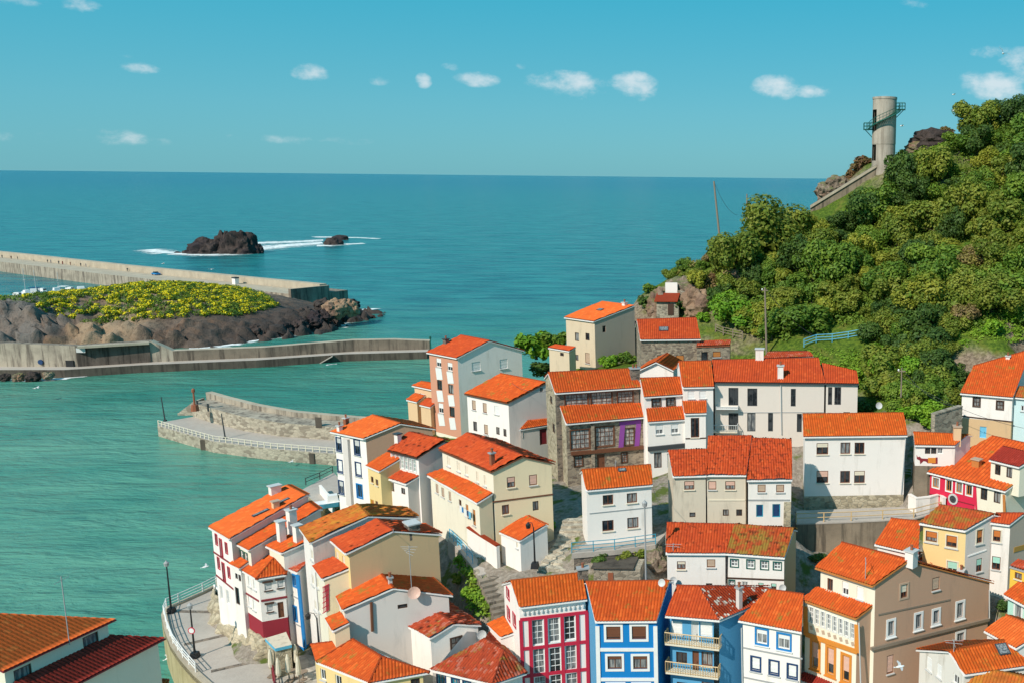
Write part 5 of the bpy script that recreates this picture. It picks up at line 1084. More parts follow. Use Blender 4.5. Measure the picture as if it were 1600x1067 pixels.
def wall_line(pts, half, z0, z1, mb, mi=0, mtop=None):
    """a wall following a polyline, half = (left, right) thickness"""
    pts = [Vector((p[0], p[1], 0)) for p in pts]; n = len(pts); Lp, Rp = [], []
    for i in range(n):
        d = (pts[min(i + 1, n - 1)] - pts[max(i - 1, 0)]).normalized(); s_ = Vector((-d.y, d.x, 0))
        Lp.append(pts[i] + s_ * half[0]); Rp.append(pts[i] - s_ * half[1])
    za = z0 if isinstance(z0, (list, tuple)) else [z0] * n; zb = z1 if isinstance(z1, (list, tuple)) else [z1] * n
    ring_ = [[mb.vert((Rp[i].x, Rp[i].y, za[i])), mb.vert((Rp[i].x, Rp[i].y, zb[i])), mb.vert((Lp[i].x, Lp[i].y, zb[i])), mb.vert((Lp[i].x, Lp[i].y, za[i]))] for i in range(n)]
    for i in range(n - 1):
        for k in range(4):
            mb.f.append([ring_[i][k], ring_[i + 1][k], ring_[i + 1][(k + 1) % 4], ring_[i][(k + 1) % 4]][::-1]); mb.m.append(mtop if (k == 1 and mtop is not None) else mi)
    mb.f.append(ring_[0]); mb.m.append(mi); mb.f.append(ring_[-1][::-1]); mb.m.append(mi)
def dense(pts, step):
    out = []
    for i in range(len(pts) - 1):
        a, b = Vector(pts[i]), Vector(pts[i + 1]); n = max(1, int((b - a).length / step))
        for k in range(n): out.append(a + (b - a) * k / n)
    out.append(Vector(pts[-1])); return out
def railing(name, label, pts, h, post, mat, bars=2, pstep=1.6, r=.035, group=None, cat='railing', pmat=None):
    """posts are parts, the rails one part"""
    pts = [Vector(p) for p in pts]; base = pts[len(pts) // 2]
    t = thing(name, label, cat, base, group)
    mb = MB()
    for k in range(bars):
        z = h * (k + 1) / bars; mb.tube([p + Vector((0, 0, z)) - base for p in pts], r, 5)
    link('rail', mb.mesh('rail', mat), t)
    pm = MB(); pm.box((0, 0, 0), (post, post, h + .03)); me = pm.mesh('post', pmat or mat)
    for p in dense(pts, pstep): link('post', me, t, p - base)
    return t
def foam(pts_in, pts_out, z=.06):
    """a strip of foam between two polylines (inner edge dense)"""
    V, Fc, uv = [], [], []; n = len(pts_in)
    for i in range(n):
        a, b = Vector(pts_in[i]), Vector(pts_out[i])
        for k in range(5): q = a + (b - a) * k / 4; V.append((q.x, q.y, z + .01 * math.sin(i))); uv.append((1 - k / 4, i / n))
    for i in range(n - 1):
        for k in range(4): Fc.append((i * 5 + k, i * 5 + k + 1, i * 5 + 5 + k + 1, i * 5 + 5 + k))
    tag(link('sea_foam', fast_mesh('sea_foam', np.array(V), np.array(Fc), 'foam', np.array(uv))), kind='stuff')
def quays():
    # ---- outer breakwater
    w = [at_z(-60, 416.5, 0), at_z(0, 424, 0), at_z(150, 444, 0), at_z(300, 462, 0), at_z(455, 480, 0)]
    dirv = (w[4] - w[1]).normalized(); s_ = Vector((-dirv.y, dirv.x, 0))
    if s_.y < 0: s_ = -s_
    t = thing('breakwater', 'long pale outer breakwater with parapet running in from the left edge', 'breakwater', w[2])
    line = [w[1] - dirv * 120, w[1], w[2], w[3], w[4]]
    off = lambda a: [p + s_ * a - w[2] for p in line]
    mb = MB(); wall_line(off(6), (6, 6), -4, 5.0, mb, 0, 1); link('quay', mb.mesh('quay', ['pier_concrete', 'pale_deck']), t)
    mb = MB(); wall_line(off(13.5), (1.6, 1.4), 4.5, 7.6, mb, 0, 1); link('parapet', mb.mesh('parapet', ['pale_deck', 'pale_deck']), t)
    e = w[4] - w[2]
    mb = MB(); wall_line([e + s_ * -.5, e + s_ * 15.2], (.2, 1.3), -2, 7.0, mb, 0, 1); link('end_wall', mb.mesh('end_wall', ['quay_concrete', 'pale_deck']), t)
    mb = MB(); wall_line(off(19), (5, 4), -3, 4.2, mb); link('rubble_skirt', mb.mesh('rubble_skirt', 'quay_concrete'), t)
    global BW; BW = (w, s_, dirv)
    # ---- middle breakwater
    z2 = 2.0
    dk = [at_z(x, y, z2) for x, y in ((-60, 577), (0, 577), (100, 577), (220, 569.5), (400, 562), (540, 552.5), (667, 549))]
    t = thing('breakwater', 'dark stained breakwater with high wall and low walkway in front of the gorse headland', 'breakwater', dk[2])
    b0 = dk[2]; L = [p - b0 for p in dk]
    mb = MB(); wall_line(L, (4.2, 0), -4, 2.0 - b0.z, mb, 0, 1); link('walkway', mb.mesh('walkway', ['dark_quay', 'walk_concrete']), t)
    wl = [p + Vector((.35, 4.0, 0)) for p in L]
    def ztop(px, py, p): return at_y(px, py, p.y + b0.y).z - b0.z
    tops = [ztop(*q) for q in ((0, 536, wl[1]), (0, 536, wl[1]), (105, 540, wl[2]), (222, 532, wl[3]), (400, 542, wl[4]), (575, 531.5, wl[5]))]
    i3 = wl[3] + (wl[4] - wl[3]) * .18
    mb = MB(); wall_line(wl[:4], (2.2, 0), -4, [tops[0], tops[1], tops[2], tops[2] + .2], mb, 0, 1); link('high_wall', mb.mesh('high_wall', ['pier_concrete', 'quay_concrete']), t)
    for i in range(1):
        q = wl[2] + (wl[3] - wl[2]) * .01; q2 = wl[3] + (wl[2] - wl[3]) * .02; mb = MB(); wall_line([q + Vector((0, -.12, 0)), q2 + Vector((0, -.12, 0))], (.1, .12 + .1 * (i % 2)), 2.0 - b0.z, tops[2] - .42, mb); link('wall_bay', mb.mesh('wall_bay', 'stained_wall'), t)
    q0, q1 = wl[2] + Vector((1, -.5, 0)), wl[3] + Vector((0, -.5, 0))
    mb = MB(); wall_line([q0, q1], (.3, 1.0), tops[2] - .4, tops[2] + .15, mb); link('ledge', mb.mesh('ledge', 'pale_deck'), t)
    mb = MB(); wall_line([wl[3], i3], (2.2, 0), -4, [tops[2] + .2, tops[4]], mb, 0, 1); link('ramp_wall', mb.mesh('ramp_wall', ['pier_concrete', 'pale_deck']), t)
    mid = wl[5] + (wl[6] - wl[5]) * .5
    mb = MB(); wall_line([i3, wl[4], wl[5], mid, wl[6] + (wl[5] - wl[6]) * .05], (2.4, 0), -4, [tops[4], tops[4], tops[5], tops[5] - .1, tops[5] - .7], mb, 0, 1); link('low_wall', mb.mesh('low_wall', ['stained_low', 'pale_deck']), t)
    q = L[1] + (L[2] - L[1]) * .9; mb = MB(); mb.box((q.x + .2, q.y + 3.9, 2 - b0.z), (1.9, .35, 1.6)); link('dark_opening', mb.mesh('dark_opening', 'black_metal'), t)
    q = L[1] + (L[2] - L[1]) * .45; mb = MB(); mb.tube([q + Vector((0, 3.7, 2 - b0.z + 1.2)), q + Vector((0, 3.95, 2 - b0.z + 1.2))], .62, 12); link('painted_disc', mb.mesh('painted_disc', 'navy_paint'), t)
    q = L[2] + (L[3] - L[2]) * .04; mb = MB(); mb.box((q.x + 1.2, q.y + 3.5, 2 - b0.z + 3.6), (2.2, .1, 1.1)); link('notice_board', mb.mesh('notice_board', 'light_grey'), t)
    mb = MB(); a = L[4] + (L[5] - L[4]) * .86
    mb.obox(a + Vector((0, -.1, 0)), Vector((-3.4, -.6, -2.0)), Vector((.3, -1.1, 0)), Vector((0, 0, -.25))); link('slip_ramp', mb.mesh('slip_ramp', 'walk_concrete'), t)
    p = at_z(673.5, 552, 2.0); m = thing('harbour_light', 'slim green light mast at the tip of the dark stained breakwater', 'light mast', p)
    mb = MB(); mb.lathe([(.5, -2.5), (.5, .4), (.16, .45), (.14, 4.0), (.3, 4.05), (.3, 4.6), (.1, 4.8)], 8); link('mast', mb.mesh('mast', 'green_paint'), m)
    # ---- near curved pier
    z3 = 2.1
    fr = [at_z(x, y, z3) for x, y in ((246, 664), (280, 674), (332, 688.5), (422, 700), (521, 708), (600, 716))]
    bk = [at_z(x, y, z3) for x, y in ((252, 659), (302, 650), (330, 659), (380, 672), (440, 681), (540, 688), (620, 694))]
    t = thing('pier', 'curved old stone pier with thick back wall and white balustrade', 'pier', (fr[2].x, fr[2].y, 0)); b0 = Vector((fr[2].x, fr[2].y, 0))
    mb = MB(); mb.prism([p - b0 for p in fr] + [p - b0 for p in bk[::-1]], -4, z3, 0, 1); link('deck', mb.mesh('deck', ['quay_stone', 'walk_concrete']), t)
    bl = [p - b0 for p in bk[1:]]
    mb = MB(); wall_line(bl, (5.2, 0), -4, [5.0, 5.0, 4.9, 4.7, 4.5, 4.5], mb, 0, 1); link('back_wall', mb.mesh('back_wall', ['quay_stone', 'pier_concrete']), t)
    mb = MB(); wall_line([p + Vector((0, 4.6, 0)) for p in bl], (1.2, 0), 4, [6.0, 6.0, 5.9, 5.6, 5.3, 5.3], mb, 0, 1); link('wave_wall', mb.mesh('wave_wall', ['pier_concrete', 'pale_deck']), t)
    for i in range(9):
        q = bl[0] + Vector((-.1 - i * .42, 1.0, 0)); mb = MB(); mb.box((q.x, q.y + 1.4, z3), (.42, 3.0, 2.9 - i * .31)); link('step', mb.mesh('step', 'quay_stone'), t)
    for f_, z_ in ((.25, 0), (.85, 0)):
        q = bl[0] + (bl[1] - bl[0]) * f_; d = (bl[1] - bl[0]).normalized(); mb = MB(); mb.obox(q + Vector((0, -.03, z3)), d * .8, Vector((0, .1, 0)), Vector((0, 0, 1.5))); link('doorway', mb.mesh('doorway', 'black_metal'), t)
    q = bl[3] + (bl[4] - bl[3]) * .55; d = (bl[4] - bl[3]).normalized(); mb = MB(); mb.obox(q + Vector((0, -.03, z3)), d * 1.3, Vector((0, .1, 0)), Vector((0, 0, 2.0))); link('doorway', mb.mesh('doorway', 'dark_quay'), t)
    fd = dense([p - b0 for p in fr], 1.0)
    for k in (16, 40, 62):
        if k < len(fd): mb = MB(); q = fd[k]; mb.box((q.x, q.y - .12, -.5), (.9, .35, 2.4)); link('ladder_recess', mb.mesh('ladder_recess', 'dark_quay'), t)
    railing('balustrade', 'cream white balustrade along the front edge of the curved pier', [p + Vector((0, .3, 0)) for p in dense(fr, 4)], .95, .14, 'cream_paint', 2, 1.2, .05, None, 'balustrade')
    for (x, y, yt), lab in (((258, 657, 619), 'thin dark pole at the tip of the curved pier'), ((352, 684, 645), 'thin dark pole standing on the curved pier deck')):
        p = at_z(x, y, z3); h = at_y(x - 3, yt, p.y).z - z3; o = thing('pole', lab, 'pole', p); mb = MB(); mb.tube([(0, 0, 0), (-.3, 0, h)], [.13, .08], 6); link('shaft', mb.mesh('shaft', 'dark_grey'), o); mb = MB(); mb.box((0, 0, 0), (.5, .5, .25)); link('base', mb.mesh('base', 'dark_grey'), o)
    p = at_z(305, 641, 5.0); o = thing('harbour_light', 'slim red light mast on the head of the curved pier', 'light mast', p); mb = MB(); mb.lathe([(.75, 0), (.6, 1.2), (.2, 1.25), (.14, 3.6), (.3, 3.65), (.3, 4.2), (.1, 4.4)], 8); link('mast', mb.mesh('mast', 'rust'), o)
    # ---- promenade
    zp = 4.0
    outer = [at_z(x, y, zp) for x, y in ((334, 915), (313, 926), (275, 943), (256, 951), (252, 962), (257, 985), (266, 1008), (281, 1030), (301, 1053), (322, 1072), (350, 1095))]
    inner = [at_z(x, y, zp) for x, y in ((345, 922), (332, 945), (333, 975), (352, 990), (378, 1012), (404, 1031), (426, 1029), (470, 1040), (500, 1075), (480, 1110))]
    mb = MB(); mb.prism([p for p in outer] + [p for p in inner[::-1]], -4, zp, 0, 1)
    pr = tag(link('promenade', mb.mesh('promenade', ['seawall_stain', 'walk_concrete'])), kind='structure')
    for (x0, y0, x1, y1) in ((276, 956, 330, 957), (288, 1008, 365, 990), (330, 1050, 400, 1034)):
        a, b = at_z(x0, y0, zp), at_z(x1, y1, zp); d = (b - a).normalized(); n_ = Vector((-d.y, d.x, 0)); mb = MB(); mb.face([a + Vector((0, 0, .006)), b + Vector((0, 0, .006)), b + n_ * .6 + Vector((0, 0, .006)), a + n_ * .6 + Vector((0, 0, .006))]); link('paving_band', mb.mesh('paving_band', 'dark_stone'), pr)
    mb = MB(); wall_line(outer, (.5, .0), zp - .5, zp + .22, mb); link('kerb', mb.mesh('kerb', 'pale_deck'), pr)
    railing('railing', 'white railing round the curved edge of the promenade', [p + Vector((.25, .1, .22)) for p in dense(outer[:9], 2.2)], .95, .09, 'white_paint', 3, 1.5, .04)
    # rocky bank between the promenade and the houses
    t = thing('rock_wall', 'pale rough stone bank between the promenade and the red shuttered houses', 'stone wall', inner[3])
    b0 = inner[3]; top = [at_z(x, y, 6.0) for x, y in ((335, 918), (336, 930), (350, 944), (372, 962), (398, 984), (425, 1004), (448, 1012), (468, 1024))]
    bot = [inner[i] + Vector((-.4, -.2, 0)) for i in (0, 1, 2, 3, 4, 5, 6, 7)]
    V, Fc = [], []; NB = 10; tt = [dense([a, b], 99) for a, b in zip(bot, top)]
    bd, td = dense(bot, .5), None
    n = 60
    def along(pl, f):
        s_ = f * (len(pl) - 1); i = min(int(s_), len(pl) - 2); return Vector(pl[i]) + (Vector(pl[i + 1]) - Vector(pl[i])) * (s_ - i)
    for i in range(n + 1):
        a, c = along(bot, i / n), along(top, i / n)
        for k in range(NB + 1):
            q = a + (c - a) * (k / NB); q.z = zp - .3 + (6.1 - zp + .3) * min(1, (k / NB) * 1.25)
            q += Vector((noise.noise(q * 1.1), noise.noise(q * 1.1 + Vector((9, 0, 0))), .6 * noise.noise(q * 1.3 + Vector((0, 5, 0))))) * .55
            V.append(q - b0)
    for i in range(n):
        for k in range(NB): j = i * (NB + 1) + k; Fc.append((j, j + 1, j + NB + 2, j + NB + 1))
    link('stone_face', fast_mesh('stone_face', np.array([tuple(v) for v in V]), np.array(Fc), 'light_stone'), t)
    # upper lane in front of the red shuttered houses
    lane = [at_z(x, y, 5.2) for x, y in ((337, 905), (337, 922), (352, 940), (375, 958), (400, 980), (428, 1000), (455, 1010), (455, 985), (420, 960), (395, 925), (360, 895))]
    mb = MB(); mb.prism(lane, 2, 5.2, 0, 1); tag(link('lane', mb.mesh('lane', ['light_stone', 'pale_deck'])), kind='structure')
    railing('railing', 'low white curved railing in front of the red shuttered house', dense([p + Vector((-.1, 0, 0)) for p in lane[1:5]], 1.5), .7, .12, 'white_paint', 1, 1.2, .09)
land(); ground(); quays()
# ------------------------------------------------------------------ headland, sea rocks, vegetation
def leafmat(name, c1, c2, c3=None, trans=.25):
    def f(g):
        uv = g.n('ShaderNodeSeparateXYZ', None, Vector=g.n('ShaderNodeUVMap').outputs[0])
        rnd = g.n('ShaderNodeObjectInfo').outputs['Random']
        big = g.noise(g.pos(), .35, 3, .6)
        c = g.mix(g.math('MULTIPLY_ADD', uv.outputs['X'], .62, .22), c1, c2)
        if c3: c = g.mix(g.ramp(g.math('ADD', big.outputs[0], g.math('MULTIPLY', uv.outputs['Y'], .25)), .5, .8), c, c3)
        c = g.mix(g.math('MULTIPLY', rnd, .3), c, tuple(x * .8 for x in c1))
        c = g.mix(1.0, c, (1.28, 1.28, 1.25), 'MULTIPLY')
        d = g.bsdf(c, .6, .3); t = g.n('ShaderNodeBsdfTranslucent', None, Color=g.mix(.5, c, (.3, .35, .02)))
        m = g.n('ShaderNodeMixShader', None, Fac=trans); g.nt.links.new(d.outputs[0], m.inputs[1]); g.nt.links.new(t.outputs[0], m.inputs[2]); g.out(m)
    _DEF[name] = f
leafmat('leaf_olive', (.062, .100, .012), (.175, .235, .026), (.225, .240, .034)); leafmat('leaf_green', (.042, .095, .013), (.125, .225, .022), (.175, .250, .028)); leafmat('leaf_yellow', (.105, .140, .014), (.255, .285, .028), (.30, .29, .035))
leafmat('leaf_dark', (.018, .046, .012), (.065, .125, .022), (.09, .15, .025)); leafmat('leaf_bright', (.06, .155, .010), (.155, .335, .018), (.20, .33, .024)); leafmat('leaf_rust', (.085, .042, .024), (.24, .115, .06), (.19, .16, .05)); leafmat('leaf_brown', (.12, .075, .036), (.26, .18, .085), (.24, .21, .05))
leafmat('gorse_leaf', (.026, .062, .008), (.085, .165, .014), (.15, .22, .02), .15); leafmat('gorse_flower', (.56, .44, .008), (.80, .66, .012), (.66, .57, .01), .15); leafmat('grass_blade', (.08, .17, .012), (.18, .32, .02), (.22, .32, .03)); leafmat('white_petal', (.7, .7, .66), (.8, .8, .76), None, .1)
_DEF['bark'] = lambda g: g.out(g.bsdf(g.mix(g.ramp(g.noise(g.pos((2, 2, .4)), 3, 4).outputs[0], .4, .65), (.10, .075, .05), (.2, .16, .12)), .95, .1))
def leaves(rng, cent, rad, n, size, squash=.85, inner=.35, up=.35):
    """leaf quads spread through the shell of lobes; normals lean outward"""
    k = len(cent); w = np.array(rad) ** 2; w = w / w.sum(); idx = rng.choice(k, n, p=w)
    d = rng.normal(size=(n, 3)); d[:, 2] += .25; d /= np.linalg.norm(d, axis=1)[:, None]
    rr = np.array(rad)[idx] * np.where(rng.rand(n) < inner, rng.uniform(.45, .85, n), rng.uniform(.85, 1.08, n))
    P = np.array(cent)[idx] + d * rr[:, None] * np.array([1, 1, squash])
    N = d + rng.normal(size=(n, 3)) * .45; N[:, 2] += up; N /= np.linalg.norm(N, axis=1)[:, None]
    A = np.cross(N, rng.normal(size=(n, 3))); A /= np.linalg.norm(A, axis=1)[:, None]; B = np.cross(N, A)
    s = size * rng.uniform(.6, 1.35, n)[:, None]; a = A * s; b = B * s * rng.uniform(.5, .9, n)[:, None]
    V = np.stack([P - a, P - b * .9 + N * s * .12, P + a, P + b * .9 + N * s * .12], 1).reshape(-1, 3)
    uv = np.repeat(np.stack([rng.rand(n), rng.rand(n)], -1), 4, 0)
    return V, np.arange(n * 4).reshape(-1, 4), uv
def crown_mesh(seed, mat, n=1500, size=.105, lobes=9, flat=.95, name='crown'):
    rng = np.random.RandomState(seed); cent, rad = [(0, 0, 0)], [.55]
    for i in range(lobes):
        a = rng.rand() * 6.283; r = rng.uniform(.35, .82); z = rng.uniform(-.4, .62) * (1.15 - r * .5)
        cent.append((math.cos(a) * r, math.sin(a) * r, z)); rad.append(rng.uniform(.24, .42))
    V, Fc, uv = leaves(rng, cent, rad, n, size, flat)
    return fast_mesh(name, V, Fc, mat, uv)
def trunk_mesh(seed, h=1.0):
    r = random.Random(seed); b = MB(); pts = [Vector((0, 0, -.5))]
    for i in range(4): pts.append(Vector((r.uniform(-.08, .08) * i, r.uniform(-.08, .08) * i, h * (i + 1) / 4)))
    b.tube(pts, [.13, .11, .09, .07, .04], 6)
    for i in range(5):
        a = r.uniform(0, 6.28); o = pts[2] + (pts[4] - pts[2]) * r.random(); b.tube([o, o + Vector((math.cos(a) * .35, math.sin(a) * .35, .3)), o + Vector((math.cos(a) * .6, math.sin(a) * .6, .45))], [.045, .03, .015], 5)
    return b.mesh('trunk', 'bark')
PROTO = {}
def proto(kind, var, mat, n=1500, size=.105, flat=.95):
    key = (kind, var, mat, n)
    if key not in PROTO: PROTO[key] = (crown_mesh(hash((kind, var)) % 9973 if False else 11 + var * 17, mat, n, size, 10 + var % 4, flat), trunk_mesh(5 + var))
    return PROTO[key]
def tree(name, label, cat, p, R, mat, var, h=1.0, group=None, sq=1.0, n=1500, size=.105):
    cm, tm = proto('t', var, mat, n, size)
    t = thing(name, label, cat, p, group)
    th = R * h * .55
    o = link('trunk', tm, t); o.scale = (R * .7, R * .7, th)
    c = link('crown', cm, t, (0, 0, th + R * .3)); c.scale = (R * random.uniform(.85, 1.25), R * random.uniform(.85, 1.2), R * sq * random.uniform(.85, 1.15)); c.rotation_euler = (0, 0, random.random() * 6.28)
    return t
ORD = ['nearest', 'second', 'third', 'fourth', 'fifth', 'sixth', 'seventh', 'eighth', 'ninth', 'tenth', 'eleventh', 'twelfth', 'thirteenth', 'fourteenth', 'fifteenth', 'sixteenth']
LAND = [((1383, 215), 'round concrete tower'), ((1315, 290), 'sloping tower wall'), ((1195, 500), 'tall utility pole'), ((1300, 532), 'blue hillside railing'), ((1120, 330), 'leaning pole'), ((1240, 580), 'long beige house'), ((1545, 590), 'white and tan hillside house'), ((1045, 512), 'stone house with skylight'), ((1455, 205), 'crest rock outcrop')]
def inside(poly, x, y):
    r = False; n = len(poly)
    for i in range(n):
        (x1, y1), (x2, y2) = poly[i], poly[(i + 1) % n]
        if (y1 > y) != (y2 > y) and x < (x2 - x1) * (y - y1) / (y2 - y1) + x1: r = not r
    return r
def hillside():
    rng = random.Random(21)
    poly = [(1035, 432), (1068, 408), (1110, 388), (1150, 372), (1215, 345), (1262, 352), (1330, 322), (1372, 292), (1402, 268), (1460, 247), (1512, 215), (1600, 182), (1640, 170), (1650, 530), (1560, 500), (1500, 525), (1470, 560), (1498, 600), (1492, 655), (1440, 662), (1352, 610), (1350, 548), (1262, 520), (1205, 535), (1140, 500), (1095, 462)]
    holes = [[(1255, 352), (1262, 325), (1375, 250), (1392, 272), (1352, 352), (1300, 362)], [(1380, 230), (1500, 185), (1518, 228), (1425, 288), (1378, 290)], [(1240, 505), (1362, 512), (1362, 600), (1240, 585)]]
    pts = []
    tries = 0
    while tries < 14000 and len(pts) < 262:
        tries += 1
        x, y = rng.uniform(1030, 1650), rng.uniform(165, 665)
        if not inside(poly, x, y) or any(inside(h_, x, y) for h_ in holes): continue
        dmin = 24 if y < 480 else 21
        if x < 1130 and y < 450: dmin = 14
        if any((x - a) ** 2 + (y - b) ** 2 < dmin * dmin for a, b, *_ in pts): continue
        p = hit(x, y)
        if p is None: continue
        pts.append((x, y, p))
    # a few that the photograph shows clearly
    lab = {}
    todo = []
    for x, y, p in pts:
        u = rng.random()
        low = x < 1140 and y < 455
        if low: mat, cw = rng.choice([('leaf_rust', 'rust brown'), ('leaf_olive', 'olive green'), ('leaf_brown', 'dry brown'), ('leaf_green', 'mid green')]); R = rng.uniform(1.0, 1.7); kind = 'bush'; h = .25
        else:
            if y > 560: ch = [('leaf_green', 'mid green'), ('leaf_olive', 'olive green'), ('leaf_dark', 'dark green'), ('leaf_bright', 'bright green')]
            elif x > 1500 and 380 < y < 520: ch = [('leaf_olive', 'olive green'), ('leaf_brown', 'dry brown'), ('leaf_green', 'mid green'), ('leaf_olive', 'olive green')]
            else: ch = [('leaf_olive', 'olive green'), ('leaf_olive', 'olive green'), ('leaf_green', 'mid green'), ('leaf_yellow', 'yellow green'), ('leaf_green', 'mid green'), ('leaf_dark', 'dark green')]
            mat, cw = rng.choice(ch); R = 2.2 + 3.0 * rng.random() ** 1.4 if y < 540 else rng.uniform(1.8, 2.8); kind = 'tree'; h = rng.uniform(.5, .85)
            if 455 < y < 560 and x < 1372: R = min(R, 2.3)
            if u < .22: R *= .62; kind = 'bush'; h = .3
        todo.append((x, y, p, R, mat, cw, kind, h))
    for i, (x, y, p, R, mat, cw, kind, h) in enumerate(todo):
        (lx, ly), ln = min(LAND, key=lambda q: (q[0][0] - x) ** 2 + (q[0][1] - y) ** 2)
        dx, dy = x - lx, y - ly
        rel = ('right of' if dx > 0 else 'left of') if abs(dx) > abs(dy) else ('above' if dy < 0 else 'below')
        lab.setdefault((cw, kind, rel, ln), []).append((dx * dx + dy * dy, i))
    names = {}
    for (cw, kind, rel, ln), v in lab.items():
        for r, (d, i) in enumerate(sorted(v)):
            names[i] = f'{cw} leafy {kind} {rel} the {ln}' + (f', {ORD[min(r, 15)]} there' if len(v) > 1 else '')
    for i, (x, y, p, R, mat, cw, kind, h) in enumerate(todo):
        t = tree('hillside_tree' if kind == 'tree' else 'hillside_bush', names[i], kind, p, R, mat, rng.randrange(6), h, 'trees and bushes on the hillside', rng.uniform(.85, 1.1), 4800 if R > 2.6 else 2400, .056 if R > 2.6 else .082)
    # the big dome shaped tree on the shoulder and other marked trees
    for x, y, Rr, mat, v, h, lb in ((1217, 388, 7.6, 'leaf_olive', 1, .3, 'largest dome shaped olive tree on the left shoulder of the hill'), (1165, 405, 3.6, 'leaf_green', 2, .3, 'rounded mid green tree leaning against the big dome shaped tree'), (1150, 490, 3.6, 'leaf_bright', 3, .5, 'bright green leafy tree between the skylight house and the utility pole'),
                                   (1235, 510, 4.2, 'leaf_green', 4, .5, 'broad grey green tree directly behind the tall utility pole'), (1375, 575, 3.4, 'leaf_olive', 5, .5, 'ivy clad olive tree right of the blue railing above the beige house'), (1445, 545, 3.8, 'leaf_dark', 0, .7, 'dark ivy covered tree with bare trunks in the middle of the slope foot'), (1455, 600, 3.0, 'leaf_olive', 1, .6, 'olive green tree standing over the lane left of the tan stone house'),
                                   (1405, 625, 2.6, 'leaf_green', 2, .5, 'mid green tree behind the chimney of the large plain white house')):
        p = hit(x, y + 12) if Rr < 7 else at_y(x, y + 12, 162.5)
        tree('hillside_tree', lb, 'tree', p - Vector((0, 0, .5)), Rr, mat, v, h, 'trees and bushes on the hillside', .9, 7000 if Rr > 5 else 3600, .046 if Rr > 5 else .064)
    # shrubs near the houses
    for x, y, Rr, mat, lb in ((838, 552, 3.3, 'leaf_bright', 'bright green tree over the sea left of the tall cream house'), (868, 540, 2.6, 'leaf_green', 'mid green tree touching the annex of the tall cream house'), (850, 580, 2.2, 'leaf_dark', 'dark bush below the bright green tree by the tall cream house'), (953, 566, 1.7, 'leaf_bright', 'round bright green bush right of the tall cream house'), (982, 562, 1.6, 'leaf_green', 'leafy bush between the tall cream house and the skylight house'), (972, 550, 1.2, 'leaf_bright', 'small bright bush above the round bush by the cream house'),
                              (1012, 476, 1.9, 'leaf_dark', 'dark grey green shrub on the cliff behind the skylight house'), (1018, 452, 1.4, 'leaf_green', 'green shrub at the top of the cliff path'), (1068, 478, 1.6, 'leaf_dark', 'grey green shrub beside the little cliff hut'), (1100, 495, 1.2, 'leaf_bright', 'small bright shrub by the wooden fence'), (1185, 522, 1.0, 'leaf_yellow', 'small yellow bush left of the tall utility pole'), (1165, 515, .9, 'leaf_olive', 'small olive bush at the wooden fence'),
                              (1275, 585, 2.0, 'leaf_bright', 'bright green bush right behind the roof of the beige house'), (1300, 592, 1.9, 'leaf_bright', 'bright green creeper mound at the right end of the beige roof'), (1330, 598, 2.0, 'leaf_bright', 'bright green mound between beige house and ivy tree'), (1425, 650, 1.5, 'leaf_bright', 'green bush with white flowers behind the mural house'), (1450, 662, 1.3, 'leaf_bright', 'bright bush at the old stone wall by the mural house'), (1475, 640, 1.4, 'leaf_green', 'mid green bush on top of the old stone wall'), (1345, 640, 1.4, 'leaf_dark', 'dark bush in the shade right of the beige house'),
                              (1550, 520, 1.8, 'leaf_bright', 'bright green bush on the grass bank above the tan stone house'), (1590, 498, 1.8, 'leaf_bright', 'bright green bush at the right edge above the grass bank'),
                              (722, 875, .8, 'leaf_bright', 'small green bush at the top of the bank beside the tan house'), (738, 930, .9, 'leaf_bright', 'green bush halfway down the bank beside the tan house'), (750, 948, .8, 'leaf_green', 'green bush at the foot of the bank beside the dark steps'), (715, 905, .7, 'leaf_yellow', 'yellow green bush leaning over the dark alley'), (770, 950, .6, 'leaf_green', 'little green bush beside the dark steps'),
                              (940, 880, 1.0, 'leaf_dark', 'dark green bush under the turquoise terrace railing'), (1005, 868, .9, 'leaf_olive', 'olive bush under the right end of the turquoise railing'), (975, 872, .8, 'leaf_olive', 'olive bush hanging under the middle of the turquoise railing'), (1252, 832, .8, 'leaf_bright', 'bright green creeper right of the moss covered roof'), (1262, 846, .7, 'leaf_green', 'green creeper at the left foot of the long retaining wall'), (1338, 838, .6, 'leaf_dark', 'dark creeper hanging in the middle of the long retaining wall'), (1275, 872, .9, 'leaf_dark', 'dark bush in the shade below the long retaining wall'), (862, 822, .6, 'leaf_bright', 'small bright shrub beside the white annex'), (1570, 950, .8, 'leaf_dark', 'dark shrub in the yard left of the mint house')):
        p = hit(x, y + 6)
        if p is None: p = at_y(x, y + 6, 150)
        tree('shrub', lb, 'bush' if 'tree' not in lb.split(' ')[2:4] and 'tree' not in lb[:24] else 'tree', p, Rr, mat, rng.randrange(6), .35, 'shrubs among the houses', .85, 900, .14)
    # rust coloured shrubs and rocks near the tower
    for x, y, Rr, lb in ((1338, 272, 2.7, 'rust coloured bush left of the round tower'), (1357, 262, 2.6, 'rust coloured bush touching the round tower'), (1320, 284, 1.9, 'lowest rust coloured bush above the sloping wall'), (1412, 240, 1.3, 'dark rust bush right of the round tower'), (1440, 222, 1.5, 'rust bush between the tower and the crest outcrop'), (1482, 208, 1.6, 'rust bush right of the dark crest outcrop')):
        p = at_y(x, y, 180); p.z -= .3
        tree('shrub', lb, 'bush', p, Rr, 'leaf_rust', rng.randrange(6), .05, 'rust coloured bushes at the tower', .8, 900, .14)
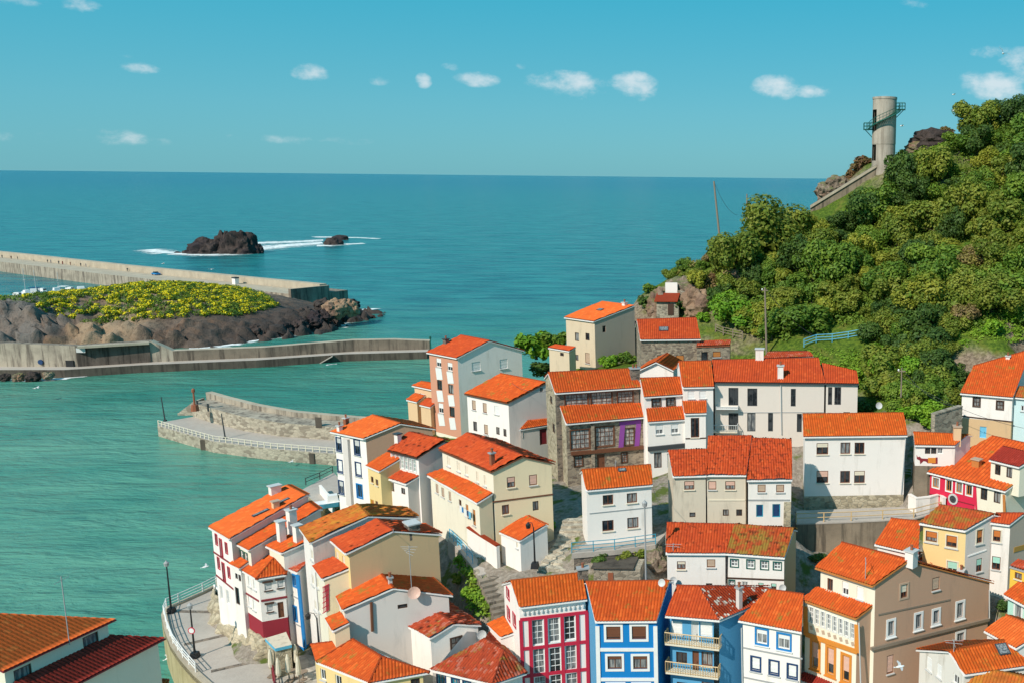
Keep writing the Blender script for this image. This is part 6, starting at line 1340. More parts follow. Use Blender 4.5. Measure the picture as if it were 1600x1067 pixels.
    for i, (x, y, sc, lb) in enumerate(((1294, 300, (2.2, 1.6, 1.5), 'weathered rock outcrop at the low end of the sloping tower wall'), (1308, 287, (1.8, 1.5, 1.3), 'smaller rock behind the sloping tower wall'), (1458, 222, (3.6, 2.2, 1.9), 'dark rock outcrop on the crest right of the tower'), (1430, 233, (1.6, 1.3, 1.0), 'small rock beside the dark crest outcrop'), (1322, 316, (2, 1.1, 1.0), 'red brown rocks below the sloping tower wall'), (1148, 440, (2.2, 1.8, 1.5), 'pink rock patch among the bushes above the wooden fence'), (1090, 480, (2.2, 2, 2.4), 'orange rock face beside the little cliff hut'), (1068, 452, (2.6, 1.8, 1.6), 'pale rock ledge above the little cliff hut'), (1030, 480, (1.8, 1.6, 2.2), 'pale rock under the shrubs of the cliff path'), (1020, 878, (1.4, 1.2, 1.2), 'pale boulder under the right end of turquoise railing'))):
        p = at_y(x, y, 178) if y < 330 and x > 1200 else hit(x, y)
        o = tag(link('rock', rock_mesh('rock', 4, 'orange_rock' if ('orange' in lb or 'pink' in lb or 'red brown' in lb) else 'sea_rock' if 'dark rock' in lb else 'hill_rock', 3 + i, sc, .5, 1.2), None, p), lb, 'rock')
    # bramble and fern undergrowth between the trees
    rg = np.random.RandomState(8); cent = []
    while len(cent) < 1500:
        x = rg.uniform(1030, 1640); y = rg.uniform(180, 655)
        if not inside(poly, x, y) or any(inside(h_, x, y) for h_ in holes): continue
        p = hit(x, y)
        if p is not None: cent.append((p.x, p.y, p.z + .25))
    for k in range(420):
        x, y = rg.uniform(34, 76), rg.uniform(100, 178); cent.append((x, y, gz(x, y) + .3))
    V, Fc, uv = leaves(rg, cent, list(rg.uniform(.7, 1.5, len(cent))), len(cent) * 60, .2, .75, .5, .5)
    low = V.reshape(-1, 4, 3)[:, 0]; pxx = 1250 + 1500 * low[:, 0] / low[:, 1]; dry = (pxx < 1140) & (low[:, 1] > 145)
    k = np.where(~dry)[0]; tag(link('undergrowth', fast_mesh('undergrowth', V.reshape(-1, 4, 3)[k].reshape(-1, 3), np.arange(len(k) * 4).reshape(-1, 4), 'leaf_green', uv.reshape(-1, 4, 2)[k].reshape(-1, 2))), kind='stuff')
    k = np.where(dry)[0]; tag(link('dry_bracken', fast_mesh('dry_bracken', V.reshape(-1, 4, 3)[k].reshape(-1, 3), np.arange(len(k) * 4).reshape(-1, 4), 'leaf_brown', uv.reshape(-1, 4, 2)[k].reshape(-1, 2))), kind='stuff')
    # grass tufts on the open banks
    rg = np.random.RandomState(4); cent = []
    for poly_, n in (([(1275, 350), (1345, 318), (1352, 350), (1300, 362)], 40), ([(1395, 248), (1500, 200), (1512, 222), (1420, 266)], 60), ([(1490, 510), (1600, 495), (1600, 535), (1500, 540)], 80), ([(712, 860), (735, 870), (775, 955), (745, 960)], 55), ([(1255, 545), (1345, 545), (1345, 580), (1290, 575)], 45)):
        k = 0
        while k < n:
            x = rg.uniform(min(p[0] for p in poly_), max(p[0] for p in poly_)); y = rg.uniform(min(p[1] for p in poly_), max(p[1] for p in poly_))
            if not inside(poly_, x, y): continue
            p = hit(x, y); k += 1
            if p is not None: cent.append(p)
    V, Fc, uv = leaves(rg, [tuple(p) for p in cent], [.9] * len(cent), len(cent) * 45, .16, .35, .6, .8)
    tag(link('grass', fast_mesh('grass', V, Fc, 'grass_blade', uv)), kind='stuff')
    V, Fc, uv = leaves(rg, [tuple(hit(1428 + dx, 642 + dy) + Vector((0, -.9, 1.0))) for dx, dy in ((0, 0), (8, 6), (-5, 9), (12, -5))], [.6] * 4, 26, .14, .9, .1)
    tag(link('white_flowers', fast_mesh('white_flowers', V, Fc, 'white_petal', uv)), kind='stuff')
def headland():
    base = [(-120, 548, 262), (0, 545, 264), (100, 546, 266), (200, 548, 268), (270, 545, 270), (330, 540, 274), (420, 526, 288), (500, 513, 302), (520, 505, 306)]
    P = []
    for x, y, Y in base:
        q = at_y(x, y, Y); P.append((q.x, q.y, -1.0)); P.append((q.x + 3, q.y - 8, -6))
    for x, y, Y in ((-100, 478, 268), (0, 483, 269), (30, 482, 271), (60, 492, 271), (100, 508, 273), (160, 512, 274), (230, 508, 276), (300, 503, 280), (370, 500, 290), (430, 492, 302), (470, 492, 308)): q = at_y(x, y, Y); P.append(tuple(q))
    for x, y, Y in ((-100, 482, 285), (0, 480, 288), (60, 473, 296), (130, 463, 308), (200, 450, 322), (280, 447, 332), (340, 451, 336), (400, 462, 334), (440, 474, 328), (480, 494, 320), (515, 500, 318)): q = at_y(x, y, Y); P.append(tuple(q)); P.append((q.x + 2, q.y + 14, q.z * .75)); P.append((q.x + 6, q.y + 48, -6))
    for x, y, Y in ((555, 490, 318), (560, 505, 310)): q = at_y(x, y, Y); P.append((q.x, q.y, -7))
    S = Surf(P)
    xs = np.arange(-285, -122, .85); ys = np.arange(254, 366, .85); X, Y = np.meshgrid(xs, ys)
    Z = S(X, Y)
    r = fbm(X, Y, .13, 5, 5, True); e = 1.0
    gx = np.gradient(Z, axis=1) / .85; gy = np.gradient(Z, axis=0) / .85; sl = np.sqrt(gx * gx + gy * gy)
    steep = np.clip((sl - .35) / .6, 0, 1); steep = np.maximum(steep, np.clip((S(X, Y) * 0 + X + 172) / 14, 0, 1))
    vor2 = np.array([noise.voronoi(Vector((x * .55, y * .55, z * .5)))[0] for x, y, z in zip(X.ravel(), Y.ravel(), Z.ravel())]); vo2 = np.clip((vor2[:, 1] - vor2[:, 0]).reshape(X.shape), 0, .25)
    vor = np.array([noise.voronoi(Vector((x * .21, y * .21, z * .3)))[0] for x, y, z in zip(X.ravel(), Y.ravel(), Z.ravel())]); vo = np.array([v[1] - v[0] for v in vor]).reshape(X.shape); v0 = np.array([v[0] for v in vor]).reshape(X.shape)
    Z2 = Z + steep * ((r - .35) * 1.8 + np.clip(vo, 0, .4) * 6.5 + vo2 * 4.5 - 2.0 - v0 * 1.4 + .9 * fbm(X, Y, .42, 21, 4, True)) + .4 * fbm(X, Y, .35, 9, 3)
    X2 = X + steep * 1.6 * fbm(X, Y, .2, 12, 3); Y2 = Y - steep * (2.4 * fbm(X, Y, .17, 15, 3) + np.clip(vo, 0, .4) * 5.0 + vo2 * 2.5)
    n = len(xs); I = (np.arange(len(ys) - 1)[:, None] * n + np.arange(n - 1)[None]).ravel(); Fc = np.stack([I, I + 1, I + n + 1, I + n], 1)
    Zf = Z2.ravel(); keep = (Zf[Fc].max(1) > -2.5); Fc = Fc[keep]
    tag(link('headland', fast_mesh('headland', np.stack([X2, Y2, Z2], -1).reshape(-1, 3), Fc, 'cliff_rock')), kind='structure')
    # gorse: clumps over the gentle top
    rg = np.random.RandomState(9); c1, r1, c2, r2 = [], [], [], []
    reg = [(62, 492), (100, 505), (150, 508), (200, 503), (260, 500), (320, 496), (360, 496), (405, 490), (432, 480), (412, 462), (345, 449), (280, 445), (200, 448), (130, 455), (40, 466), (-20, 470), (-60, 470), (-60, 474), (40, 474)]
    ok = np.argwhere((steep < .985) & (Z > 2.6) & (Y < 345)); cnt = 0
    while cnt < 9000 and len(c1) < 1900:
        i, j = ok[rg.randint(len(ok))]; x, y, z = X[i, j] + rg.uniform(-.5, .5), Y[i, j] + rg.uniform(-.5, .5), Z2[i, j]
        px, py = proj((x, y, z)); cnt += 1
        if not inside(reg, px, py + 2): continue
        if px < 62 and rg.rand() < .3: continue
        R = rg.uniform(.7, 1.5)
        c1.append((x, y, z + R * .3)); r1.append(R)
        fl = 1.5 * noise.noise(Vector((x * .22, y * .22, 3))) + (0.2 if 80 < px < 430 else -.6)
        if rg.rand() < .42 + fl * .9: c2.append((x + rg.uniform(-.3, .3), y - .2, z + R * .62)); r2.append(R * .72)
    V, Fc, uv = leaves(rg, c1, r1, len(c1) * 40, .27, .75, .3); tag(link('gorse_bushes', fast_mesh('gorse_bushes', V, Fc, 'gorse_leaf', uv)), kind='stuff')
    V, Fc, uv = leaves(rg, c2, r2, len(c2) * 34, .24, .6, .1, .5); tag(link('gorse_blossom', fast_mesh('gorse_blossom', V, Fc, 'gorse_flower', uv)), kind='stuff')
    # boulders at the tip and along the foot
    B = [(522, 482, 6.2, 312, 'orange_rock', 'tall tan boulder next to the breakwater end'), (537, 480, 5.2, 315, 'orange_rock', 'pale orange boulder at the tip of the headland'), (549, 483, 4.4, 316, 'orange_rock', 'outermost pale boulder washed by foam'), (510, 492, 4.4, 310, 'sea_rock', 'dark boulder under the breakwater end wall'), (494, 497, 4.5, 308, 'sea_rock', 'dark boulder left of the tall tan boulder'), (478, 490, 4.2, 312, 'cliff_rock', 'grey boulder below the breakwater end wall'), (505, 478, 4.6, 318, 'cliff_rock', 'grey boulder behind the dark boulders at the tip'), (553, 476, 3.2, 320, 'sea_rock', 'small dark rock behind the outermost pale boulder'),
         (470, 510, 5.0, 300, 'sea_rock', 'long dark rock running into the foam'), (445, 516, 4.6, 296, 'sea_rock', 'dark rock in the middle of the foamy shore'), (490, 507, 4.4, 304, 'sea_rock', 'dark pointed rock at the seaward end of the foam'), (400, 520, 4.6, 290, 'sea_rock', 'dark rock below the right end of the gorse'),
         (30, 589, 2.3, 226, 'hill_rock', 'brown rock at the foot of the dark breakwater'), (52, 588, 2.6, 226, 'sea_rock', 'dark rock at the foot of the dark breakwater wall'), (75, 586, 2.0, 227, 'hill_rock', 'small brown rock right of the dark one'), (8, 589, 1.9, 226, 'sea_rock', 'dark rock at the left end of the breakwater foot')]
    for i, (x, y, R, Y_, m, lb) in enumerate(B):
        p = at_y(x, y, Y_); k = R / 2.6
        tag(link('boulder', rock_mesh('boulder', 4, m, 40 + i, (R * .5, R * .5, R * .46), .42, 1.3), None, (p.x, p.y, max(p.z, .2))), lb, 'rock', 'boulders on the shore')
    # islets
    q = at_z(312, 397.5, 0); px = q.y / 1500 * 1.01
    t = thing('islet', 'big dark double humped rock islet in the open sea', 'islet', q)
    for i, (x, zt, w_, d_) in enumerate(((311, 373, 27, 20), (364, 360, 27, 24), (342, 364, 14, 12), (288, 389, 12, 10), (387, 381, 11, 10))):
        p = at_z(x, 397, 0); h = at_y(x, zt, p.y).z
        link('rock_hump', rock_mesh('rock_hump', 5, 'sea_rock', 60 + i, (w_ * px, d_ * px, h * .86), .34, 1.5), t, p - q + Vector((0, 8, 0)))
    for i, (x, y, zt, w_, lb) in enumerate(((517, 383, 372, 13, 'small dark islet right of the big rock islet'), (527, 375, 367.5, 11, 'tiny low islet behind the small dark islet'), (271, 396, 393.5, 5, 'tiny rock at the left end of the big islet'))):
        p = at_z(x, y, 0); h = at_y(x, zt, p.y).z; s_ = p.y / 1500
        tag(link('islet', rock_mesh('islet', 4, 'sea_rock', 70 + i, (w_ * s_, w_ * s_ * .8, h * .9), .3, 1.0), None, p + Vector((0, 4, 0))), lb, 'islet')
    def line(pts): return [at_z(x, y, 0) for x, y in pts]
    foam(line([(262, 388), (285, 392), (310, 394), (340, 394), (370, 393), (395, 390)]), line([(225, 396), (262, 400), (305, 402), (335, 401.5), (370, 400.5), (402, 397)])); foam(line([(262, 388), (280, 391)]), line([(200, 392), (232, 400)]))
    foam(line([(392, 383), (420, 380), (455, 378), (500, 375)]), line([(395, 396), (430, 393), (470, 388), (508, 384)])); foam(line([(392, 377), (430, 376), (470, 375), (505, 373)]), line([(392, 384), (425, 382), (465, 380), (505, 378)]))
    foam(line([(495, 381), (515, 381), (540, 380), (562, 379)]), line([(495, 386.5), (515, 386), (545, 383.5), (575, 381.5)])); foam(line([(500, 372), (530, 372), (560, 372.5), (585, 374)]), line([(480, 369), (520, 369), (565, 370.5), (600, 372.5)]))
    foam(line([(300, 538), (345, 536), (395, 528), (440, 520), (485, 512), (515, 503)]), line([(290, 551), (350, 545), (405, 536), (455, 527), (505, 517), (560, 504)])); foam(line([(490, 506), (515, 497), (540, 490), (558, 482)]), line([(550, 514), (560, 504), (570, 496), (600, 482)])); foam(line([(430, 519), (460, 513), (490, 507), (512, 500)]), line([(440, 530), (475, 523), (520, 514), (560, 506)]))
    foam(line([(0, 590), (40, 591), (80, 590), (130, 585)]), line([(0, 597), (45, 597), (85, 595), (140, 589)])); foam(line([(512, 568), (525, 567)]), line([(508, 571), (528, 569)]))
hillside(); headland()
# ------------------------------------------------------------------ tower, walls, stairs, street furniture, boats, birds, people
def tower():
    Y = 175.0; b = at_y(1380, 262, Y); s_ = Y / 1500 / math.cos(PT) * 1.0
    R = 18.2 * Y / 1500; top = at_y(1380, 152, Y).z - b.z
    t = thing('concrete_tower', 'round concrete tower with green spiral stair on the crest of the hill', 'tower', b)
    mb = MB(); N = 40
    zs = [-2, 1.2, 4.0, 4.15, 6.4, top - 2.2, top - .35, top - .33, top]; rs = [R * .98, R * .98, R * .98, R, R, R * .99, R * .99, R * 1.035, R * 1.035]
    # slots on the left side are left out of the shell
    slot = lambda a, z0, z1: (3.3 < a < 3.85) and ((1.3 < (z0 + z1) / 2 < 3.9) or (6.3 < (z0 + z1) / 2 < top - 2.0))
    zz = sorted(set([-2, 1.2, 4.0, 4.15, 6.4, 8.2, top - 2.2, top - .4, top - .38, top]))
    rad = lambda z: R * (1.035 if z >= top - .39 else (.98 if z <= 4.0 else 1.0))
    g_ = [[mb.vert((rad(z) * math.cos(2 * math.pi * k / N), rad(z) * math.sin(2 * math.pi * k / N), z)) for k in range(N)] for z in zz]
    gi = [[mb.vert(((R - .35) * math.cos(2 * math.pi * k / N), (R - .35) * math.sin(2 * math.pi * k / N), z)) for k in range(N)] for z in zz]
    for i in range(len(zz) - 1):
        for k in range(N):
            a = 2 * math.pi * (k + .5) / N; k2 = (k + 1) % N
            if slot(a, zz[i], zz[i + 1]): continue
            mb.f.append([g_[i][k], g_[i][k2], g_[i + 1][k2], g_[i + 1][k]]); mb.m.append(0); mb.f.append([gi[i][k2], gi[i][k], gi[i + 1][k], gi[i + 1][k2]]); mb.m.append(0)
    for k in range(N): k2 = (k + 1) % N; mb.f.append([g_[-1][k], g_[-1][k2], gi[-1][k2], gi[-1][k]]); mb.m.append(0)
    o = link('shaft', mb.mesh('shaft', 'tower_concrete', smooth=False), t)
    mb = MB(); mb.lathe([(R - .36, top - 1.2), (R - .37, top - 1.0)], N); link('roof_slab', mb.mesh('roof_slab', 'tower_concrete'), t)
    zl = at_y(1355, 203, Y).z - b.z; zh = at_y(1400, 172, Y).z - b.z
    n = 26; a0, a1 = math.radians(188), math.radians(338); ps = []
    for i in range(n):
        a = a0 + (a1 - a0) * (i + .5) / n; z = zl + (zh - zl) * (i + .5) / n; c = Vector((math.cos(a), math.sin(a), 0)); tn = Vector((-c.y, c.x, 0)); w_ = (a1 - a0) * R / n * 1.25
        sb = MB(); sb.obox(c * (R + .02) - tn * w_ / 2 + Vector((0, 0, z)), tn * w_, c * .85, Vector((0, 0, .07))); link('stair_tread', sb.mesh('stair_tread', 'green_paint'), t)
        ps.append(c * (R + .85) + Vector((0, 0, z)))
    rl = MB(); rl.tube([p + Vector((0, 0, 1.0)) for p in ps], .05, 5); rl.tube([p + Vector((0, 0, .5)) for p in ps], .035, 5); rl.tube([p - Vector((0, 0, .12)) for p in ps], .12, 5)
    for p in ps[::2]: rl.tube([p, p + Vector((0, 0, 1.0))], .035, 4)
    link('stair_rail', rl.mesh('stair_rail', 'green_paint'), t)
    for ang, z, nm in ((math.radians(180), zl, 'lower_platform'), (math.radians(352), zh, 'upper_platform')):
        c = Vector((math.cos(ang), math.sin(ang), 0)); tn = Vector((-c.y, c.x, 0)); pb = MB()
        o_ = c * R * .97 - tn * 1.0 + Vector((0, 0, z)); pb.obox(o_, tn * 2.0, c * 1.6, Vector((0, 0, .12))); pf = link(nm, pb.mesh(nm, 'green_paint'), t)
        rb = MB(); cs = [o_ + Vector((0, 0, .1)), o_ + c * 1.55 + Vector((0, 0, .1)), o_ + c * 1.55 + tn * 2 + Vector((0, 0, .1)), o_ + tn * 2 + Vector((0, 0, .1))]
        for z_ in (.55, 1.1): rb.tube([q + Vector((0, 0, z_)) for q in cs], .045, 5)
        for i in range(3):
            for f_ in (0, .33, .66, 1): q = cs[i] + (cs[i + 1] - cs[i]) * f_; rb.tube([q, q + Vector((0, 0, 1.1))], .035, 4)
        link('railing', rb.mesh('railing', 'green_paint'), pf)
        bb = MB(); q = o_ + tn; bb.tube([q + c * 1.3, q + c * .05 - Vector((0, 0, 1.3))], .07, 5); link('bracket', bb.mesh('bracket', 'green_paint'), pf)
    # sloping wall that climbs to the tower
    p0, p1 = at_y(1266, 321, 173), at_y(1370, 257, 173.2); t = thing('ramp_wall', 'sloping concrete stair wall climbing to the round tower', 'wall', p0)
    d = p1 - p0; mb = MB(); dn = Vector((0, .9, 0)); mb.obox(Vector((0, 0, -.5)), d, dn, Vector((0, 0, .5))); link('coping', mb.mesh('coping', 'pale_deck'), t)
    mb = MB(); mb.obox(Vector((0, .25, -3.6)), d, Vector((0, .6, 0)), Vector((0, 0, 3.09))); link('wall', mb.mesh('wall', 'retaining'), t)
    mb = MB()
    mb.tube([Vector((0, .2, 0)), d + Vector((0, .2, 0))], .05, 5)
    link('rail', mb.mesh('rail', 'dark_grey'), t)
def pole_thing(name, label, cat, p, h, r, mat, lean=(0, 0), cross=True, wires=()):
    t = thing(name, label, cat, p); mb = MB(); top = Vector((lean[0], lean[1], h)); mb.tube([(0, 0, -.6), top], [r, r * .7], 7); link('shaft', mb.mesh('shaft', mat), t)
    if cross: mb = MB(); mb.box((top.x, top.y, top.z - .5), (.9, .12, .12)); link('crossarm', mb.mesh('crossarm', mat), t); mb = MB(); mb.lathe([(.09, 0), (.12, .12), (.05, .22)], 8, (top.x - .38, top.y, top.z - .38)); link('insulator', mb.mesh('insulator', 'white_paint'), t)
    for w_ in wires:
        e = Vector(w_) - Vector(p); pts = [top + (e - top) * f + Vector((0, 0, -1.2 * 4 * f * (1 - f))) for f in [i / 10 for i in range(11)]]
        mb = MB(); mb.tube(pts, .025, 4); link('wire', mb.mesh('wire', 'dark_grey'), t)
    return t
def lamp(label, p, h, mat='black_metal', sign=False, arm=0.0):
    t = thing('street_lamp', label, 'street lamp', p, 'street lamps'); mb = MB(); mb.box((0, 0, 0), (.7, .7, .55), 0, 0, .8); link('base', mb.mesh('base', mat), t)
    mb = MB(); mb.tube([(0, 0, .5), (0, 0, h - .5)], [.10, .06], 8); link('shaft', mb.mesh('shaft', mat), t)
    x = arm
    if arm: mb = MB(); mb.tube([(0, 0, h - .6), (arm * .3, 0, h - .05), (arm * .8, 0, h), (arm, 0, h - .2)], .035, 6); link('bracket', mb.mesh('bracket', mat), t)
    mb = MB(); z = h - .5 if not arm else h - .65; mb.lathe([(.05, 0), (.2, .05), (.26, .42), (.12, .55), (.03, .68)], 8, (x, 0, z)); link('lantern', mb.mesh('lantern', 'grey_paint' if not arm else mat), t)
    if sign:
        c = Vector((0, -.12, h * .52)); mb = MB(); mb.tube([c, c - Vector((0, .04, 0))], .34, 18, 0); link('sign_disc', mb.mesh('sign_disc', 'red_paint'), t); mb = MB(); mb.tube([c - Vector((0, .041, 0)), c - Vector((0, .05, 0))], .25, 18); link('sign_face', mb.mesh('sign_face', 'white_paint'), t)
    return t
def stairs(name, label, pts, width, mat, rise=.2, wallmat=None):
    """steps following a rising line; every step a part"""
    pts = [Vector(p) for p in pts]; t = thing(name, label, 'stairs', pts[0]); b0 = pts[0]
    n = max(3, int(abs(pts[-1].z - pts[0].z) / rise)); tot = [0]
    for i in range(len(pts) - 1): tot.append(tot[-1] + (pts[i + 1] - pts[i]).to_2d().length)
    def at(f):
        s_ = f * tot[-1]
        for i in range(len(pts) - 1):
            if s_ <= tot[i + 1] or i == len(pts) - 2: k = (s_ - tot[i]) / max(1e-6, tot[i + 1] - tot[i]); return pts[i] + (pts[i + 1] - pts[i]) * k
    for i in range(n):
        a, c = at(i / n), at((i + 1.12) / n if i < n - 1 else 1); d = (c - a); d.z = 0; d.normalize(); s_ = Vector((-d.y, d.x, 0)); z = pts[0].z + (pts[-1].z - pts[0].z) * (i + 1) / n
        mb = MB(); o = a - s_ * width / 2; o.z = z - 1.0; L = (c - a).to_2d().length
        mb.obox(o - b0, d * L, s_ * width, Vector((0, 0, 1.0))); link('step', mb.mesh('step', mat), t)
    return t
def wallthing(label, pts, th, z0, z1, mat, cat='wall', name='garden_wall', top=None, coping=True):
    b0 = Vector(pts[0]); t = thing(name, label, cat, b0); mb = MB(); P = [Vector(p) - b0 for p in pts]
    zz0 = [z - b0.z for z in z0] if isinstance(z0, list) else z0 - b0.z; zz1 = [z - b0.z for z in z1] if isinstance(z1, list) else z1 - b0.z
    wall_line(P, (th / 2, th / 2), zz0, zz1, mb); link('wall', mb.mesh('wall', mat), t)
    if coping:
        mb = MB(); zc = [z + .14 for z in zz1] if isinstance(zz1, list) else zz1 + .14; zb_ = [z + .003 for z in zz1] if isinstance(zz1, list) else zz1 + .003
        wall_line(P, (th / 2 + .06, th / 2 + .06), zb_, zc, mb); link('coping', mb.mesh('coping', top or mat), t)
    return t
def town():
    # terrace and turquoise railing below the white house
    e = [at_z(x, y, 14.35) for x, y in ((893, 864), (960, 858.5), (1024, 850))]; b0 = e[0]
    t = thing('terrace', 'stone terrace carrying the white house above the turquoise railing', 'terrace', b0); mb = MB(); P = [p - b0 for p in e]; mb.prism(P + [P[2] + Vector((1.0, 5, 0)), P[0] + Vector((1.5, 5, 0))], -.5, 0, 0, 1); link('slab', mb.mesh('slab', ['walk_concrete', 'walk_concrete']), t)
    mb = MB(); wall_line([p + Vector((.1, .45, 0)) for p in P], (.4, .3), -3.4, -.5, mb); link('retaining_wall', mb.mesh('retaining_wall', 'dark_stone'), t)
    railing('railing', 'turquoise railing along the terrace of the white house', dense([p + Vector((0, .15, 0)) for p in e], 2), 1.05, .07, 'teal_paint', 3, 1.5, .04, 'turquoise railings')
    # long retaining wall with wooden rail
    e = [at_z(x, y, 14.0) for x, y in ((1244, 819), (1330, 816), (1428, 811), (1470, 800))]
    wallthing('long stained retaining wall below the large plain white house', [p + Vector((0, .3, 0)) for p in e], .5, 8, 14.0, 'retaining', 'wall', 'retaining_wall', 'walk_concrete')
    railing('railing', 'wooden railing on top of the long stained retaining wall', dense([p + Vector((0, .3, .14)) for p in e], 2.5), 1.0, .12, 'wood_rail', 2, 2.2, .05, 'wooden railings')
    g2 = [(e[0] + Vector((0, .4, -.05))), e[1] + Vector((0, .4, -.05)), e[2] + Vector((0, .4, -.05)), e[2] + Vector((1.0, 4.5, -.05)), e[0] + Vector((0, 4.5, -.05))]
    mb = MB(); mb.prism(g2, 12, 13.97, 0); tag(link('lane', mb.mesh('lane', 'walk_concrete')), kind='structure')
    # white curved wall in front of the crimson house
    z = 15.6; pts = [at_z(x, y, z) for x, y in ((1421, 772), (1432, 778), (1452, 776), (1468, 772), (1476, 778))]
    wallthing('white rendered wall curving in front of the crimson house', pts, .3, 12.5, z, 'white_wall', 'wall', 'garden_wall', 'white_wall')
    z = 17.4; pts = [at_z(x, y, z) for x, y in ((1459, 650), (1478, 642), (1500, 634))]
    p_ = hit(1480, 676); pts = [at_y(x, y, Y_) for x, y, Y_ in ((1458, 647, 109), (1480, 640, 110.5), (1501, 634, 112))]
    wallthing('rough old stone garden wall left of the white and tan house', pts, .6, 12, [p.z for p in pts], 'garden_wall', 'stone wall', 'garden_wall')
    # path wall, white wall under the cream house, stairs
    pts = [at_y(x, y, Y_) for x, y, Y_ in ((732, 823, 92.6), (752, 836, 91.0), (778, 852, 89.2))]
    wallthing('white rendered wall under the long side of the cream house', pts, .35, [p.z - 3 for p in pts], [p.z for p in pts], 'clean_white', 'wall', 'garden_wall', 'tile_red')
    st = [at_y(*q) for q in STEP_PTS]
    stairs('stone_stairs', 'broad pale stone stairs curving up past the white annex', st, 3.0, 'rubble_steps', .22)
    st = [at_y(*q) for q in DARK_PTS]
    stairs('concrete_stairs', 'steep narrow dark steps between the green bank and the crimson framed house', st, 2.2, 'quay_concrete', .24)
    pa = [at_y(*q) for q in PATH_PTS]
    mb = MB(); wall_line(pa, (1.5, .3), [p.z - 2 for p in pa], [p.z for p in pa], mb); tag(link('path', mb.mesh('path', 'walk_concrete')), kind='structure')
    pb = [at_y(*q) for q in ((743, 888, 88.9), (757, 918, 86.6), (770, 948, 84.4), (778, 968, 83.2))]
    wallthing('rough stone edge wall along the steep dark steps', pb, .45, [p.z - 3 for p in pb], [p.z for p in pb], 'garden_wall', 'stone wall', 'garden_wall', None, False)
    railing('railing', 'turquoise railing beside the path under the cream house', dense([p + Vector((-.1, .1, 0)) for p in pa[:3]], 1.2), 1.0, .07, 'beach_blue', 3, 1.2, .04, 'turquoise railings')
    lamp('tall dark street lamp in front of the white annex', at_y(836, 886, 87.4), 4.6, 'black_metal', False, -.5)
    # low walls, bins of wood, little shed under the turquoise railing
    p = at_y(965, 908, 85.6); t = thing('shed', 'low stone shed with dark flat roof under the turquoise terrace', 'shed', p); mb = MB(); mb.box((0, 1, -2), (4.4, 2.4, 3.4)); link('wall', mb.mesh('wall', 'garden_wall'), t); mb = MB(); mb.box((-.4, 1, 1.42), (4.0, 2.8, .14)); link('roof', mb.mesh('roof', 'dark_quay'), t); mb = MB(); mb.box((-.6, -.22, .2), (.5, .06, .8)); link('door', mb.mesh('door', 'rust'), t)
    # hillside furniture
    e = [hit(x, y) for x, y in ((1256, 545), (1275, 538), (1300, 535), (1325, 533), (1347, 530))]
    e = [q for q in e if q]
    railing('railing', 'bright blue railing along the hillside path behind the beige house', [p + Vector((0, -.2, .1)) for p in dense(e, 2)], 1.15, .1, 'beach_blue', 3, 1.8, .06)
    e = [hit(x, y) for x, y in ((1392, 532), (1420, 534), (1440, 536))]; e = [q for q in e if q]
    railing('railing', 'short blue railing half hidden by the ivy trees', [p + Vector((0, -1.5, .3)) for p in e], 1.1, .1, 'beach_blue', 3, 1.5, .06)
    e = [hit(x, y) for x, y in ((1118, 522), (1130, 525), (1145, 529), (1160, 533))]
    railing('fence', 'brown wooden post fence below the bushes right of the skylight house', [p for p in e if p], 1.2, .14, 'weathered_wood', 3, 1.3, .05, None, 'fence')
    e = [hit(x, y) for x, y in ((978, 468), (984, 460), (994, 455), (1004, 454), (1008, 460))]
    railing('railing', 'dark railing round the viewpoint at the top of the cliff path', [p for p in e if p], 1.2, .08, 'dark_grey', 2, 1.6, .05)
    p = hit(1198, 551); pole_thing('utility_pole', 'tall grey utility pole standing behind the beige house', 'utility pole', p, at_y(1193, 449, p.y).z - p.z, .17, 'weathered_wood', (-.3, 0), True, [at_y(1290, 532, p.y)])
    p = hit(1127, 392) or at_y(1127, 392, 164); pole_thing('utility_pole', 'leaning bare pole on the shoulder of the hill against the sea', 'utility pole', p, at_y(1117, 283, p.y).z - p.z, .2, 'weathered_wood', (-1.2, 0), False, [at_y(1152, 336, p.y + 2)])
    p = at_y(1167, 345, 172); pole_thing('utility_pole', 'short far pole peeping over the dome shaped tree', 'utility pole', p, at_y(1166, 303, p.y).z - p.z, .16, 'weathered_wood', (0, 0), False)
    p = at_y(1408, 612, 113); pole_thing('utility_pole', 'slim pole with white insulator in front of the ivy trees', 'utility pole', p, at_y(1408, 580, 113).z - p.z + .5, .1, 'weathered_wood', (0, 0), True, [at_y(1500, 634, 112.8), at_y(1380, 572, 124)])
    p = hit(1045, 492); t = thing('cliff_hut', 'little stone hut with red roof and white painted wall on the cliff', 'hut', p); mb = MB(); mb.box((0, 0, -1.5), (3.4, 2.6, 3.6)); link('wall', mb.mesh('wall', 'garden_wall'), t)
    mb = MB(); mb.obox(Vector((-2.0, -1.7, 2.1)), Vector((3.6, 0, 0)), Vector((0, 3.2, .9)), Vector((0, 0, .12))); link('roof', mb.mesh('roof', 'tile_red'), t); mb = MB(); mb.box((.5, -1.33, 0), (.9, .08, 1.8)); link('door', mb.mesh('door', 'dark_wood'), t); mb = MB(); mb.box((.2, 2.0, .5), (1.9, .3, 4.2)); link('white_wall', mb.mesh('white_wall', 'clean_white'), t)
    pts = [hit(x, y) for x, y in ((1060, 468), (1075, 474), (1090, 480))]; wallthing('pale stone wall on the ledge right of the little cliff hut', pts, .5, [p.z - 1 for p in pts], [p.z + 1.3 for p in pts], 'garden_wall', 'stone wall')
    # promenade lamps
    p = at_z(268, 956, 4); lamp('street lamp at the outer bend of the promenade', p, at_y(259, 877, p.y).z - 4)
    p = at_z(305, 1026, 4); lamp('street lamp with round red and white sign on the promenade', p, at_y(298, 943, p.y).z - 4, 'black_metal', True)
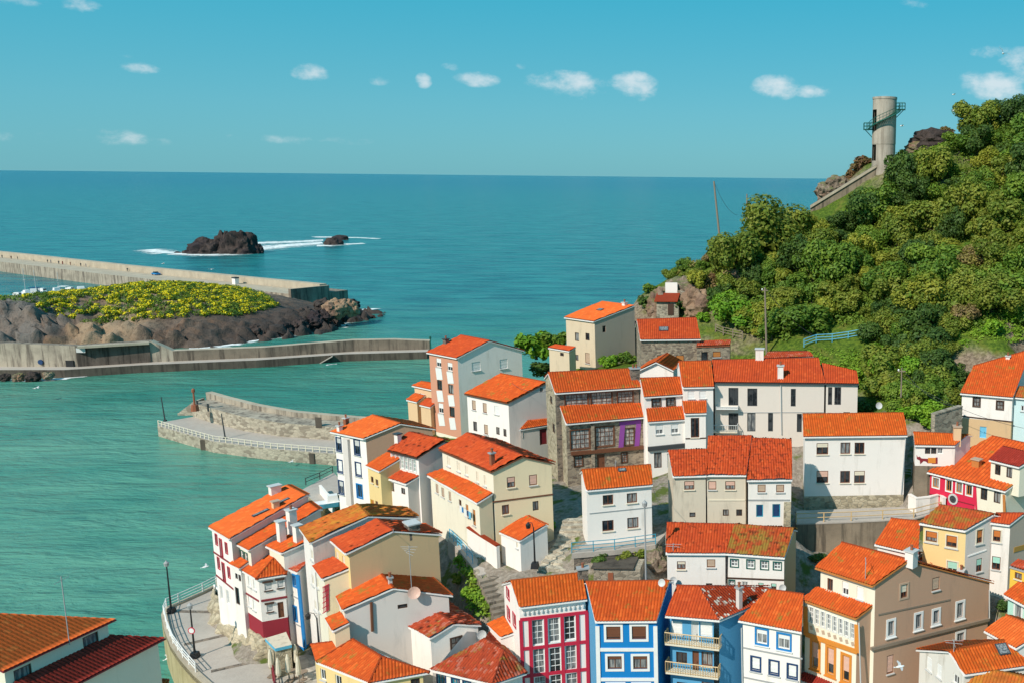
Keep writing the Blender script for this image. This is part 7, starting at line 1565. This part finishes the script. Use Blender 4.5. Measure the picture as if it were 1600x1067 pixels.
    p = at_z(490, 1040, 4.5) ; lamp('street lamp with curved bracket beside the blue strip house', at_z(500, 1028, 5.0), 4.6, 'black_metal', False, -.8)
    p = at_z(1041, 866, 10.5); lamp('slim grey street lamp at the left end of the low white house', Vector((p.x, 83.4, 9.5)), at_y(1040, 783, 83.4).z - 9.5, 'grey_paint')
    # kiosk, folded parasols, terrace fence
    z = 7.0; t = thing('kiosk', 'small kiosk with mossy flat roof and turquoise edge beside the blue strip house', 'kiosk', at_z(438, 1010, 5)); b0 = t.location.copy()
    P = [at_z(x, y, z) - b0 for x, y in ((414, 996), (430, 1012), (456, 1006), (447, 986))]
    mb = MB(); mb.prism([p.lerp(sum(P, Vector()) / 4, .08) for p in P], -2, z - b0.z - .3, 0); link('wall', mb.mesh('wall', 'light_stone'), t); mb = MB(); mb.prism(P, z - b0.z - .298, z - b0.z, 0, 1); link('roof', mb.mesh('roof', ['beach_blue', 'old_plaster']), t)
    can = MB(); can.lathe([(.03, .9), (.2, 1.0), (.24, 1.3), (.17, 2.3), (.05, 2.75)], 8); cme = can.mesh('folded_canopy', 'cream_paint'); po = MB(); po.tube([(0, 0, 0), (0, 0, 2.8)], .04, 6); po.box((0, 0, 0), (.6, .6, .12)); pme = po.mesh('pole', 'weathered_wood')
    for i, (x, y, lb) in enumerate(((448, 1042, 'folded cream parasol nearest to the kiosk'), (464, 1048, 'folded cream parasol beside the foot of the blue strip house'), (452, 1064, 'folded cream parasol in the middle of the terrace'), (468, 1068, 'folded cream parasol at the lower right of the terrace'), (437, 1070, 'folded cream parasol at the bottom by the maroon fence'), (425, 1056, 'folded cream parasol behind the maroon fence'))):
        t = thing('parasol', lb, 'parasol', at_z(x, y, 4.1), 'folded parasols'); link('pole', pme, t); link('canopy', cme, t)
    pts = [at_z(x, y, 4.05) for x, y in ((426, 1032), (428, 1062), (432, 1085))]
    railing('fence', 'maroon post fence of the terrace at the end of the promenade', dense(pts, 1), 1.2, .16, 'maroon_paint', 2, .9, .05, None, 'fence')
    tb = MB(); tb.lathe([(.3, 0), (.06, .05), (.05, .7), (.45, .72), (.45, .76)], 10); tme = tb.mesh('table', 'weathered_wood')
    for i, (x, y, lb) in enumerate(((443, 1052, 'small round table left of the folded parasols'), (460, 1058, 'small round table between the folded parasols'), (474, 1060, 'small round table at the wall of the yellow house'))): tag(link('cafe_table', tme, None, at_z(x, y, 4.1)), lb, 'table', 'cafe tables')
    mb = MB(); P = [at_z(x, y, 4.02) for x, y in ((424, 1030), (450, 1016), (492, 1024), (500, 1080), (470, 1120), (420, 1100))]; mb.prism(P, 2, 4.05, 0, 1); tag(link('terrace_floor', mb.mesh('terrace_floor', ['light_stone', 'paving'])), kind='structure')
    # boat hauled out beside the tall white house
    p = at_z(522, 790, 7.4); t = thing('boat', 'small white boat with blue hull hauled out beside the tall white house', 'boat', p); make_boat(t, 4.6, 1.7, 'beach_blue', 'white_paint'); t.rotation_euler = (0, 0, .5)
    pts = [at_z(x, y, 8.0) for x, y in ((500, 758), (510, 770), (520, 778))]; wallthing('white low wall in front of the tall white house', pts, .2, 6, 8.0, 'clean_white', 'wall')
    e = [at_z(x, y, 7.0) for x, y in ((478, 757), (500, 748), (520, 738))]; railing('railing', 'dark green railing of the ramp down to the harbour', e, 1.0, .09, 'dark_grey', 2, 1.6, .05)
    mb = MB(); P = [at_z(x, y, 6.9) for x, y in ((470, 765), (522, 737), (540, 760), (500, 790))]; mb.prism(P, 2, 6.9, 0, 1); tag(link('ramp', mb.mesh('ramp', ['light_stone', 'walk_concrete'])), kind='structure')
    # washing hung out under the long lower roof
    a, c = at_y(716, 786, 93.2), at_y(737, 800, 91.2); t = thing('washing_line', 'washing line with blue and white laundry under the long lower roof', 'washing line', a); mb = MB(); mb.tube([(0, 0, 0), (c - a) * .5 - Vector((0, 0, .08)), c - a], .015, 4); link('line', mb.mesh('line', 'light_grey'), t)
    for i, (w_, h_, m_) in enumerate(((.5, .7, 'white_paint'), (.35, .55, 'blue_paint'), (.6, .8, 'white_paint'), (.4, .5, 'navy_paint'), (.45, .7, 'sky_paint'))):
        o_ = (c - a) * (.1 + .17 * i); d = (c - a).normalized(); mb = MB(); mb.obox(o_ - Vector((0, 0, h_ + .05)), d * w_, Vector((-.02, -.02, 0)), Vector((0, 0, h_))); link('laundry', mb.mesh('laundry', m_), t)
    # overhead cables between the houses
    for (x0, y0, Y0_), (x1, y1, Y1_), lb in (((1408, 588, 113), (1600, 668, 108), 'thin cable sagging across the white and tan hillside house'), ((866, 606, 112.5), (800, 598, 122), 'thin cable from the dark stone house to the brown shuttered house'), ((1040, 783, 83.4), (1020, 760, 91), 'thin cable from the slim grey lamp to the white house')):
        p, q = at_y(x0, y0, Y0_), at_y(x1, y1, Y1_); mb = MB(); mb.tube([(q - p) * f - Vector((0, 0, 3.2 * f * (1 - f))) for f in [i / 10 for i in range(11)]], .022, 4); tag(link('cable', mb.mesh('cable', 'dark_grey'), None, p), lb, 'cable', 'overhead cables')
    # wooden steps at the mural house
    railing('railing', 'grey handrail of the steps beside the mural house', [at_z(x, y, z) for x, y, z in ((1411, 742, 15.4), (1424, 744, 15.4), (1436, 758, 14.2))], 1.0, .08, 'light_grey', 3, .9, .035)
def make_boat(t, L, w, hull, deck, cabin=True, mast=0.0, canopy=None):
    mb = MB(); st = [(-.5, .8, .0), (-.25, 1, -.02), (.1, .95, .0), (.35, .6, .12), (.5, .04, .3)]
    rings = []
    for x, f_, dz in st: hw = w / 2 * f_; rings.append([mb.vert((x * L, -hw, .75 + dz)), mb.vert((x * L, -hw * .75, .1)), mb.vert((x * L, 0, -.15 + dz * .5)), mb.vert((x * L, hw * .75, .1)), mb.vert((x * L, hw, .75 + dz))])
    for i in range(4):
        for k in range(4): mb.f.append([rings[i][k], rings[i][k + 1], rings[i + 1][k + 1], rings[i + 1][k]][::-1]); mb.m.append(0)
        mb.f.append([rings[i][4], rings[i][0], rings[i + 1][0], rings[i + 1][4]][::-1]); mb.m.append(1)
    mb.f.append(rings[0][::-1]); mb.m.append(0); link('hull', mb.mesh('hull', [hull, deck]), t)
    if cabin: mb = MB(); mb.box((-.02 * L, 0, .7), (.3 * L, w * .62, .9), 0, 0, .82); link('cabin', mb.mesh('cabin', deck), t); mb = MB(); mb.box((.13 * L, 0, 1.1), (.04, w * .5, .35)); link('windscreen', mb.mesh('windscreen', 'glass'), t)
    if canopy: mb = MB(); mb.box((-.28 * L, 0, 1.75), (.36 * L, w * .8, .1)); link('canopy', mb.mesh('canopy', canopy), t); mb = MB(); [mb.tube([(-.42 * L, s_ * w * .35, .7), (-.42 * L, s_ * w * .35, 1.78)], .03, 4) for s_ in (-1, 1)]; link('canopy_frame', mb.mesh('canopy_frame', 'grey_paint'), t)
    if mast: mb = MB(); mb.tube([(.08 * L, 0, .7), (.08 * L, 0, mast)], .07, 5); mb.tube([(-.02 * L, 0, mast * .6), (.18 * L, 0, mast * .6)], .03, 4); link('mast', mb.mesh('mast', 'light_grey'), t)
def small_things():
    # boats in the basin behind the headland
    for x, y, L, rz, hull, mast, can, lb in ((28, 470, 7, .2, 'white_paint', 0, None, 'white motor boat moored leftmost behind the headland'), (42, 466, 7.5, 2.6, 'white_paint', 10, None, 'white sailing boat with mast second from the left behind the headland'), (54, 464, 7, .6, 'white_paint', 9, None, 'white boat with slim mast left of the dark canopied boat'), (66, 463, 8, .1, 'white_paint', 0, 'navy_paint', 'white boat with dark canopy behind the headland'), (90, 462, 7, 1.0, 'white_paint', 8, None, 'white boat with antennas between the canopied boats'), (110, 461, 7.5, .1, 'white_paint', 0, 'white_paint', 'white boat with flat white canopy behind the gorse'), (128, 460, 8, .7, 'white_paint', 0, None, 'white boat with raised bow rightmost behind the gorse'), (1, 474, 4, 1.5, 'navy_paint', 0, None, 'dark boat at the left edge behind the headland')):
        p = at_z(x, y - 3, 0); t = thing('boat', lb, 'boat', p, 'boats moored behind the headland', rz); make_boat(t, L, L * .36, hull, 'white_paint', True, mast * .7, can); t.scale = (1.15, 1.15, 1.6)
    # people on the outer breakwater
    w, s_, dv = BW
    def body():
        me = bpy.data.meshes.new('body'); V = [(0, 0, .95), (0, 0, 1.25), (0, 0, 1.48), (0, 0, 1.62), (0, .02, 1.74), (-.1, 0, .9), (-.11, .03, .5), (-.12, .05, .06), (.1, 0, .9), (.12, -.03, .5), (.12, -.02, .06), (-.2, 0, 1.43), (-.27, .02, 1.15), (-.25, .1, .9), (.2, 0, 1.43), (.27, 0, 1.15), (.26, .08, .9)]
        E = [(0, 1), (1, 2), (2, 3), (3, 4), (0, 5), (5, 6), (6, 7), (0, 8), (8, 9), (9, 10), (2, 11), (11, 12), (12, 13), (2, 14), (14, 15), (15, 16)]; me.from_pydata(V, E, [])
        o = bpy.data.objects.new('b', me); COL.objects.link(o); m = o.modifiers.new('s', 'SKIN'); sv = me.skin_vertices[0].data
        for v, r in zip(sv, (.15, .16, .17, .07, .115, .1, .075, .055, .1, .075, .055, .075, .05, .04, .075, .05, .04)): v.radius = (r, r * .8)
        sv[0].use_root = True; dg = bpy.context.evaluated_depsgraph_get(); me2 = bpy.data.meshes.new_from_object(o.evaluated_get(dg)); bpy.data.objects.remove(o); me2.name = 'person'; return me2
    bm_ = body()
    cols = {'dark': 'dark_grey', 'navy': 'navy_paint', 'maroon': 'maroon_paint', 'brown': 'brown_wood'}
    me_c = {}
    for i, (x, c, lb) in enumerate(((7, 'dark', 'person in dark clothes nearest the left edge on the outer breakwater'), (21, 'brown', 'person in brown second from the left edge on the outer breakwater'), (31, 'dark', 'person in dark clothes left of the bicycle on the outer breakwater'), (77, 'dark', 'left one of the pair walking on the outer breakwater'), (82, 'navy', 'right one of the pair walking on the outer breakwater'), (94, 'dark', 'person just right of the walking pair on the outer breakwater'), (100, 'maroon', 'person in maroon right of the walking pair on the outer breakwater'), (112, 'brown', 'lone person in brown in the middle of the outer breakwater'), (128, 'dark', 'person left of the rail post on the outer breakwater'), (136, 'navy', 'person in navy beside the rail post on the outer breakwater'), (200, 'dark', 'person left of the blue car on the outer breakwater'))):
        if c not in me_c: m2 = bm_.copy(); m2.materials.clear(); m2.materials.append(MAT(cols[c])); m2.materials.append(MAT('peach_wall')); [setattr(f_, 'material_index', 1) for f_ in m2.polygons if f_.center.z > 1.6]; me_c[c] = m2
        f_ = ray(x, 430); o = w[1] + s_ * 9.5; A = Vector((dv.x, dv.y)); den = dv.x * f_.y - dv.y * f_.x; tt = (o.y * f_.x - o.x * f_.y) / den; p = o + dv * tt; p.z = 5.0
        tag(link('person', me_c[c], None, p, i * 1.3), lb, 'person', 'people on the outer breakwater')
    def bw(x, off): f_ = ray(x, 440); o = w[1] + s_ * off; den = dv.x * f_.y - dv.y * f_.x; p = o + dv * ((o.y * f_.x - o.x * f_.y) / den); p.z = 5.0; return p
    ang = math.atan2(dv.y, dv.x)
    t = thing('car', 'dark blue car parked on the outer breakwater', 'car', bw(245, 8.5), None, ang); mb = MB(); mb.box((0, 0, .35), (4.2, 1.75, .6), 0, 0, .95); link('body', mb.mesh('body', 'blue_paint'), t); mb = MB(); mb.box((-.2, 0, .95), (2.3, 1.55, .6), 0, 0, .75); link('cabin', mb.mesh('cabin', 'glass'), t)
    wb = MB(); wb.tube([(0, -.1, 0), (0, .1, 0)], .32, 12); wm = wb.mesh('wheel', 'black_metal')
    for sx in (-1.3, 1.3):
        for sy in (-.82, .82): link('wheel', wm, t, (sx, sy, .32))
    t = thing('bicycle', 'bicycle leaning on the outer breakwater between the walkers', 'bicycle', bw(57, 9.5), None, ang); wr = MB(); wr.tube([(math.cos(a * .524) * .34, 0, math.sin(a * .524) * .34) for a in range(13)], .03, 4, 0, False); wme = wr.mesh('wheel', 'black_metal')
    for sx in (-.55, .55): link('wheel', wme, t, (sx, 0, .35))
    mb = MB(); mb.tube([(-.55, 0, .35), (-.2, 0, .9), (.4, 0, .9), (0, 0, .35), (-.55, 0, .35)], .03, 4); mb.tube([(.55, 0, .35), (.4, 0, 1.0)], .03, 4); link('frame', mb.mesh('frame', 'dark_grey'), t); mb = MB(); mb.box((-.2, 0, .93), (.25, .12, .07)); link('saddle', mb.mesh('saddle', 'black_metal'), t)
    t = thing('cabinet', 'small white hut with dark top on the outer breakwater deck', 'hut', bw(368, 7.5), None, ang); mb = MB(); mb.box((0, 0, 0), (2.2, 1.6, 2.4)); link('wall', mb.mesh('wall', 'clean_white'), t); mb = MB(); mb.box((0, 0, 2.4), (2.4, 1.8, .5)); link('roof', mb.mesh('roof', 'dark_grey'), t)
    # gulls
    def gull(label, p, s, rz, up=.35, bank=0.0):
        t = thing('gull', label, 'gull', p, 'flying gulls', rz); mb = MB(); mb.tube([(-.28, 0, 0), (-.18, 0, .02), (0, 0, .03), (.16, 0, .04), (.25, 0, .07), (.31, 0, .06)], [.02, .07, .095, .07, .055, .02], 7); link('body', mb.mesh('body', 'white_paint', smooth=True), t)
        for sd in (-1, 1):
            mb = MB(); a = [(.1, 0, .05), (.14, sd * .32, .05 + up * .32), (.02, sd * .68, .05 + up * .34)]; c = [(-.09, 0, .04), (-.05, sd * .32, .04 + up * .3), (-.06, sd * .66, .04 + up * .33)]
            for i in range(2): mb.face([a[i], a[i + 1], c[i + 1], c[i]], i); mb.face([tuple(Vector(q) - Vector((0, 0, .012))) for q in (c[i], c[i + 1], a[i + 1], a[i])], i)
            link('wing', mb.mesh('wing', ['light_grey', 'light_grey']), t)
        mb = MB(); mb.face([(-.26, -.03, .01), (-.42, -.09, .01), (-.42, .09, .01), (-.26, .03, .01)]); link('tail', mb.mesh('tail', 'white_paint'), t); t.scale = (s, s, s); t.rotation_euler = (bank, 0, rz); return t
    gull('gull flying high right of the clouds', at_y(1567, 84, 95), 1.0, 1.2, .8, .6); gull('upper one of two small gulls right of the tower', at_y(1490, 148, 140), .9, .4); gull('lower one of two small gulls right of the tower', at_y(1489, 173, 140), .9, 2.0); gull('gull gliding just right of the tower', at_y(1409, 197, 150), 1.1, .2)
    gull('gull over the water below the dark breakwater', at_y(57, 606, 205), 1.9, .3); gull('gull over the water left of the red shuttered house', at_y(321, 885, 98), 1.1, .5); gull('large gull gliding in front of the brown side wall', at_y(1406, 1041, 62), 1.05, .15, .2); gull('gull low over the water below the curved pier', at_y(455, 721, 160), 1.2, .1)
    gull('gull over the open sea above the breakwater', at_y(255, 412, 330), 1.6, .5); gull('gull over the sea near the gorse headland', at_y(330, 421, 330), 1.5, 2.5); gull('gull gliding past the promenade wall', at_y(263, 1028, 92), 1.2, .9)
tower(); town(); small_things()
